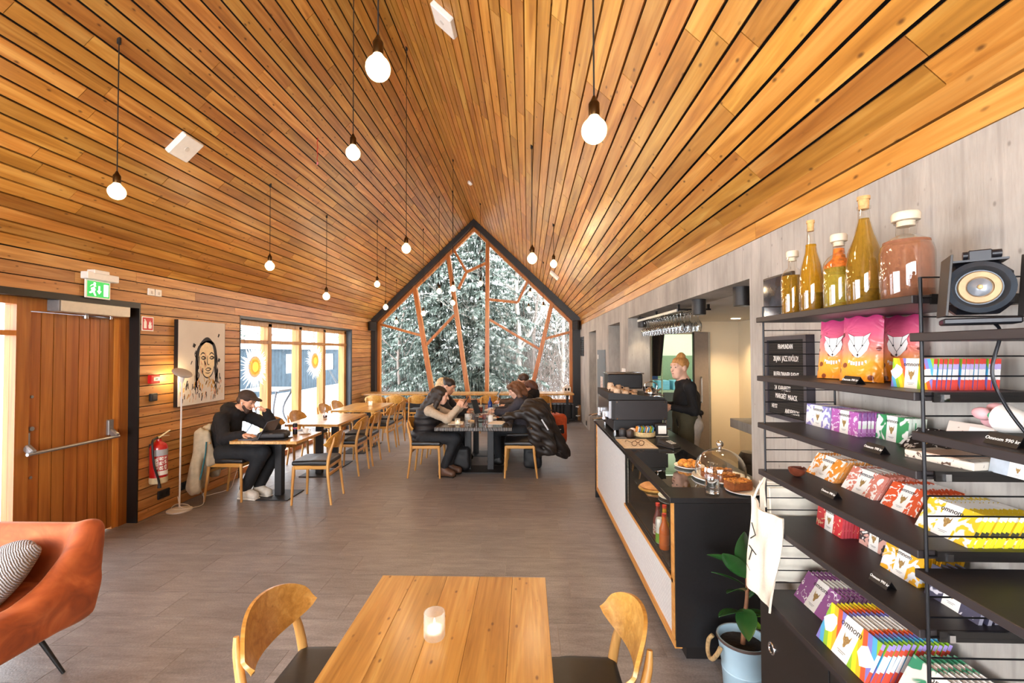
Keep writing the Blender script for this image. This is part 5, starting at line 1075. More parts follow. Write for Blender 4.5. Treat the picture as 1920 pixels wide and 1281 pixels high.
# ---- person in dark jacket behind her
J = dict(pelvis=(-1.46, 7.13, .52), chest=(-1.40, 7.12, .86), neck=(-1.32, 7.11, 1.04), head=(-1.225, 7.09, 1.175), face=(.85, -.30, -.40), hup=(.15, 0, 1), shR=(-1.34, 6.93, .97), shL=(-1.32, 7.30, .97), elR=(-1.17, 6.88, .79), elL=(-1.15, 7.33, .79), wrR=(-.96, 6.95, .80), wrL=(-.95, 7.22, .80),
         hd=((1, .3, -.05), (1, -.3, -.05)), hn=((0, 0, 1), (0, 0, 1)), hipR=(-1.44, 7.03, .52), hipL=(-1.44, 7.21, .52), kneeR=(-1.0, 7.02, .52), kneeL=(-1.0, 7.24, .52), ankR=(-1.05, 7.02, .10), ankL=(-1.05, 7.24, .10), toeR=(-.92, 7.0, .05), toeL=(-.92, 7.24, .05))
t, K, Q, R_ = person('person with tied back dark hair in a navy jacket, looking down', J, M_SKIN, .01, (.7, .7)); face_parts(t, Q, R_)
top(t, K, mat('navy_jacket', '1e2028', .8, var=.2), 'jacket', .026); blob('collar', [C_(K['neck']+V((.03, -.04, -.02)), K['chest']+V((.11, -.03, .0)), .045, .03)], M_PAPER, t, .009); trousers(t, K, JEAN, .01); shoes(t, K, M_BLACK)
blob('hair', [E_(Q(0, -.018, .044), (.085, .100, .084), R_), E_(Q(0, -.10, .07), (.04, .045, .04), R_)], H_DARK, t, .009, .03)
t = empty('tablet', (-.80, 7.0, .87), 0, 'black upright tablet at the middle of the long table', 'tablet'); t.rotation_euler = (RAD(70), 0, RAD(60)); G().box((0, 0, 0), (.15, .23, .01), None, .004).obj('body', mat('tablet_case', '1b1b20', .3), t); G().box((0, 0, .006), (.13, .2, .001)).obj('display', mat('tablet_display', '2a3038', .1), t)
# ---- blond person, mostly hidden
J2 = {k: (tuple(V(v)+V((-.21, .70, -.03))) if k not in ('hd', 'hn', 'face', 'hup', 'ts') else v) for k, v in J.items()}; J2['face'] = (1, -.1, -.1)
for n in ('ankR', 'ankL', 'toeR', 'toeL', 'hipR', 'hipL', 'kneeR', 'kneeL', 'pelvis'): J2[n] = (J2[n][0]+.04, J2[n][1], J2[n][2]-.02)
t, K, Q, R_ = person('blond person half hidden at the far left of the long table', J2, M_SKIN2, .011); face_parts(t, Q, R_, hairm=H_BLOND); top(t, K, mat('cream_knit', 'cbbfae', .9, var=.1), 'sweater', .02, h=.013); trousers(t, K, JEAN, .01, .014); shoes(t, K, M_BLACK); blob('hair', [E_(Q(0, -.03, .034), (.09, .108, .092), R_), C_(Q(0, -.08, -.02), K['neck']+V((-.07, 0, -.06)), .075, .06)], mat('hair_pale_blond', 'cfb083', .55, var=.3, scale=60), t, .01, .03)
# ---- right side of the long table, facing it
def right_person(y, hx, hz, label, skin, hairm, topm, face, hairs, dx=0., h=.010):
    J = dict(pelvis=(-.05+dx, y, .52), chest=(-.09+dx, y, .83), neck=(-.11+dx, y, 1.0), head=(hx, y-.03, hz), face=face, hup=(-.12, 0, 1), shR=(-.10+dx, y+.18, .935), shL=(-.11+dx, y-.18, .935), elR=(-.28+dx, y+.2, .79), elL=(-.30+dx, y-.18, .79), wrR=(-.48+dx, y+.1, .80), wrL=(-.47+dx, y-.13, .80),
             hd=((-1, -.3, .1), (-1, .35, .15)), hn=((0, 0, 1), (0, 0, 1)), hipR=(-.08+dx, y+.09, .52), hipL=(-.08+dx, y-.09, .52), kneeR=(-.50, y+.1, .52), kneeL=(-.50, y-.1, .52), ankR=(-.44, y+.1, .1), ankL=(-.44, y-.1, .1), toeR=(-.57, y+.1, .05), toeL=(-.57, y-.1, .05))
    t, K, Q, R_ = person(label, J, skin, h, (.8, .8)); face_parts(t, Q, R_, hairm=hairm); top(t, K, topm, 'sweater', .026, h=.012); trousers(t, K, JEAN, .012, .014); shoes(t, K, M_BLACK); blob('hair', hairs(Q, R_, K), hairm, t, .009, .03, lambda X, Y, Z: .006*np.sin(70*Z+40*X)*np.sin(60*Y+20*X)); return t, K, Q, R_
right_person(7.02, -.195, 1.125, 'person with wavy brown hair bending over the long table', M_SKIN2, H_BROWN, mat('charcoal_sweater', '35323a', .9, var=.2, scale=40), (-.9, -.25, -.45), lambda Q, R_, K: [E_(Q(0, -.03, .035), (.10, .112, .10), R_), C_(Q(-.085, -.01, .01), Q(-.09, -.01, -.11), .045, .04), C_(Q(.085, -.01, .01), Q(.09, .0, -.11), .045, .04), C_(Q(0, -.09, .0), Q(0, -.10, -.11), .085, .07), C_(Q(-.06, .06, .08), Q(.06, .06, .08), .035)])
t, K, Q, R_ = right_person(7.62, .03, 1.115, 'person with smooth auburn hair and black hooded jacket', M_SKIN, H_RED, mat('black_jacket', '151315', .8, var=.2), (-1, .1, -.25), lambda Q, R_, K: [E_(Q(0, -.018, .042), (.088, .103, .086), R_), C_(Q(0, -.07, -.01), Q(0, -.07, -.08), .075, .06)], .12)
blob('hood', [E_(K['neck']+V((.09, 0, .0)), (.10, .16, .13)), C_(K['neck']+V((.02, -.13, .0)), K['neck']+V((.02, .13, .0)), .06)], mat('black_hood', '121013', .9), t, .012, .05)
right_person(8.20, -.085, 1.195, 'farthest person on the right of the long table, brown hair only', M_SKIN, H_MID, mat('brown_jumper', '4a3a30', .9, var=.2), (-1, 0, -.2), lambda Q, R_, K: [E_(Q(0, -.018, .044), (.09, .104, .086), R_)], .0, .012)
# ---- barista behind the counter
J = dict(pelvis=(1.76, 5.05, .95), chest=(1.735, 5.05, 1.20), neck=(1.70, 5.04, 1.385), head=(1.655, 5.03, 1.535), face=(-.9, -.42, -.02), shR=(1.73, 5.22, 1.335), shL=(1.71, 4.86, 1.335), elR=(1.70, 5.25, 1.09), elL=(1.74, 4.83, 1.085), wrR=(1.50, 5.20, 1.12), wrL=(1.515, 4.90, 1.12),
         hd=((-1, -.1, .05), (-1, .15, .05)), hn=((0, .3, 1), (0, -.6, 1)), hipR=(1.76, 5.14, .92), hipL=(1.76, 4.96, .92), kneeR=(1.74, 5.14, .50), kneeL=(1.72, 4.96, .50), ankR=(1.78, 5.14, .09), ankL=(1.76, 4.95, .09), toeR=(1.64, 5.14, .05), toeL=(1.62, 4.93, .05))
t, K, Q, R_ = person('barista with a blond bun in black top and olive apron behind the counter', J, M_SKIN2, .009, (1.0, 1.0)); face_parts(t, Q, R_, hairm=H_BLOND)
top(t, K, mat('black_long_sleeve', '121012', .85, var=.2), 'top', .004, True, .010); trousers(t, K, mat('stone_trousers', 'bdb3a8', .85, var=.1), .012, .012); shoes(t, K, M_BLACK)
blob('apron', [C_(K['hipL']+V((-.055, -.035, .08)), K['kneeL']+V((-.06, -.04, .02)), .09, .085), C_(K['hipR']+V((-.055, .0, .08)), K['kneeR']+V((-.06, .0, .02)), .09, .085), C_(K['pelvis']+V((-.05, -.05, .08)), K['pelvis']+V((-.05, .05, .08)), .10)], mat('olive_apron', '4c4632', .85, var=.15, scale=15), t, .012, .06, lambda X, Y, Z: .004*np.sin(60*Y+30*X)+0*Z)
blob('waist_tie', [C_(K['pelvis']+V((.10, -.08, .10)), K['pelvis']+V((.11, .06, .10)), .03)], M_BLACK, t, .01)
blob('hair', [E_(Q(0, -.016, .043), (.083, .098, .083), R_), E_(Q(0, -.03, .128), (.042, .042, .032), R_), C_(Q(0, -.02, .10), Q(0, -.03, .125), .035)], H_BLOND, t, .008, .02, lambda X, Y, Z: .002*np.sin(150*Z)+0*X+0*Y)
# ---- black coat hung on the nearest right chair, backpacks
t = empty('black_coat', (.10, 6.42, .9), 0, 'big black padded coat draped over the chair at the long table', 'coat'); dent = lambda X, Y, Z: .012*np.sin(48*Z+26*X+6*np.sin(9*Y))*np.cos(22*Y+16*X)+.007*np.sin(75*Y+36*Z+20*X)
blob('cloth', [C_((-.06, -.06, .02), (.06, .1, .03), .13, .12), C_((-.02, -.12, -.06), (.02, -.17, -.34), .12, .11), C_((.07, -.08, -.05), (.20, -.14, -.52), .11, .10), C_((.10, .08, -.05), (.36, .12, -.58), .12, .10), C_((.08, .0, -.1), (.44, .16, -.64), .09, .07), C_((.06, .18, -.02), (.22, .26, -.40), .10, .10), C_((-.10, -.14, -.02), (-.40, -.18, -.085), .075, .05), C_((.02, -.16, -.4), (.05, -.17, -.58), .08, .05)], mat('black_padded_nylon', '211a17', .5, var=.3, scale=12), t, .012, .07, dent)
G().box((.13, -.262, -.17), (.02, .012, .17), Euler((0, RAD(-32), 0)), .003).obj('reflective_strip', mat('reflective_grey', 'b9b9bd', .4), t)
def bagpack(x, y, label, c, c2=None, s=1.0, rz=0., shape=None):
    t = empty('backpack', (x, y, 0), rz, label, 'backpack'); m = mat(label[:14]+'_fabric', c, .6, var=.25, scale=20)
    blob('body', shape or [B_((0, 0, .19*s), (.10*s, .07*s, .12*s), .055*s), E_((0, -.06*s, .14*s), (.10*s, .07*s, .11*s))], m, t, .012, .04, lambda X, Y, Z: .004*np.sin(50*Z+20*X)*np.cos(40*Y))
    G().tube(cr([(-.06*s, .02, .34*s), (-.03*s, .0, .40*s), (.03*s, 0, .40*s), (.06*s, .02, .34*s)], 4), .010, 6).obj('handle', M_BLACKP, t, 60)
    if c2: G().box((0, -.115*s, .2*s), (.19*s, .05, .12*s), Euler((RAD(-8), 0, 0)), .02).obj('front_panel', mat('black_panel', '151214', .6), t); G().box((.02, -.145*s, .2*s), (.05, .004, .012)).obj('logo_tab', M_PAPER, t)
    return t
bagpack(-.98, 6.62, 'black backpack on the floor left of the long table legs', '191719', s=.95)
bagpack(.07, 6.75, 'shiny black bag on the floor under the draped coat', '0f0e10', s=.85)
bb = bagpack(.37, 7.05, 'orange and black backpack hanging on a chair at the long table', 'b5471c', '151214', s=1.3, rz=.5); bb.location.z = .28
# ================================================================ bar counter with glazed display
def mosaic():
    m, t, b = nt('white_mosaic'); g_ = N(t, 'ShaderNodeNewGeometry').outputs['Position']; mp = N(t, 'ShaderNodeMapping'); mp.inputs['Rotation'].default_value = (RAD(90), 0, RAD(90)); t.links.new(g_, mp.inputs[0])
    br = N(t, 'ShaderNodeTexBrick', Scale=18.); br.inputs['Color1'].default_value = (.78, .77, .76, 1); br.inputs['Color2'].default_value = (.70, .69, .69, 1); br.inputs['Mortar'].default_value = (.52, .51, .50, 1); br.inputs['Mortar Size'].default_value = .03
    sx = N(t, 'ShaderNodeSeparateXYZ'); t.links.new(g_, sx.inputs[0]); cx = N(t, 'ShaderNodeCombineXYZ'); t.links.new(sx.outputs['Y'], cx.inputs['X']); t.links.new(sx.outputs['Z'], cx.inputs['Y']); t.links.new(cx.outputs[0], br.inputs['Vector'])
    t.links.new(br.outputs['Color'], b.inputs['Base Color']); b.inputs['Roughness'].default_value = .3
    bp = N(t, 'ShaderNodeBump', Strength=.3, Distance=.003); t.links.new(br.outputs['Fac'], bp.inputs['Height']); bp.invert = True; t.links.new(bp.outputs['Normal'], b.inputs['Normal']); return m
M_LAM = mat('black_laminate', '1b191a', .32, var=.15, scale=90); M_TRIM = wood('oak_trim', 'b0702c', 'c98a44', 'd79e5a', 'Y', .4, .1, .12)
CX0, CX1, CY0, CY1 = .80, 1.44, 2.55, 5.41
ct = empty('bar_counter', (1.1, 4.0, 0), 0, 'black bar counter with white mosaic front and oak edging', 'counter'); ct.location = (0, 0, 0)
G().bx(CX0-.02, CX1, 3.78, CY1, .88, .91, .002).obj('worktop', M_LAM, ct)
G().bx(CX0-.02, 1.313, CY0, 2.75, .88, .91, .002).bx(CX0-.02, .84, 2.75, 3.78, .88, .91).bx(1.27, CX1, 2.75, 3.78, .88, .91).obj('display_rim', M_LAM, ct)
G().bx(.84, 1.27, 2.75, 3.78, .9, .91).obj('display_top_glass', pane_glass('display_glass', (.85, .92, .88), .16), ct)
G().bx(CX0+.005, 1.312, CY0, CY0+.03, .10, .88).obj('end_panel', M_LAM, ct)
G().bx(CX0+.08, 1.30, CY0+.06, CY1-.05, 0, .10).obj('plinth', M_BLACK, ct)
G().bx(CX0+.01, CX0+.03, 3.82, CY1-.03, .13, .865).bx(CX0+.01, CX0+.03, CY0+.03, 3.82, .13, .44).obj('mosaic_panel', mosaic(), ct)
G().bx(CX0, CX0+.04, CY0+.005, CY1, .09, .132).obj('bottom_edging', M_TRIM, ct); G().bx(CX0, CX0+.04, CY1-.045, CY1, .132, .88).obj('far_edging', M_TRIM, ct)
G().bx(CX0, CX0+.035, CY0+.03, 3.86, .43, .452).obj('display_edging', M_TRIM, ct); G().bx(CX0, CX0+.035, CY0+.015, CY0+.06, .132, .88).obj('near_edging', M_TRIM, ct); G().bx(CX0+.002, CX0+.035, 3.82, CY1-.04, .862, .88).obj('top_edging', M_TRIM, ct)
G().bx(CX0-.012, CX0, CY1-.003, CY1+.006, .10, .88).bx(CX0-.01, CX1-.1, CY1, CY1+.02, .0, .88).obj('far_panel', M_LAM, ct)
G().bx(CX0+.004, CX0+.02, CY0+.06, CY0+.09, .452, .88).bx(CX0+.004, CX0+.02, 3.80, 3.825, .452, .88).bx(CX0+.004, CX0+.02, CY0+.06, 3.825, .452, .475).obj('display_frame', M_BLACK, ct)
G().bx(CX0+.008, CX0+.014, CY0+.09, 3.80, .475, .88).obj('display_front_glass', pane_glass('display_front', (.85, .85, .83), .07), ct)
G().bx(CX0+.04, 1.30, CY0+.04, 3.82, .455, .47).bx(1.285, 1.30, CY0+.04, 3.82, .47, .88).bx(CX0+.04, 1.30, 3.82, 3.84, .10, .88).obj('display_liner', mat('display_black', '1a1715', .4), ct)
G().bx(CX0+.06, 1.28, CY0+.05, 3.81, .665, .673).obj('display_shelf', pane_glass('shelf_glass', (.8, .85, .83), .2), ct)
G().bx(CX0+.03, CX0+.045, CY0+.12, 3.78, .868, .878).obj('added_glow_strip', mat('added_glow_strip', 'fff4e0', .4, emit=(1, .88, .7), es=4.), ct)  # unseen glowing strip, added behind the rim to brighten the display
d = bpy.data.lights.new('display_fill', 'AREA'); d.shape = 'RECTANGLE'; d.size = .02; d.size_y = 1.1; d.energy = 1.6; d.color = (1, .9, .75); lo = bpy.data.objects.new('display_fill', d); col.objects.link(lo); lo.parent = ct; lo.location = (CX0+.05, 3.2, .864); lo.rotation_euler = (0, RAD(-20), 0)  # added lamp that lifts the dark display interior
G().bx(1.285, CX1-.02, 3.84, CY1-.02, .10, .88).obj('back_doors', M_LAM, ct)
# ---- drinks and bread inside the display
def drink(x, y, z, label, c, cap, h=.2, r=.03, lab=None, nm='juice_bottle'):
    t = empty(nm, (x, y, z), 0, label, 'bottle', 'drinks inside the display'); G().lathe([(0, 0), (r, 0), (r*1.03, .006), (r*1.03, h*.55), (r*.5, h*.75), (r*.42, h*.93), (0, h*.93)], 18).obj('bottle', mat('drink_%s' % c, c, .15, var=.05), t, 50); G().cyl((0, 0, h*.92), (0, 0, h), r*.48, n=14).obj('cap', mat('cap_%s' % cap, cap, .4), t, 40)
    G().lathe([(r*1.045, h*.12), (r*1.045, h*.42)], 18, cap=False).obj('label', lab or M_PAPER, t, 180)
drink(.866, 3.10, .471, 'red juice bottle behind the display glass', '6d1d16', 'c8331f', .23, lab=pattern('juice_label', 'e9ded0', 'b04a3a', scale=40)); drink(.89, 3.03, .471, 'yellow labelled bottle in the display', 'd8a418', 'c8331f', .24, lab=mat('label_yellow', 'e3b81c', .5)); drink(.858, 2.93, .471, 'orange labelled bottle nearest the oak edging', 'd96a1c', 'c8331f', .22, lab=mat('label_orange', 'e0701f', .5))
t = empty('drink_can', (.856, 3.01, .471), 0, 'tall white and green can in the display', 'can', 'drinks inside the display'); G().lathe([(.022, 0), (.03, .006), (.03, .15), (.025, .162), (0, .16)], 18).obj('body', mat('can_white', 'd5d5cf', .35, .3), t, 50); G().lathe([(.0304, .01), (.0304, .07)], 18, cap=False).obj('band', mat('can_green', '7ab82e', .4), t, 180)
t = empty('bread_board', (.95, 3.5, .674), 0, 'round wooden board with flat bread in the display', 'board'); G().lathe([(0, 0), (.11, 0), (.115, .008), (.11, .016), (0, .016)], 28).obj('board', M_OAK, t, 40); G().lathe([(0, .016), (.095, .016), (.1, .024), (.085, .034), (0, .036)], 24).obj('bread', mat('flatbread', 'b87a45', .8, var=.25, scale=40), t, 50)
t = empty('pastry_plate', (1.05, 3.3, .674), 0, 'white plate of flapjacks on the display shelf', 'plate'); G().lathe([(0, 0), (.08, 0), (.12, .012), (.12, .016), (.08, .006), (0, .005)], 28).obj('dish', M_WHITE, t, 50)
for k in range(4): G().box((-.05+.035*k, .02*(k % 2), .02+.012*(k % 2)), (.05, .07, .022), Euler((0, .1, .4*k)), .006).obj('flapjack', mat('oat_bar', 'a86d38', .8, var=.35, scale=60), t)
# ---- things on the counter
M_TART = mat('almond_tart', 'c47e2c', .55, var=.55, scale=55, bump=.8); M_CRUST = mat('tart_crust', '8a4d22', .8, var=.25, scale=40)
t = empty('cake_stand', (1.215, 2.94, .91), 0, 'white cake plate with golden nut tart under a glass dome', 'cake stand')
G().lathe([(0, 0), (.13, 0), (.168, .012), (.168, .018), (.13, .008), (0, .007)], 36).obj('plate', M_WHITE, t, 50)
for sx, a0 in ((0, .2),):
    g = G(); n = 14; pl = [(0, 0)]+[(.115*cos(.5+5.2*k/n), .115*sin(.5+5.2*k/n)) for k in range(n+1)]; g.prism(pl, (0, 0, .035), (0, 0, .009), (1, 0, 0), (0, 1, 0)); g.obj('tart', M_CRUST, t)
    g = G(); rr = random.Random(4)
    for k in range(80):
        a = rr.uniform(.55, 5.6); q = .105*math.sqrt(rr.random()); g.sphere((q*cos(a), q*sin(a), .047), .011, 6, 4, (1, .6, .45), MX.Rotation(rr.random()*6, 3, 'Z'))
    g.obj('almonds', M_TART, t, 180)
dome = [(.15, .02)]+[(.15*cos(a), .06+.13*sin(a)) for a in [k*pi/2/10 for k in range(0, 10)]]+[(.012, .19)]
do_ = G().lathe(dome, 40, cap=False).obj('dome', pane_glass('dome_glass', (.96, .96, .95), .34), t, 180); G().cyl((0, 0, .188), (0, 0, .20), .010, n=12).sphere((0, 0, .218), .022, 16, 10).obj('knob', M_CHROME, do_, 180)
t = empty('cake_slice_plate', (1.235, 2.665, .91), 0, 'cut nut tart on a white plate at the counter end', 'cake'); G().lathe([(0, 0), (.07, 0), (.1, .01), (.1, .014), (.07, .006), (0, .005)], 32).obj('plate', M_WHITE, t, 50)
G().box((-.02, .03, .032), (.13, .09, .05), Euler((0, 0, .25)), .006).obj('cake', M_CRUST, t)
g = G(); rr = random.Random(8)
for k in range(60): p = Euler((0, 0, .25)).to_matrix() @ V((rr.uniform(-.062, .062), rr.uniform(-.042, .042), 0)); g.sphere((p.x-.02, p.y+.03, .058), .012, 6, 4, (1, .6, .5), MX.Rotation(rr.random()*6, 3, 'Z'))
g.obj('almonds', M_TART, t, 180)
t = empty('pastry_tray', (1.12, 3.22, .91), 0, 'plate of golden pastries behind the glass dome', 'pastries'); G().lathe([(0, 0), (.07, 0), (.1, .012), (.1, .016), (.07, .006), (0, .005)], 28).obj('plate', M_WHITE, t, 50)
for k in range(6): blob('pastry', [E_((.05*cos(k*1.05), .05*sin(k*1.05), .028), (.032, .026, .02))], M_TART, t, .007)
def clear_bottle(x, y, z, label):
    t = empty('water_carafe', (x, y, z), 0, label, 'carafe'); G().lathe([(0, 0), (.036, 0), (.04, .006), (.04, .10), (.034, .125), (.018, .145), (.016, .175), (.019, .18), (.015, .18), (.012, .145), (.034, .11), (.035, .016), (0, .014)], 24, cap=False).obj('glass_body', M_GLASS, t, 60); G().lathe([(0, .015), (.0345, .0152), (.0345, .085), (0, .085)], 20).obj('water', clear_glass('carafe_water', (.97, .99, 1), 1.33), t, 60)
clear_bottle(1.03, 2.60, .91, 'clear water carafe at the near end of the counter')
t = empty('menu_sheet', (.93, 4.02, .911), 0, 'brown menu sheet lying on the counter by the display', 'menu'); G().bx(-.13, .15, -.2, .2, 0, .002).obj('sheet', mat('menu_paper', 'cbb49a', .8), t); G().bx(-.1, .12, -.16, .17, .0021, .003).obj('printed_panel', pattern('menu_print', 'd9c9b4', 'b98f78', scale=60, thr=.62, dist=.3), t)
t = empty('eyeglasses', (.93, 3.90, .914), .25, 'brown rimmed eyeglasses resting on the menu sheet', 'glasses'); TOR = mat('tortoise_rim', '4a2a16', .3)
for s in (-1, 1): G().tube([(s*.032+.024*cos(a), 0, .024+.02*sin(a)) for a in [2*pi*k/16 for k in range(16)]], .0028, 6, closed=True).obj('rim', TOR, t, 60); G().tube(cr([(s*.058, 0, .034), (s*.06, .04, .033), (s*.05, .12, .03), (s*.045, .135, .012)], 4), .0022, 6).obj('temple', TOR, t, 60)
G().tube([(-.008, 0, .03), (0, 0, .034), (.008, 0, .03)], .0025, 6).obj('bridge', TOR, t, 60)
t = empty('card_terminal', (1.18, 3.88, .91), .5, 'black card payment terminal on the counter', 'card terminal'); G().box((0, 0, .03), (.08, .17, .035), Euler((.2, 0, 0)), .008).box((0, 0, .01), (.09, .19, .02), None, .006).obj('body', M_BLACKP, t); G().box((0, .045, .053), (.055, .045, .003), Euler((.2, 0, 0))).obj('display', mat('terminal_display', '8a8f90', .2), t)
g = G()
for i in range(3):
    for j in range(4): g.box((-.02+.02*i, -.055+.018*j, .0405+.0036*j), (.013, .011, .004), Euler((.2, 0, 0)), .001)
g.obj('keys', mat('key_grey', 'b7b2aa', .5), t)
t = empty('tea_basket', (1.10, 4.36, .91), 0, 'shallow basket of colourful tea sachets on the counter', 'basket'); G().lathe([(0, 0), (.085, 0), (.1, .012), (.1, .05), (.095, .05), (.082, .012), (0, .01)], 28, cap=False).obj('bowl', mat('pale_basket', 'c0a678', .8, var=.2, scale=60, bump=.3), t, 50)
for k in range(12):
    c = ('e08a1e', 'e8e2d4', '4f86b8', 'd9a23a', '86b23a', '5a93c2')[k % 6]; G().box((-.075+.0135*k, .0, .062), (.006, .06+.01*(k % 3), .065), Euler((.05*(k % 3), .25, 0)), .001).obj('sachet', mat('sachet_%s' % c, c, .6), t)
t = empty('receipt_stand', (1.26, 4.40, .91), 0, 'black card holder with a white slip beside the tea basket', 'holder'); G().bx(-.055, .055, -.04, .05, 0, .115, .004).obj('box', M_BLACKP, t); G().bx(-.03, .045, -.0425, -.0405, .025, .1).obj('slip', M_PAPER, t); G().bx(-.06, .06, -.07, .055, 0, .008, .002).obj('foot', M_ALU, t)
for i, (x, y, c, lab) in enumerate(((.90, 4.38, '2a2626', 'small black pot by the espresso machine'), (.96, 4.33, '3a2a22', 'brown jar between the pot and the tea basket'), (1.00, 4.40, 'd9cfc6', 'small white sugar pot by the tea basket'))):
    t = empty('small_pot', (x, y, .91), 0, lab, 'pot'); G().lathe([(0, 0), (.03, 0), (.034, .01), (.034, .06), (.03, .066), (.028, .06), (.028, .01), (0, .008)], 18).obj('pot', mat('pot_%s' % c, c, .5), t, 50); G().sphere((0, 0, .062), .024, 10, 6, (1, 1, .6)).obj('filling', mat('pot_fill_%s' % c, 'e6d6cc' if i == 2 else '4a3a30', .7, var=.2), t, 180)
t = tag(G().bx(-.05, .05, -.035, .035, 0, .01, .002).obj('card_tray', M_STEEL), 'thin steel tip tray beside the small black pot', 'tray'); t.location = (.86, 4.28, .91)
# ---- espresso machine
t = empty('espresso_machine', (1.06, 4.86, .91), 0, 'black espresso machine with cups stacked on top', 'coffee machine')
G().bx(-.21, .27, -.30, .32, .02, .13, .006).obj('base', M_BLACKP, t)
G().bx(-.24, .30, -.36, .36, .13, .33, .008).obj('body', mat('machine_black', '201c1c', .42, .1, var=.1), t)
G().bx(-.205, .30, -.372, -.36, .135, .325, .003).obj('rear_panel', mat('machine_panel', '262122', .45, var=.12, scale=15), t)
for x in (-.19, .27):
    for z in (.15, .31): G().cyl((x, -.378, z), (x, -.37, z), .007, n=10).obj('screw', M_CHROME, t, 40)
G().prism([(-.27, .33), (.28, .33), (.28, .352), (-.27, .40)], (0, .70, 0), (0, -.36, 0)).obj('top_tray', M_BLACKP, t)
G().bx(-.26, -.2, -.34, .34, .14, .32, .006).obj('front_fascia', M_STEEL, t)
for y in (-.2, .1): G().cyl((-.28, y, .12), (-.28, y, .2), .032, n=18).cyl((-.29, y, .13), (-.40, y-.02, .115), .011, n=8).obj('portafilter', M_CHROME, t, 40)
for x, y in ((-.19, -.28), (.25, -.28), (-.19, .3), (.25, .3)): G().cyl((x, y, 0), (x, y, .03), .018, n=12).obj('foot', M_CHROME, t, 40)
G().tube([(-.255, -.34, .385), (-.255, .33, .385)], .008, 8).tube([(.27, -.34, .37), (.27, .33, .37)], .008, 8).obj('cup_rail', M_CHROME, t, 60)
G().bx(-.19, .18, .1, .35, .40, .56, .01).obj('grinder_hood', mat('hood_black', '141214', .35), t); G().tube([(-.2, .1, .565), (.19, .1, .565), (.19, .35, .565), (-.2, .35, .565)], .007, 6, closed=True).obj('hood_rail', M_CHROME, t, 60)
CUPM = mat('speckled_cup', 'c9ab8e', .5, var=.2, scale=80); k_ = 0
cup_me = G().lathe([(0, .07), (.024, .07), (.03, .062), (.036, .01), (.036, 0), (.033, 0), (.031, .055), (0, .06)], 16).tube(cr([(.034, 0, .02), (.052, 0, .025), (.05, 0, .05), (.03, 0, .055)], 4), .004, 5).mesh('cup', CUPM, 60)
for j in range(5):
    for i in range(4):
        t2 = link('coffee_cup', cup_me, None, (1.06-.17+.085*i+.02*(j % 2), 4.86-.28+.09*j, 1.275+(.035 if j > 3 else 0)-.025*i), (0, 0, j*1.3+i)); tag(t2, 'speckled beige cup upside down on the espresso machine', 'cup', 'cups on the espresso machine')
for lab, x, y, z in (('polished steel kettle on the espresso machine', 1.27, 4.75, 1.255),):
    t = empty('kettle', (x, y, z), 0, lab, 'kettle'); G().lathe([(0, 0), (.06, 0), (.07, .02), (.065, .06), (.035, .085), (.01, .09), (0, .1)], 24).obj('body', M_CHROME, t, 60); G().tube(cr([(-.055, 0, .06), (-.06, 0, .12), (0, 0, .145), (.06, 0, .12), (.055, 0, .06)], 5), .006, 8).obj('handle', M_CHROME, t, 60); G().tube([(.06, 0, .04), (.1, 0, .075)], [.012, .007], 8).obj('spout', M_CHROME, t, 60)
t = empty('water_tap', (1.32, 4.52, .91), 0, 'tall arched chrome tap beside the espresso machine', 'tap'); G().tube(cr([(.03, 0, 0), (.03, 0, .24), (.025, 0, .31), (-.02, 0, .36), (-.08, .02, .36), (-.12, .03, .31), (-.125, .03, .28)], 6), .0085, 10).obj('pipe', M_CHROME, t, 60); G().cyl((.03, 0, 0), (.03, 0, .03), .02, n=16).obj('base', M_CHROME, t, 40); G().tube([(.03, 0, .04), (.07, -.02, .055)], .006, 8).obj('lever', M_CHROME, t, 60)
t = empty('coffee_grinder', (1.385, 5.31, .0), 0, 'black coffee grinder in front of the barista', 'grinder'); G().bx(-.05, .05, -.08, .09, .91, 1.20, .01).obj('body', M_BLACKP, t); G().lathe([(.03, 1.20), (.05, 1.23), (.055, 1.31), (0, 1.315)], 20).obj('hopper', mat('hopper_smoke', '1d1a18', .1), t, 50); G().cyl((-.05, 0, 1.08), (-.08, 0, 1.06), .015, n=12).obj('spout', M_STEEL, t, 40)
# ---- wine glasses on their rack
rk = empty('glass_rack', (1.48, 4.95, 2.145), 0, 'black steel rack under the bar ceiling for hanging glasses', 'rack')
for x in (-.10, -.02, .06, .14): G().bx(x-.006, x+.006, -.75, .75, -.062, -.054).obj('rail', M_BLACK, rk)
for y in (-.72, 0, .72): G().bx(-.11, .20, y-.012, y+.012, -.055, -.04).bx(-.10, -.08, y-.012, y+.012, -.055, 0).bx(.17, .19, y-.012, y+.012, -.055, 0).obj('hanger', M_BLACK, rk)
G().bx(-.118, -.105, -.75, .75, -.068, -.045).obj('front_rail', M_ALU, rk)
wine_me = G().lathe([(.034, 0), (.034, -.003), (.006, -.006), (.0045, -.015), (.0045, -.085), (.012, -.095), (.031, -.125), (.034, -.155), (.028, -.20), (.0265, -.20), (.032, -.155), (.029, -.127), (.0, -.1)], 14, cap=False).mesh('wine_glass', pane_glass('wine_glass', (.94, .95, .95), .55), 60)
for i, x in enumerate((-.06, .02, .10)):
    for k in range(14):
        if i == 2 and k > 7: continue
        o = link('wine_glass', wine_me, None, (1.48+x, 4.27+.1*k+.03*(i % 2), 2.145-.047)); tag(o, 'stemmed wine glass hanging upside down from the bar rack', 'wine glass', 'wine glasses on the bar rack')
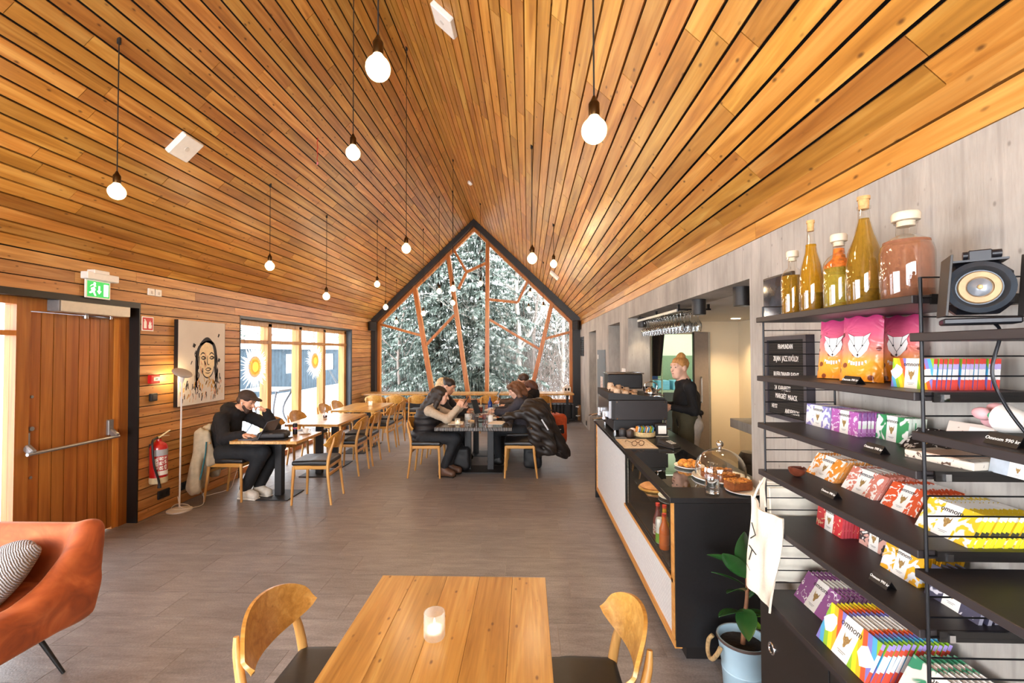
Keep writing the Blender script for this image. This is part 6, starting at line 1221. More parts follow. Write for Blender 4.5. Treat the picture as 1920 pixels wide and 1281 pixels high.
for i, (x, y) in enumerate(((1.44, 3.10), (1.43, 3.84), (1.46, 5.84))):
    t = empty('ceiling_spotlight', (x, y, 2.145), 0, ('black cylinder spotlight nearest the concrete pillar', 'black cylinder spotlight before the glass rack', 'black cylinder spotlight at the far end of the rack')[i], 'spotlight', 'black cylinder spotlights over the bar')
    G().lathe([(.0, 0), (.055, 0), (.055, -.125), (.05, -.128), (.047, -.11), (0, -.105)], 28).obj('housing', M_BLACKP, t, 40); G().lathe([(0, -.108), (.04, -.108), (.04, -.112), (0, -.112)], 20).obj('lamp', mat('spot_glow', 'fff0cc', .4, emit=(1, .8, .5), es=12.), t)
    d = bpy.data.lights.new('bar_spot', 'SPOT'); d.energy = (26, 22, 7)[i]; d.color = (1, .78, .5); d.spot_size = RAD(95); d.spot_blend = .7; d.shadow_soft_size = .03; lo = bpy.data.objects.new('bar_spot', d); col.objects.link(lo); lo.parent = t; lo.location = (0, 0, -.13)
# ---- bar room furnishings
t = empty('recessed_lamp', (2.75, 6.1, 2.145), 0, 'warm recessed lamp in the low bar ceiling', 'lamp'); G().lathe([(0, -.004), (.07, -.004), (.075, 0)], 24).obj('trim_ring', M_WHITE, t); G().lathe([(0, -.008), (.055, -.008), (.055, -.004)], 24).obj('diffuser', mat('warm_diffuser', 'fff2d0', .4, emit=(1, .75, .42), es=25.), t)
d = bpy.data.lights.new('recessed_light', 'SPOT'); d.energy = 75; d.color = (1, .74, .42); d.spot_size = RAD(125); d.spot_blend = .8; lo = bpy.data.objects.new('recessed_light', d); col.objects.link(lo); lo.parent = t; lo.location = (0, 0, -.03)
t = empty('back_worktop', (2.65, 4.55, 0), 0, 'thick concrete worktop on the right behind the bar', 'worktop'); G().bx(-.45, .44, -.9, .5, .89, .985, .004).obj('slab', M_CONC, t); G().bx(.1, .44, -.9, .5, 0, .89).obj('support', M_CREAM, t); G().bx(-.32, .2, -.5, .2, .986, .99).obj('sink_rim', M_STEEL, t)
t = empty('waste_bin', (2.33, 4.85, 0), 0, 'dark pedal bin under the concrete worktop', 'bin'); G().lathe([(0, 0), (.11, 0), (.13, .55), (.12, .56), (0, .56)], 24).obj('body', M_BLACKP, t, 50); G().lathe([(.125, .56), (.13, .60), (.1, .66), (0, .665)], 24).obj('bag', mat('bin_bag', '4a4542', .4, var=.2), t, 50)
t = empty('hanging_apron', (1.92, 6.76, 2.07), 0, 'dark brown apron hanging in the kitchen doorway', 'apron'); G().grid(lambda a, b: V((-.09+.18*a*(1-.35*(1-b)), -.02+.02*sin(9*a), -.72+.62*b)), 10, 10, .012).obj('cloth', mat('dark_apron', '2a211c', .9, var=.2), t, 60); G().tube([(0, -.02, -.1), (.0, 0, -.02)], .004, 6).obj('strap', M_BLACK, t)
t = empty('kitchen_shelf', (2.02, 7.6, 0), 0, 'steel kitchen shelf rack seen through the doorway', 'shelf')
for z in (1.0, 1.25, 1.5): G().bx(-.25, .12, -.3, .3, z, z+.015).obj('shelf', M_ALU, t)
for x in (-.24, .11):
    for y in (-.29, .29): G().cyl((x, y, 0), (x, y, 1.85), .012, n=8).obj('post', mat('pale_post', 'b9c4a8', .5), t)
G().bx(-.2, .05, -.28, -.1, 1.266, 1.32).obj('blue_box', mat('blue_tray', '2a4f8f', .5), t); G().cyl((-.15, -.2, 1.516), (-.15, -.2, 1.66), .03, n=12).cyl((0, -.2, 1.516), (0, -.2, 1.63), .025, n=12).obj('bottle', M_WHITE, t, 40)
t = empty('kitchen_unit', (2.75, 8.8, 0), 0, 'dark kitchen unit with blue boxes beyond the doorway', 'kitchen unit'); G().bx(-.9, .9, -.3, .3, 0, .95, .004).obj('cabinet', mat('kitchen_dark', '3a3a34', .5), t); G().bx(-.92, .92, -.32, .3, .95, .985).obj('worktop', mat('kitchen_top', '9aa890', .4), t)
for x in (-.6, -.32, -.04, .24): G().bx(x, x+.22, -.2, .1, .986, 1.16, .01).obj('blue_box', mat('blue_crate', '6aa6c4', .5, var=.1), t)
d = bpy.data.lights.new('kitchen_light', 'AREA'); d.energy = 26; d.color = (.90, 1, .80); d.size = 1.6; lo = bpy.data.objects.new('kitchen_light', d); col.objects.link(lo); lo.location = (2.7, 8.0, 2.46)
# ---- framed picture beyond the shelf, letter board
t = empty('framed_picture', (XR, 2.43, 2.0), 0, 'glossy dark framed picture on the concrete beside the bottles', 'picture'); G().bx(-.02, -.001, -.16, .11, -.12, .11, .003).obj('frame', M_BLACK, t); G().bx(-.022, -.02, -.15, .10, -.11, .10).obj('glazing', mat('dark_glossy', '34383f', .06, var=.5, scale=9), t)
lb = empty('letter_board', (XR-.001, 2.31, 1.582), 0, 'black letter board with white event lines on the concrete wall', 'letter board')
G().bx(-.03, 0, -.175, .175, -.205, .205).obj('felt', mat('black_felt', '17130f', .95, var=.2, scale=80), lb)
G().bx(-.04, 0, -.18, -.158, -.21, .21).bx(-.04, 0, .158, .18, -.21, .21).bx(-.04, 0, -.158, .158, .19, .21).bx(-.04, 0, -.158, .158, -.21, -.19).obj('frame', mat('grey_black_frame', '37333a', .5), lb)
g = G()
for k in range(30): g.bx(-.0315, -.03, -.157, .157, -.185+.0125*k, -.185+.0125*k+.006)
g.obj('felt_ridges', mat('felt_ridge', '241e1a', .95), lb)
LET = mat('white_letters', 'f1ece6', .5, var=.01)
for body, z, sz, yy in (('FRAMUNDAN', .155, .034, 0), ('28.JAN  JAZZ KVÖLD!', .095, .037, 0), ('18 FEB DINNER EVENT', .015, .036, 0), ('24  KABARETT', -.055, .036, .03), ('MARGRÉT  MAACK', -.095, .036, 0), ('HEYST', -.150, .030, .105), ('ANDERSSON', -.165, .033, -.05)):
    text('lettering', body, sz, (-.033, yy, z), (0, -1, 0), (0, 0, 1), LET, lb, sx=.62)
# ---- rubber plant in an enamel bucket, tote bags
t = empty('rubber_plant', (1.075, 2.36, 0), 0, 'rubber plant in a pale blue enamel bucket beside the counter', 'plant')
pot = G().lathe([(0, 0), (.085, 0), (.09, .005), (.098, .12), (.1, .122), (.1, .128), (.098, .13), (.115, .265), (.12, .27), (.12, .278), (.112, .278), (.108, .25), (.09, .02), (0, .02)], 32).obj('bucket', mat('pale_blue_enamel', 'a9c4d2', .3, var=.08, scale=6), t, 50)
G().lathe([(.121, .266), (.123, .272), (.121, .28)], 32, cap=False).obj('rim', mat('rim_brown', '4a3a34', .5), pot, 50)
G().lathe([(0, .235), (.107, .235), (.107, .24), (0, .245)], 20).obj('soil', mat('potting_soil', '2b2119', .95, var=.5, scale=60, bump=.8), pot, 50)
ROPE = mat('hemp_rope', 'a3865c', .9, var=.3, scale=80, bump=.5)
for s in (-1, 1): c0 = V((s*.118, -.02*s, .24)); G().tube(cr([c0+V((0, -.045, 0)), c0+V((s*.02, -.05, -.03)), c0+V((s*.035, -.02, -.075)), c0+V((s*.035, .03, -.075)), c0+V((s*.02, .06, -.03)), c0+V((0, .055, 0))], 5), .011, 8).obj('rope_handle', ROPE, pot, 60)
stem = cr([(0, 0, .23), (.01, .0, .36), (.03, .01, .48), (.035, .03, .60), (.01, .05, .70)], 5); G().tube(stem, [.012-.0003*i for i in range(len(stem))], 8).obj('stem', mat('stem_brown', '8a5a3c', .7, var=.2), t, 60)
LEAF = mat('leaf_green', '2f5a2a', .22, var=.25, scale=8, coat=.3); LEAFY = mat('leaf_lime', '7fae3c', .3, var=.2, scale=8)
def leaf(base, d, L_, W, m=LEAF, roll=0, cup=.25, bend=.35):
    d = V(d).normalized(); x = d.cross(V((0, 0, 1)))
    if x.length < .1: x = V((1, 0, 0))
    x.normalize(); n = x.cross(d).normalized(); R_ = MX.Rotation(roll, 3, d); x, n = R_ @ x, R_ @ n; B = V(base)
    def f_(a, b): s = a; w_ = W*sin(pi*min(1, max(0, s**.8)))**.75*.5+.0015; u = b*2-1; return B+d*(L_*s)+x*(w_*u)+n*(cup*w_*u*u)-n*(bend*L_*s*s*.5)
    G().grid(f_, 12, 6, .0012).obj('leaf', m, t, 80)
for base, d, L_, W, m, ro in (((.02, .01, .50), (-.75, -.45, .35), .16, .075, LEAF, .5), ((.02, .0, .42), (-.35, -.8, -.25), .17, .095, LEAF, .2), ((.03, .02, .56), (-.6, -.2, .75), .23, .085, LEAF, .9), ((.035, .03, .60), (.7, -.5, -.45), .24, .075, LEAF, -.5), ((.03, .02, .62), (-.25, -.2, 1), .22, .09, LEAF, 1.2),
                         ((.02, .01, .40), (.85, -.45, .1), .14, .08, LEAF, -.2), ((.0, .0, .36), (.5, -.75, .2), .10, .06, LEAFY, .2), ((.01, 0, .36), (.5, -.45, .6), .1, .018, LEAFY, 0), ((.03, .03, .52), (-.9, .1, .5), .17, .022, LEAF, 0), ((.03, .02, .45), (.35, -.4, .9), .12, .03, LEAF, .6), ((.03, .02, .60), (-.55, .1, .3), .20, .10, LEAF, .7), ((.0, .0, .40), (-.85, -.3, .2), .15, .085, LEAF, .3)): leaf(base, d, L_, W, m, ro)
t = tag(blob('stone', [E_((0, 0, .03), (.055, .04, .03)), E_((.02, .01, .04), (.03, .03, .025))], mat('dark_stone', '35302c', .8, var=.4), None, .008, .02), 'dark stone lying by the enamel bucket', 'stone'); t.location = (1.13, 2.16, 0)
CANV = mat('natural_canvas', 'd9cdbb', .9, var=.06, scale=120, bump=.15)
tb = empty('tote_bag', (1.0, 2.0, 1.1), 0, 'cream canvas tote bag with black print hanging on the shelf ladder', 'bag')
TQ = [V((-.06, -.03, .01)), V((-.028, -.21, -.025)), V((-.035, -.135, -.425)), V((-.07, -.015, -.365))]
def tote(a, b):
    p = TQ[0].lerp(TQ[1], a).lerp(TQ[3].lerp(TQ[2], a), 1-b); q = .010*sin(7*a+5*b)+.006*sin(13*a-4*b); return p+V((-1, -.2, 0))*q+V((0, 0, -.02*sin(pi*a)*b))
G().grid(tote, 12, 20, .008).obj('cloth', CANV, tb, 80)
G().tube(cr([(-.058, -.05, .0), (-.03, -.04, .05), (.004, -.028, .085)], 5), .005, 6).tube(cr([(-.045, -.12, -.01), (-.02, -.06, .05), (.004, -.028, .085)], 5), .005, 6).obj('strap', CANV, tb, 60)
BP = mat('black_print', '1b191a', .8); g = G(); tp = lambda a, b: tote(a, b)+V((-.0075, -.002, 0))
g.tube([tp(.04, .70), tp(.2, .62), tp(.06, .53)], .0022, 6).tube([tp(.05, .45), tp(.3, .43)], .0022, 6).tube([tp(.17, .44), tp(.15, .32)], .0022, 6).tube([tp(.04, .24), tp(.22, .22)], .0008, 4); g.obj('print', BP, tb)
t = empty('folded_bags', (1.17, 2.03, 0), 0, 'bundle of cream cotton bags hanging behind the shelf ladder', 'bags')
for k in range(3): G().grid(lambda a, b: V((-.12+.22*a-.01*k, .02*k+.006*sin(9*a+k)+.004*sin(7*b), .72+.40*b+.01*k)), 8, 8, .01).obj('bag', mat('cream_cotton', 'e3dccb', .9, var=.05), t, 80)
# ================================================================ wall shelf with its goods
M_SHELF = mat('dark_stained_shelf', '2b2526', .45, var=.12, scale=40, stretch=(1, .15, 1)); M_WIRE = mat('black_wire', '17161a', .4, .3)
SX0, SX1 = 1.0, 1.30; LY = (1.972, 1.195, .42)
su = empty('wall_shelf', (1.15, 1.58, 0), 0, 'black wire ladder shelf full of chocolate along the concrete wall', 'shelf'); su.location = (0, 0, 0)
for y in LY:
    ld = G().tube([(SX0+.004, y, .70), (SX0+.004, y, 1.905)], .0042, 8).tube([(SX1-.004, y, .30), (SX1-.004, y, 1.905)], .0042, 8).obj('ladder', M_WIRE, su, 60)
    for k in range(24): z = 1.905-.0505*k; G().tube([(SX0+.004, y, z), (SX1-.004, y, z)], .0022, 6).obj('rung', M_WIRE, ld, 60)
SH1 = (1.85, 1.60, 1.40, 1.20, 1.00)
for z in SH1: G().bx(SX0-.012, SX1+.005, LY[1]+.006, LY[0]+.03, z-.011, z+.011, .002).obj('shelf_board', M_SHELF, su)
for z in (1.752, 1.50, 1.15): G().bx(SX0-.012, SX1+.005, LY[2], LY[1]+.018, z-.011, z+.011, .002).obj('shelf_board', M_SHELF, su)
for z in SH1: G().bx(SX0+.03, SX1-.02, LY[1]-.002, LY[1]+.004, z-.014, z+.012).obj('shelf_bracket', M_BLACK, su); G().bx(SX0+.05, SX0+.064, LY[1]-.008, LY[1]-.002, z-.012, z+.006).obj('clip', M_CHROME, su)
cb = empty('shelf_cabinet', (0, 0, 0), 0, 'black cabinet with a round chrome finger hole under the shelf', 'cabinet')
G().bx(SX0-.025, SX1+.008, 1.10, LY[0]+.03, .675, .70, .002).obj('top', M_SHELF, cb); G().bx(SX0, SX1+.008, 1.12, LY[0]+.025, .20, .675).obj('body', M_SHELF, cb)
for a, b in ((1.13, 1.545), (1.55, 1.99)): G().bx(SX0-.018, SX0, a, b, .21, .672, .002).obj('door', M_LAM, cb)
G().tube([(SX0-.019, 1.90+.02*cos(a), .515+.02*sin(a)) for a in [2*pi*k/20 for k in range(20)]], .005, 8, closed=True).obj('finger_hole', M_CHROME, cb, 60); G().cyl((SX0-.0185, 1.90, .515), (SX0-.0175, 1.90, .515), .018, n=18).obj('hole_disc', M_DARK, cb)
# ---- chocolate bars
WHT = mat('label_white', 'efe9e2', .5, var=.02); INKM = mat('label_ink', '2b2728', .6); EMB = mat('emblem_gold', '9c7a45', .5, var=.4, scale=200)
def stripes(name, cols, direction=(0, 1, 0), rough=.45):
    m, t, b = nt(name); src = N(t, 'ShaderNodeTexCoord').outputs['Generated']; r_ = t.nodes.new('ShaderNodeValToRGB'); r_.color_ramp.interpolation = 'CONSTANT'; e = r_.color_ramp.elements
    while len(e) < len(cols): e.new(.5)
    for i, c in enumerate(cols): e[i].position = i/len(cols); e[i].color = (*lin(c), 1)
    d = N(t, 'ShaderNodeVectorMath', operation='DOT_PRODUCT'); d.inputs[1].default_value = direction; t.links.new(src, d.inputs[0]); fr = N(t, 'ShaderNodeMath', operation='FRACT'); t.links.new(d.outputs['Value'], fr.inputs[0]); t.links.new(fr.outputs[0], r_.inputs['Fac']); t.links.new(r_.outputs['Color'], b.inputs['Base Color']); b.inputs['Roughness'].default_value = rough; return m
RAINBOW = stripes('rainbow_print', ['e4552b', 'f0b21c', 'efd91f', '8dbb32', '4aa5cf', '7d78c4', 'e4552b', 'f0b21c', 'efd91f', '8dbb32', '4aa5cf', '7d78c4'], (.0, 1.0, -.25))
def bars(y1, y0, xf, z, n, hb, m_wrap, m_edge, what, where, lean=.5, pitch=.0125, th=.0095, band=(.34, .66), name_txt=True, band_m=None, art=None):
    """row of bars: far end y1, near end y0, front face at xf; bars stand one behind another towards the wall, leaning back"""
    L_ = y1-y0; ya, yb = -L_/2+L_*(1-band[1]), -L_/2+L_*(1-band[0]); g = G(); bm = band_m or WHT
    segs = [(-L_/2, ya, 0), (ya, yb, 1), (yb, L_/2, 0)]
    for a, b, mi in segs:
        g.mi = mi; v = [(0, a, 0), (th, a, 0), (th, b, 0), (0, b, 0), (0, a, hb), (th, a, hb), (th, b, hb), (0, b, hb)]; g.add(v, [(0, 4, 7, 3), (1, 2, 6, 5), (4, 5, 6, 7), (0, 3, 2, 1)])
    g.mi = 2; g.add([(0, -L_/2, 0), (th, -L_/2, 0), (th, -L_/2, hb), (0, -L_/2, hb)], [(0, 1, 2, 3)]); g.add([(0, L_/2, 0), (th, L_/2, 0), (th, L_/2, hb), (0, L_/2, hb)], [(3, 2, 1, 0)])
    me = g.mesh('chocolate_bar', [m_wrap, bm, m_edge]); yc = (y0+y1)/2; rr = random.Random(int(y1*1000+z*77))
    for k in range(n):
        o = link('chocolate_bar', me, None, (xf+pitch*k, yc+(rr.uniform(-.003, .003) if k else 0), z), (0, lean+(rr.uniform(-.02, .02) if k else 0), 0))
        tag(o, ('front %s bar in its row %s' % (what, where)) if k == 0 else ('%s bar behind the front one %s' % (what, where)), 'chocolate bar', '%s bars %s' % (what, where))
        if k == 0:
            ym = (ya+yb)/2; s = hb/.085
            if name_txt: text('brand_lettering', 'omnom', .020*s*min(1, (yb-ya)/.055/s+.1), (-.0006, ym, hb*.80), (0, -1, 0), (0, 0, 1), INKM, o)
            G().prism([(p[0]*s, p[1]*s) for p in ((-.010, .012), (-.006, .004), (0, .008), (.006, .004), (.010, .012), (.009, -.002), (.004, -.008), (.003, -.014), (0, -.017), (-.003, -.014), (-.004, -.008), (-.009, -.002))], (-.0006, 0, 0), (-.0002, ym, hb*.48), (0, 1, 0), (0, 0, 1)).obj('emblem', EMB, o)
            G().bx(-.0006, -.0002, ym-.012*s, ym+.012*s, hb*.17, hb*.18).bx(-.0006, -.0002, ym-.008*s, ym+.008*s, hb*.13, hb*.14).obj('small_print', INKM, o)
            if art:
                for (a_, b_, m_) in art: G().prism([(p[0], p[1]) for p in a_], (-.0008, 0, 0), (-.0002, 0, 0), (0, 1, 0), (0, 0, 1)).obj('printed_figure', m_, o) if b_ else None
def blotch(cy, cz, r_, seed, n=9):
    q = random.Random(seed); return [(cy+r_*q.uniform(.6, 1.1)*cos(2*pi*k/n), cz+r_*q.uniform(.6, 1.1)*sin(2*pi*k/n)) for k in range(n)]
OFFW = mat('print_white', 'f1ede8', .5, var=.02)
def figs(L_, hb, seed, m=OFFW, r_=.022): return [(blotch(-L_*.36, hb*.45, min(r_, hb*.3), seed), 1, m), (blotch(L_*.36, hb*.55, min(r_, hb*.3), seed+1), 1, m)]
E_RED = stripes('edge_red_white', ['d8453a', 'd8453a', 'efeae6', 'efeae6', 'b9a6d8', 'd8453a'], (0, 0, 1.0)); 
bars(1.399, 1.262, 1.084, 1.611, 15, .085, RAINBOW, E_RED, 'rainbow striped', 'on the second shelf', .10, .0117, art=figs(.137, .085, 1))
LIL = pattern('lilac_print', '8f87c4', 'ece7ea', None, 26., .48, 1.5, 'noise'); PUR = pattern('violet_print', 'b35aa8', 'e9d5e6', None, 34., .60, 3., 'noise'); GRN = pattern('green_print', '2f9154', 'ece9e2', None, 20., .55, 1., 'noise')
bars(1.965, 1.815, 1.17, 1.411, 7, .085, LIL, mat('edge_lilac', 'b9aed6', .5), 'lilac owl pattern', 'on the third shelf', .08, .0115)
bars(1.808, 1.664, 1.17, 1.411, 8, .085, PUR, stripes('edge_violet', ['b774b4', 'c58cc2', 'dfe6d8', 'e9e4e6', '8c5a96', '7d4f88'], (0, 0, 1)), 'violet pattern', 'on the third shelf', .08, .0115)
bars(1.655, 1.52, 1.225, 1.411, 5, .085, GRN, mat('edge_green', 'd9e2d2', .5), 'green and white', 'on the third shelf', .10, .0115)
DKL = pattern('dark_print', '2d2522', 'e9e2da', None, 46., .60, 2., 'noise'); bars(1.50, 1.36, 1.185, 1.411, 2, .085, DKL, mat('edge_dark', '2d2522', .5), 'dark coffee pattern', 'on the third shelf', .75, .03, band_m=mat('label_dark', '332a26', .5))
SPK = pattern('speckled_box', 'e4d8c8', '5a4030', None, 45., .66, 1., 'noise'); t = empty('gift_box', (1.20, 1.30, 1.411), .22, 'flat cream box with dark flecks lying on the third shelf', 'box'); G().bx(-.095, .085, -.085, .085, 0, .022, .002).obj('box', SPK, t); G().bx(-.09, .08, -.05, .05, .0222, .024).obj('lid_label', mat('kraft_pink', 'cfae96', .6, var=.1), t)
t = empty('upright_box', (1.265, 1.33, 1.434), 0, 'pink cream box standing behind the flat flecked box', 'box'); t.rotation_euler = (0, .35, .15); G().bx(-.008, .008, -.09, .09, 0, .075, .001).obj('box', pattern('pink_box', 'e6d2c2', '8a5c44', None, 30., .68, 1.), t); G().bx(-.0092, -.008, -.03, .03, .01, .065).obj('label', WHT, t)
bars(1.205, 1.07, 1.17, 1.411, 1, .04, mat('edge_ice', 'b9c2cc', .4), mat('edge_ice2', 'aab4c0', .4), 'pale blue', 'at the near end of the third shelf', .2, .012, name_txt=False)
ORG = pattern('orange_print', 'e08a22', 'ece6de', None, 36., .52, 1.5); SAL = pattern('salmon_print', 'd07a66', 'efe7e0', None, 30., .52, 2.5); RDO = pattern('red_orange_print', 'd9542a', 'efe7e0', None, 30., .58, 3.); YEL = pattern('yellow_print', 'e3c02a', 'e8e5e0', None, 28., .50, 1.5)
bars(1.96, 1.79, 1.165, 1.211, 9, .095, ORG, mat('edge_orange', 'e2984a', .5, var=.3, scale=60), 'orange and white', 'on the fourth shelf', .55); bars(1.749, 1.592, 1.166, 1.211, 9, .092, SAL, mat('edge_salmon', 'd98f80', .5, var=.2, scale=60), 'salmon patterned', 'on the fourth shelf', .55)
bars(1.564, 1.428, 1.168, 1.211, 9, .088, RDO, mat('edge_redorange', 'd97a52', .5, var=.3, scale=60), 'red orange patterned', 'on the fourth shelf', .55); bars(1.376, 1.217, 1.125, 1.211, 12, .095, YEL, stripes('edge_yellow', ['dcd428', 'dcd428', '4a4a3a', 'dcd428', 'dcd428', 'e9e9d8'], (0, 0, 1)), 'yellow and grey', 'at the near end of the fourth shelf', .5, .0125)
RDP = pattern('red_floral', 'c93338', 'f0c9a0', '3a3236', 34., .62, 2.); SWN = pattern('pink_swan', 'd9a596', '3d3634', 'f0e6de', 26., .56, 1.5); AMB = pattern('amber_print', 'e8ab14', 'dfe0e4', None, 28., .52, 1.2); NVY = pattern('navy_print', '3f3d52', 'c9c6cf', None, 30., .66, 1.)
bars(1.914, 1.766, 1.174, 1.011, 8, .092, RDP, mat('edge_crimson', 'c2444e', .5, var=.15, scale=60), 'crimson floral', 'on the fifth shelf', .12, .0118); bars(1.735, 1.60, 1.217, 1.011, 4, .088, SWN, mat('edge_pink', 'd9b3a6', .5), 'pink swan', 'on the fifth shelf', .12)
bars(1.554, 1.410, 1.156, 1.011, 10, .088, AMB, stripes('edge_amber', ['e8ab14', 'c8cdd6', 'dfe0e4', 'c8cdd6', 'e8ab14', 'e8ab14'], (0, 0, 1)), 'amber and silver', 'on the fifth shelf', .30, .0118); bars(1.385, 1.225, 1.154, 1.011, 4, .088, NVY, mat('edge_navy', '8a8794', .5), 'navy patterned', 'at the near end of the fifth shelf', .30, .022)
PLM = pattern('plum_swirl', '93508f', 'efe7ec', None, 16., .5, 6., 'wave', stops=[(.30, '93508f'), (.42, '93508f'), (.46, 'f0e8ec'), (.60, 'f0e8ec'), (.64, '93508f')])
bars(1.957, 1.755, 1.104, .701, 9, .118, PLM, mat('edge_plum', 'b48ab0', .5, var=.3, scale=60), 'plum swirl', 'on the cabinet', .55, .0165, .011); bars(1.683, 1.450, 1.025, .701, 14, .132, RAINBOW, stripes('edge_coral', ['e4553f', 'e4553f', 'f2efec', 'f2efec', 'f2efec', 'e4553f', 'a58fd0'], (0, 0, 1)), 'large rainbow striped', 'on the cabinet', .45, .0155, .011, art=figs(.233, .132, 5, r_=.035))
GR2 = pattern('jade_blotch', '2f8a63', 'e9d9cf', None, 14., .55, 1.5); bars(1.42, 1.19, 1.09, .701, 8, .125, GR2, mat('edge_jade', 'dfe3da', .5), 'jade green patterned', 'on the cabinet', .5, .0165, .011)
# ---- snack pouches
def pouch_mat():
    m, t, b = nt('pouch_print'); tc = N(t, 'ShaderNodeTexCoord'); sp = N(t, 'ShaderNodeSeparateXYZ'); t.links.new(tc.outputs['Generated'], sp.inputs[0]); c = ramp(t, sp.outputs['Z'], [(.05, 'f0951e'), (.3, 'f0a03a'), (.45, 'e98a72'), (.7, 'd8607c'), (1., 'b8386e')])
    vo = N(t, 'ShaderNodeTexVoronoi', Scale=24.); t.links.new(tc.outputs['Object'], vo.inputs['Vector']); k = N(t, 'ShaderNodeMapRange'); t.links.new(vo.outputs['Distance'], k.inputs[0]); k.inputs[1].default_value = .20; k.inputs[2].default_value = .24; k.inputs[3].default_value = .92; k.inputs[4].default_value = 0
    t.links.new(mixc(t, c, '6a2a22', k.outputs[0]), b.inputs['Base Color']); b.inputs['Roughness'].default_value = .22; nz = N(t, 'ShaderNodeTexNoise', Scale=14., Distortion=1.5); t.links.new(tc.outputs['Object'], nz.inputs['Vector']); bp = N(t, 'ShaderNodeBump', Strength=.35, Distance=.03); t.links.new(nz.outputs['Fac'], bp.inputs['Height']); t.links.new(bp.outputs['Normal'], b.inputs['Normal']); return m
PM = pouch_mat(); WG = mat('wolf_grey', '6f7378', .5)
def pouch(x, y, z, rz, label, w_=.15, h_=.222, d_=.055):
    t = empty('snack_pouch', (x, y, z), rz, label, 'snack bag', 'pink and orange pouches on the second shelf'); t.rotation_euler = (0, .10, rz)
    def sh(sgn):
        def f_(a, b): v_ = b; ww = w_*(1-.10*v_-.03*sin(pi*v_)); dp = d_/2*(1-v_)**.55*max(.0, (1-(2*a-1)**4))+.0015; return V((sgn*dp, (a-.5)*ww, h_*v_+.004*sin(14*a+5*v_)*(v_ > .9)))
        return f_
    g = G(); g.grid(sh(-1), 14, 18); g.grid(sh(1), 14, 18); g.add([(-.0015-.02, -w_/2+.01, .001), (.02, -w_/2+.01, .001), (.02, w_/2-.01, .001), (-.02, w_/2-.01, .001)], [(0, 1, 2, 3)]); g.obj('pouch', PM, t, 60)
    xf = lambda zz: -(d_/2*(1-zz/h_)**.55)-.0032
    s = w_/.15; WOLF = [(-.038, .050), (-.030, .030), (-.036, .012), (-.030, -.012), (-.012, -.034), (0, -.040), (.012, -.034), (.030, -.012), (.036, .012), (.030, .030), (.038, .050), (.016, .038), (-.016, .038)]
    R_ = math.atan2(d_/2*.5, h_*.8); Yv = V((sin(R_)*.55, 0, cos(R_)))
    G().prism([(p[0]*s, p[1]*s) for p in WOLF], (-.001, 0, 0), (xf(.118), 0, .118), (0, 1, 0), Yv).obj('wolf_emblem', OFFW, t)
    g = G()
    for L2 in ([(-.038, .050), (-.016, .038), (-.012, .0), (0, -.02)], [(.038, .050), (.016, .038), (.012, .0), (0, -.02)], [(-.030, .03), (-.012, 0)], [(.030, .03), (.012, 0)], [(0, -.02), (0, -.04)]): g.tube([V((xf(.118)-.0015, 0, .118))+V((0, 1, 0))*p[0]*s+Yv*p[1]*s for p in L2], .0007, 4)
    for sy in (-1, 1): g.sphere(V((xf(.118)-.001, 0, .118))+V((0, sy*.014*s, 0))+Yv*.004, .003, 6, 4)
    g.sphere(V((xf(.118)-.001, 0, .118))+Yv*(-.028), .0035, 6, 4); g.obj('wolf_lines', INKM, t)
    g = G()
    for k in range(11): a_ = (k-5)/5; zz = .060+.012*a_*a_; g.box((xf(zz)-.0015+.012*a_*a_, a_*.046*s, zz), (.0012, .0062*s, .011+.002*(k % 3)))
    g.obj('printed_banner', OFFW, t)
    return t
pouch(1.16, 1.76, 1.611, .45, 'pink and orange snack pouch farthest from the camera', .135); pouch(1.14, 1.60, 1.611, .40, 'pink and orange snack pouch in front in the middle of its row', .142, .226); pouch(1.25, 1.575, 1.611, .35, 'pink and orange snack pouch nearest the concrete wall', .13, .225); pouch(1.255, 1.72, 1.611, .35, 'pink and orange snack pouch hidden behind the middle one', .145, .222)
# ---- price tents
for x, y, z, lab in ((1.05, 1.51, 1.611, 'small black price tent before the snack pouches'), (1.052, 1.42, 1.411, 'small black price tent on the third shelf'), (1.055, 1.635, 1.211, 'small black price tent on the fourth shelf'), (1.07, 1.43, 1.011, 'small black price tent on the fifth shelf'), (1.04, 1.03, 1.511, 'black price tent beside the paper cone')):
    t = empty('price_tent', (x, y, z), .0, lab, 'price tag', 'black price tents on the shelf'); G().prism([(-.016, 0), (-.0145, 0), (0, .0225), (.0145, 0), (.016, 0), (0, .0245)], (0, .07, 0), (0, -.035, 0)).obj('card', M_BLACKP, t)
    text('price_lettering', 'Omnom 990 kr', .0115, (-.0088, 0, .0125), (0, -1, 0), (.55, 0, .84), OFFW, t)
# ---- half coconut shell scoop
t = empty('wooden_scoop', (1.085, 1.885, 1.211), .6, 'reddish brown cocoa pod half on the fourth shelf', 'cocoa pod'); G().grid(lambda a, b: V(((a-.5)*.085*(1), .03*cos(pi*b)*sin(pi*(a*.9+.05)), .034-.033*sin(pi*b)*sin(pi*(a*.9+.05))+.03*max(0, .3-a))), 12, 10, .004).obj('shell', mat('cocoa_brown', '6e3624', .35, var=.25, scale=20), t, 80); G().sphere((.02, .0, .018), .012, 8, 5, (1.4, 1, .5)).obj('nib', mat('nib', 'b08a70', .5), t, 180)
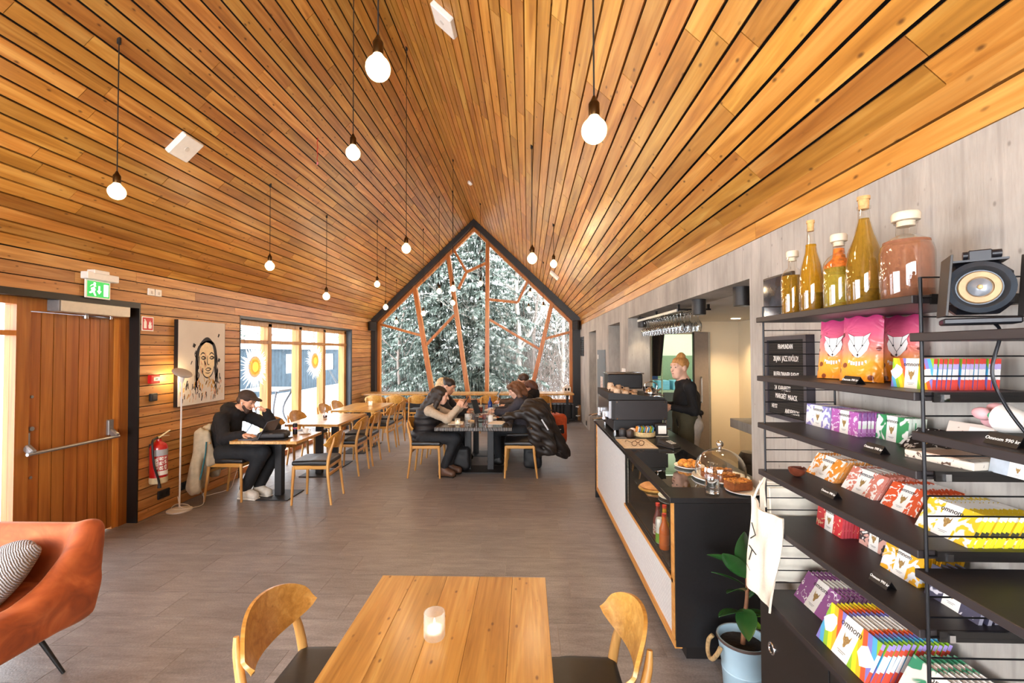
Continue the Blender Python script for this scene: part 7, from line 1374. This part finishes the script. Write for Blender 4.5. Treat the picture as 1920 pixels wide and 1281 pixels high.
# ---- bottles of infused oil on the top shelf
def flask(x, y, label, h, r_, liquid, kind, fill=.8, sed=None, stop=None):
    z = 1.861; t = empty('infusion_bottle', (x, y, z), 0, label, 'bottle', 'infused bottles on the top shelf')
    if kind == 'wine': pr = [(0, 0), (r_*.92, 0), (r_, .008), (r_, h*.36), (r_*.86, h*.50), (r_*.52, h*.66), (r_*.33, h*.78), (r_*.29, h*.88), (r_*.36, h*.885), (r_*.36, h*.91)]
    else: pr = [(0, 0), (r_*.95, 0), (r_, .006), (r_, h*.55), (r_*.93, h*.63), (r_*.70, h*.70), (r_*.38, h*.745), (r_*.36, h*.87), (r_*.44, h*.875), (r_*.44, h*.90)]
    G().lathe(pr+[(pr[-1][0]*.8, pr[-1][1])], 32, cap=False).obj('glass', pane_glass('bottle_glass', (.97, .97, .95), .22), t, 50)
    ins = [(max(0, q[0]-.003), q[1]+(.006 if i < 2 else 0)) for i, q in enumerate(pr) if q[1] <= h*fill]; 
    ins.append((ins[-1][0]*.96, h*fill)); ins.append((0, h*fill)); G().lathe(ins, 28).obj('liquid', liquid, t, 50)
    if sed: G().lathe([(0, .007), (r_-.006, .007), (r_-.006, h*sed[1]), (0, h*sed[1]+.004)], 20).obj('sediment', sed[0], t, 50)
    zt = pr[-1][1]
    if kind == 'wine': G().cyl((0, 0, zt-.01), (0, 0, h), r_*.27, r_*.30, 14).lathe([(r_*.30, h*.97), (r_*.34, h*.97), (r_*.34, h), (0, h)], 14).obj('cork', mat('cork', 'c99a62', .8, var=.25, scale=60), t, 50)
    else: G().lathe([(r_*.34, zt-.015), (r_*.34, zt), (r_*.52, zt+.002), (r_*.54, h*.98), (r_*.48, h), (0, h)], 20).obj('stopper', mat('pale_stopper', 'd8c6ac', .6, var=.1), t, 50)
def oil(name, c, dens=0.75):
    m, t, b = nt(name); b.inputs['Base Color'].default_value = (*lin(c), 1); b.inputs['Transmission Weight'].default_value = dens; b.inputs['Roughness'].default_value = .03; b.inputs['IOR'].default_value = 1.05
    nz = N(t, 'ShaderNodeTexNoise', Scale=18.); b2 = ramp(t, nz.outputs['Fac'], [(.3, tuple(x*.75 for x in lin(c))), (.7, lin(c))]); t.links.new(b2, b.inputs['Base Color']); return m
HERB = mat('herb_sediment', '8a6a1c', .6, var=.5, scale=70); SPICE = mat('spice_sediment', 'c8661a', .6, var=.5, scale=70); BEAN = mat('coffee_beans', '4a3418', .5, var=.6, scale=90)
flask(1.115, 1.945, 'small stoppered bottle of golden oil at the far end of the top shelf', .275, .044, oil('golden_oil', 'f7b93a'), 'f', .62, (mat('amber_sediment', '9a5a0e', .5, var=.3), .2)); flask(1.10, 1.795, 'corked wine bottle of olive oil second from the far end', .362, .041, oil('olive_oil', 'f0b233'), 'wine', .74, (HERB, .22))
flask(1.125, 1.675, 'stoppered bottle of yellow oil with orange peel', .276, .050, oil('yellow_oil', 'fbe058'), 'f', .56, (SPICE, .10)); flask(1.135, 1.564, 'tallest corked bottle of green gold oil with herbs', .376, .055, oil('green_gold_oil', 'e4b040'), 'wine', .80, (HERB, .16)); flask(1.14, 1.402, 'wide stoppered bottle of pink orange infusion nearest the camera', .272, .066, oil('rose_infusion', 'f0a884'), 'f', .68, (BEAN, .14))
# orange peel floating in the third bottle
pb_ = [o for o in bpy.data.objects if o.get('label', '').startswith('stoppered bottle of yellow oil')][0]; G().lathe([(0, .135), (.046, .135), (.046, .165), (.02, .19), (.016, .225), (0, .225)], 20).obj('orange_peel', SPICE, pb_, 50)
# ---- stage spotlight with barn doors on the near bay
t = empty('stage_light', (1.05, 1.095, 1.763), 0, 'black stage light with barn doors on the near shelf', 'stage light'); t.rotation_euler = (0, 0, -.62); t.scale = (.8, .8, .8)
BLK = mat('stage_black', '1c1c22', .4, .2, var=.1)
G().box((0, .0, .028), (.16, .10, .018), None, .004).obj('foot', BLK, t)
hd = G().box((0, .03, .125), (.15, .10, .15), None, .03).obj('housing', BLK, t)
G().lathe([(.074, 0), (.074, .012), (.06, .018), (.05, .002), (.0, .0)], 32, (0, -.02, .125), axis=(0, -1, 0)).obj('lens_ring', mat('lens_ring_grey', '3a4048', .35, .3), t, 50)
G().lathe([(.047, .004), (.044, .010), (.03, .010), (.03, .004)], 32, (0, -.02, .125), axis=(0, -1, 0)).obj('reflector', mat('reflector_cream', 'b89468', .5, .1, var=.2), t, 50); G().lathe([(.026, .008), (.018, .012), (0, .014)], 24, (0, -.02, .125), axis=(0, -1, 0)).obj('lamp', mat('lamp_grey', '9aa0a8', .2, .5), t, 50); G().sphere((0, -.034, .125), .007, 10, 6).obj('filament', mat('filament', 'e8c890', .3), t, 180)
for sx in (-1, 1): o = G().bx(-.003, .003, -.12, 0, -.085, .085, .001).obj('barn_door', mat('barn_door', '2a2624', .5), t); o.location = (sx*.082, -.015, .125); o.rotation_euler = (0, .08, .5 if sx > 0 else .06)
G().bx(-.06, .06, -.03, .05, .20, .206).obj('top_flap', BLK, t); G().cyl((-.03, 0, .222), (.05, 0, .222), .012, n=10).bx(-.02, .03, -.015, .015, .2, .235, .003).obj('clamp', BLK, t, 40)
G().tube(cr([(.03, .02, .03), (.04, -.02, -.01), (.02, -.03, -.12), (.05, -.02, -.22), (.11, -.02, -.33)], 6), .0045, 6).obj('power_lead', BLK, t, 60)
# ---- paper cone of felt tulips
t = empty('paper_cone', (1.13, 1.04, 1.511), 0, 'white paper cone of pink and green felt tulips', 'flowers'); d_ = V((.12, .95, .05)).normalized()
G().lathe([(.004, 0), (.034, .14)], 20, (-.02, -.06, .038), False, d_).obj('paper', M_PAPER, t, 60)
for k, (a, b, c) in enumerate(((-.02, .005, .0), (.012, .016, .0), (.0, -.014, .01), (.02, -.008, -.01))):
    p = V((-.02, -.06, .038))+d_*.13; X, Y, Z = frame_from(d_); q = p+X*a+Y*b; G().sphere(q+d_*.045, .016, 12, 8, (1, 1, 1.6), MX((X, Y, Z)).transposed()).obj('tulip', mat('felt_pink', 'e8b0b4', .9), t, 180); G().tube([p-d_*.05+X*a*.4, q, q+d_*.03], [.006, .009, .007], 8).obj('stem', mat('felt_green', '3fae7a', .9), t, 60)
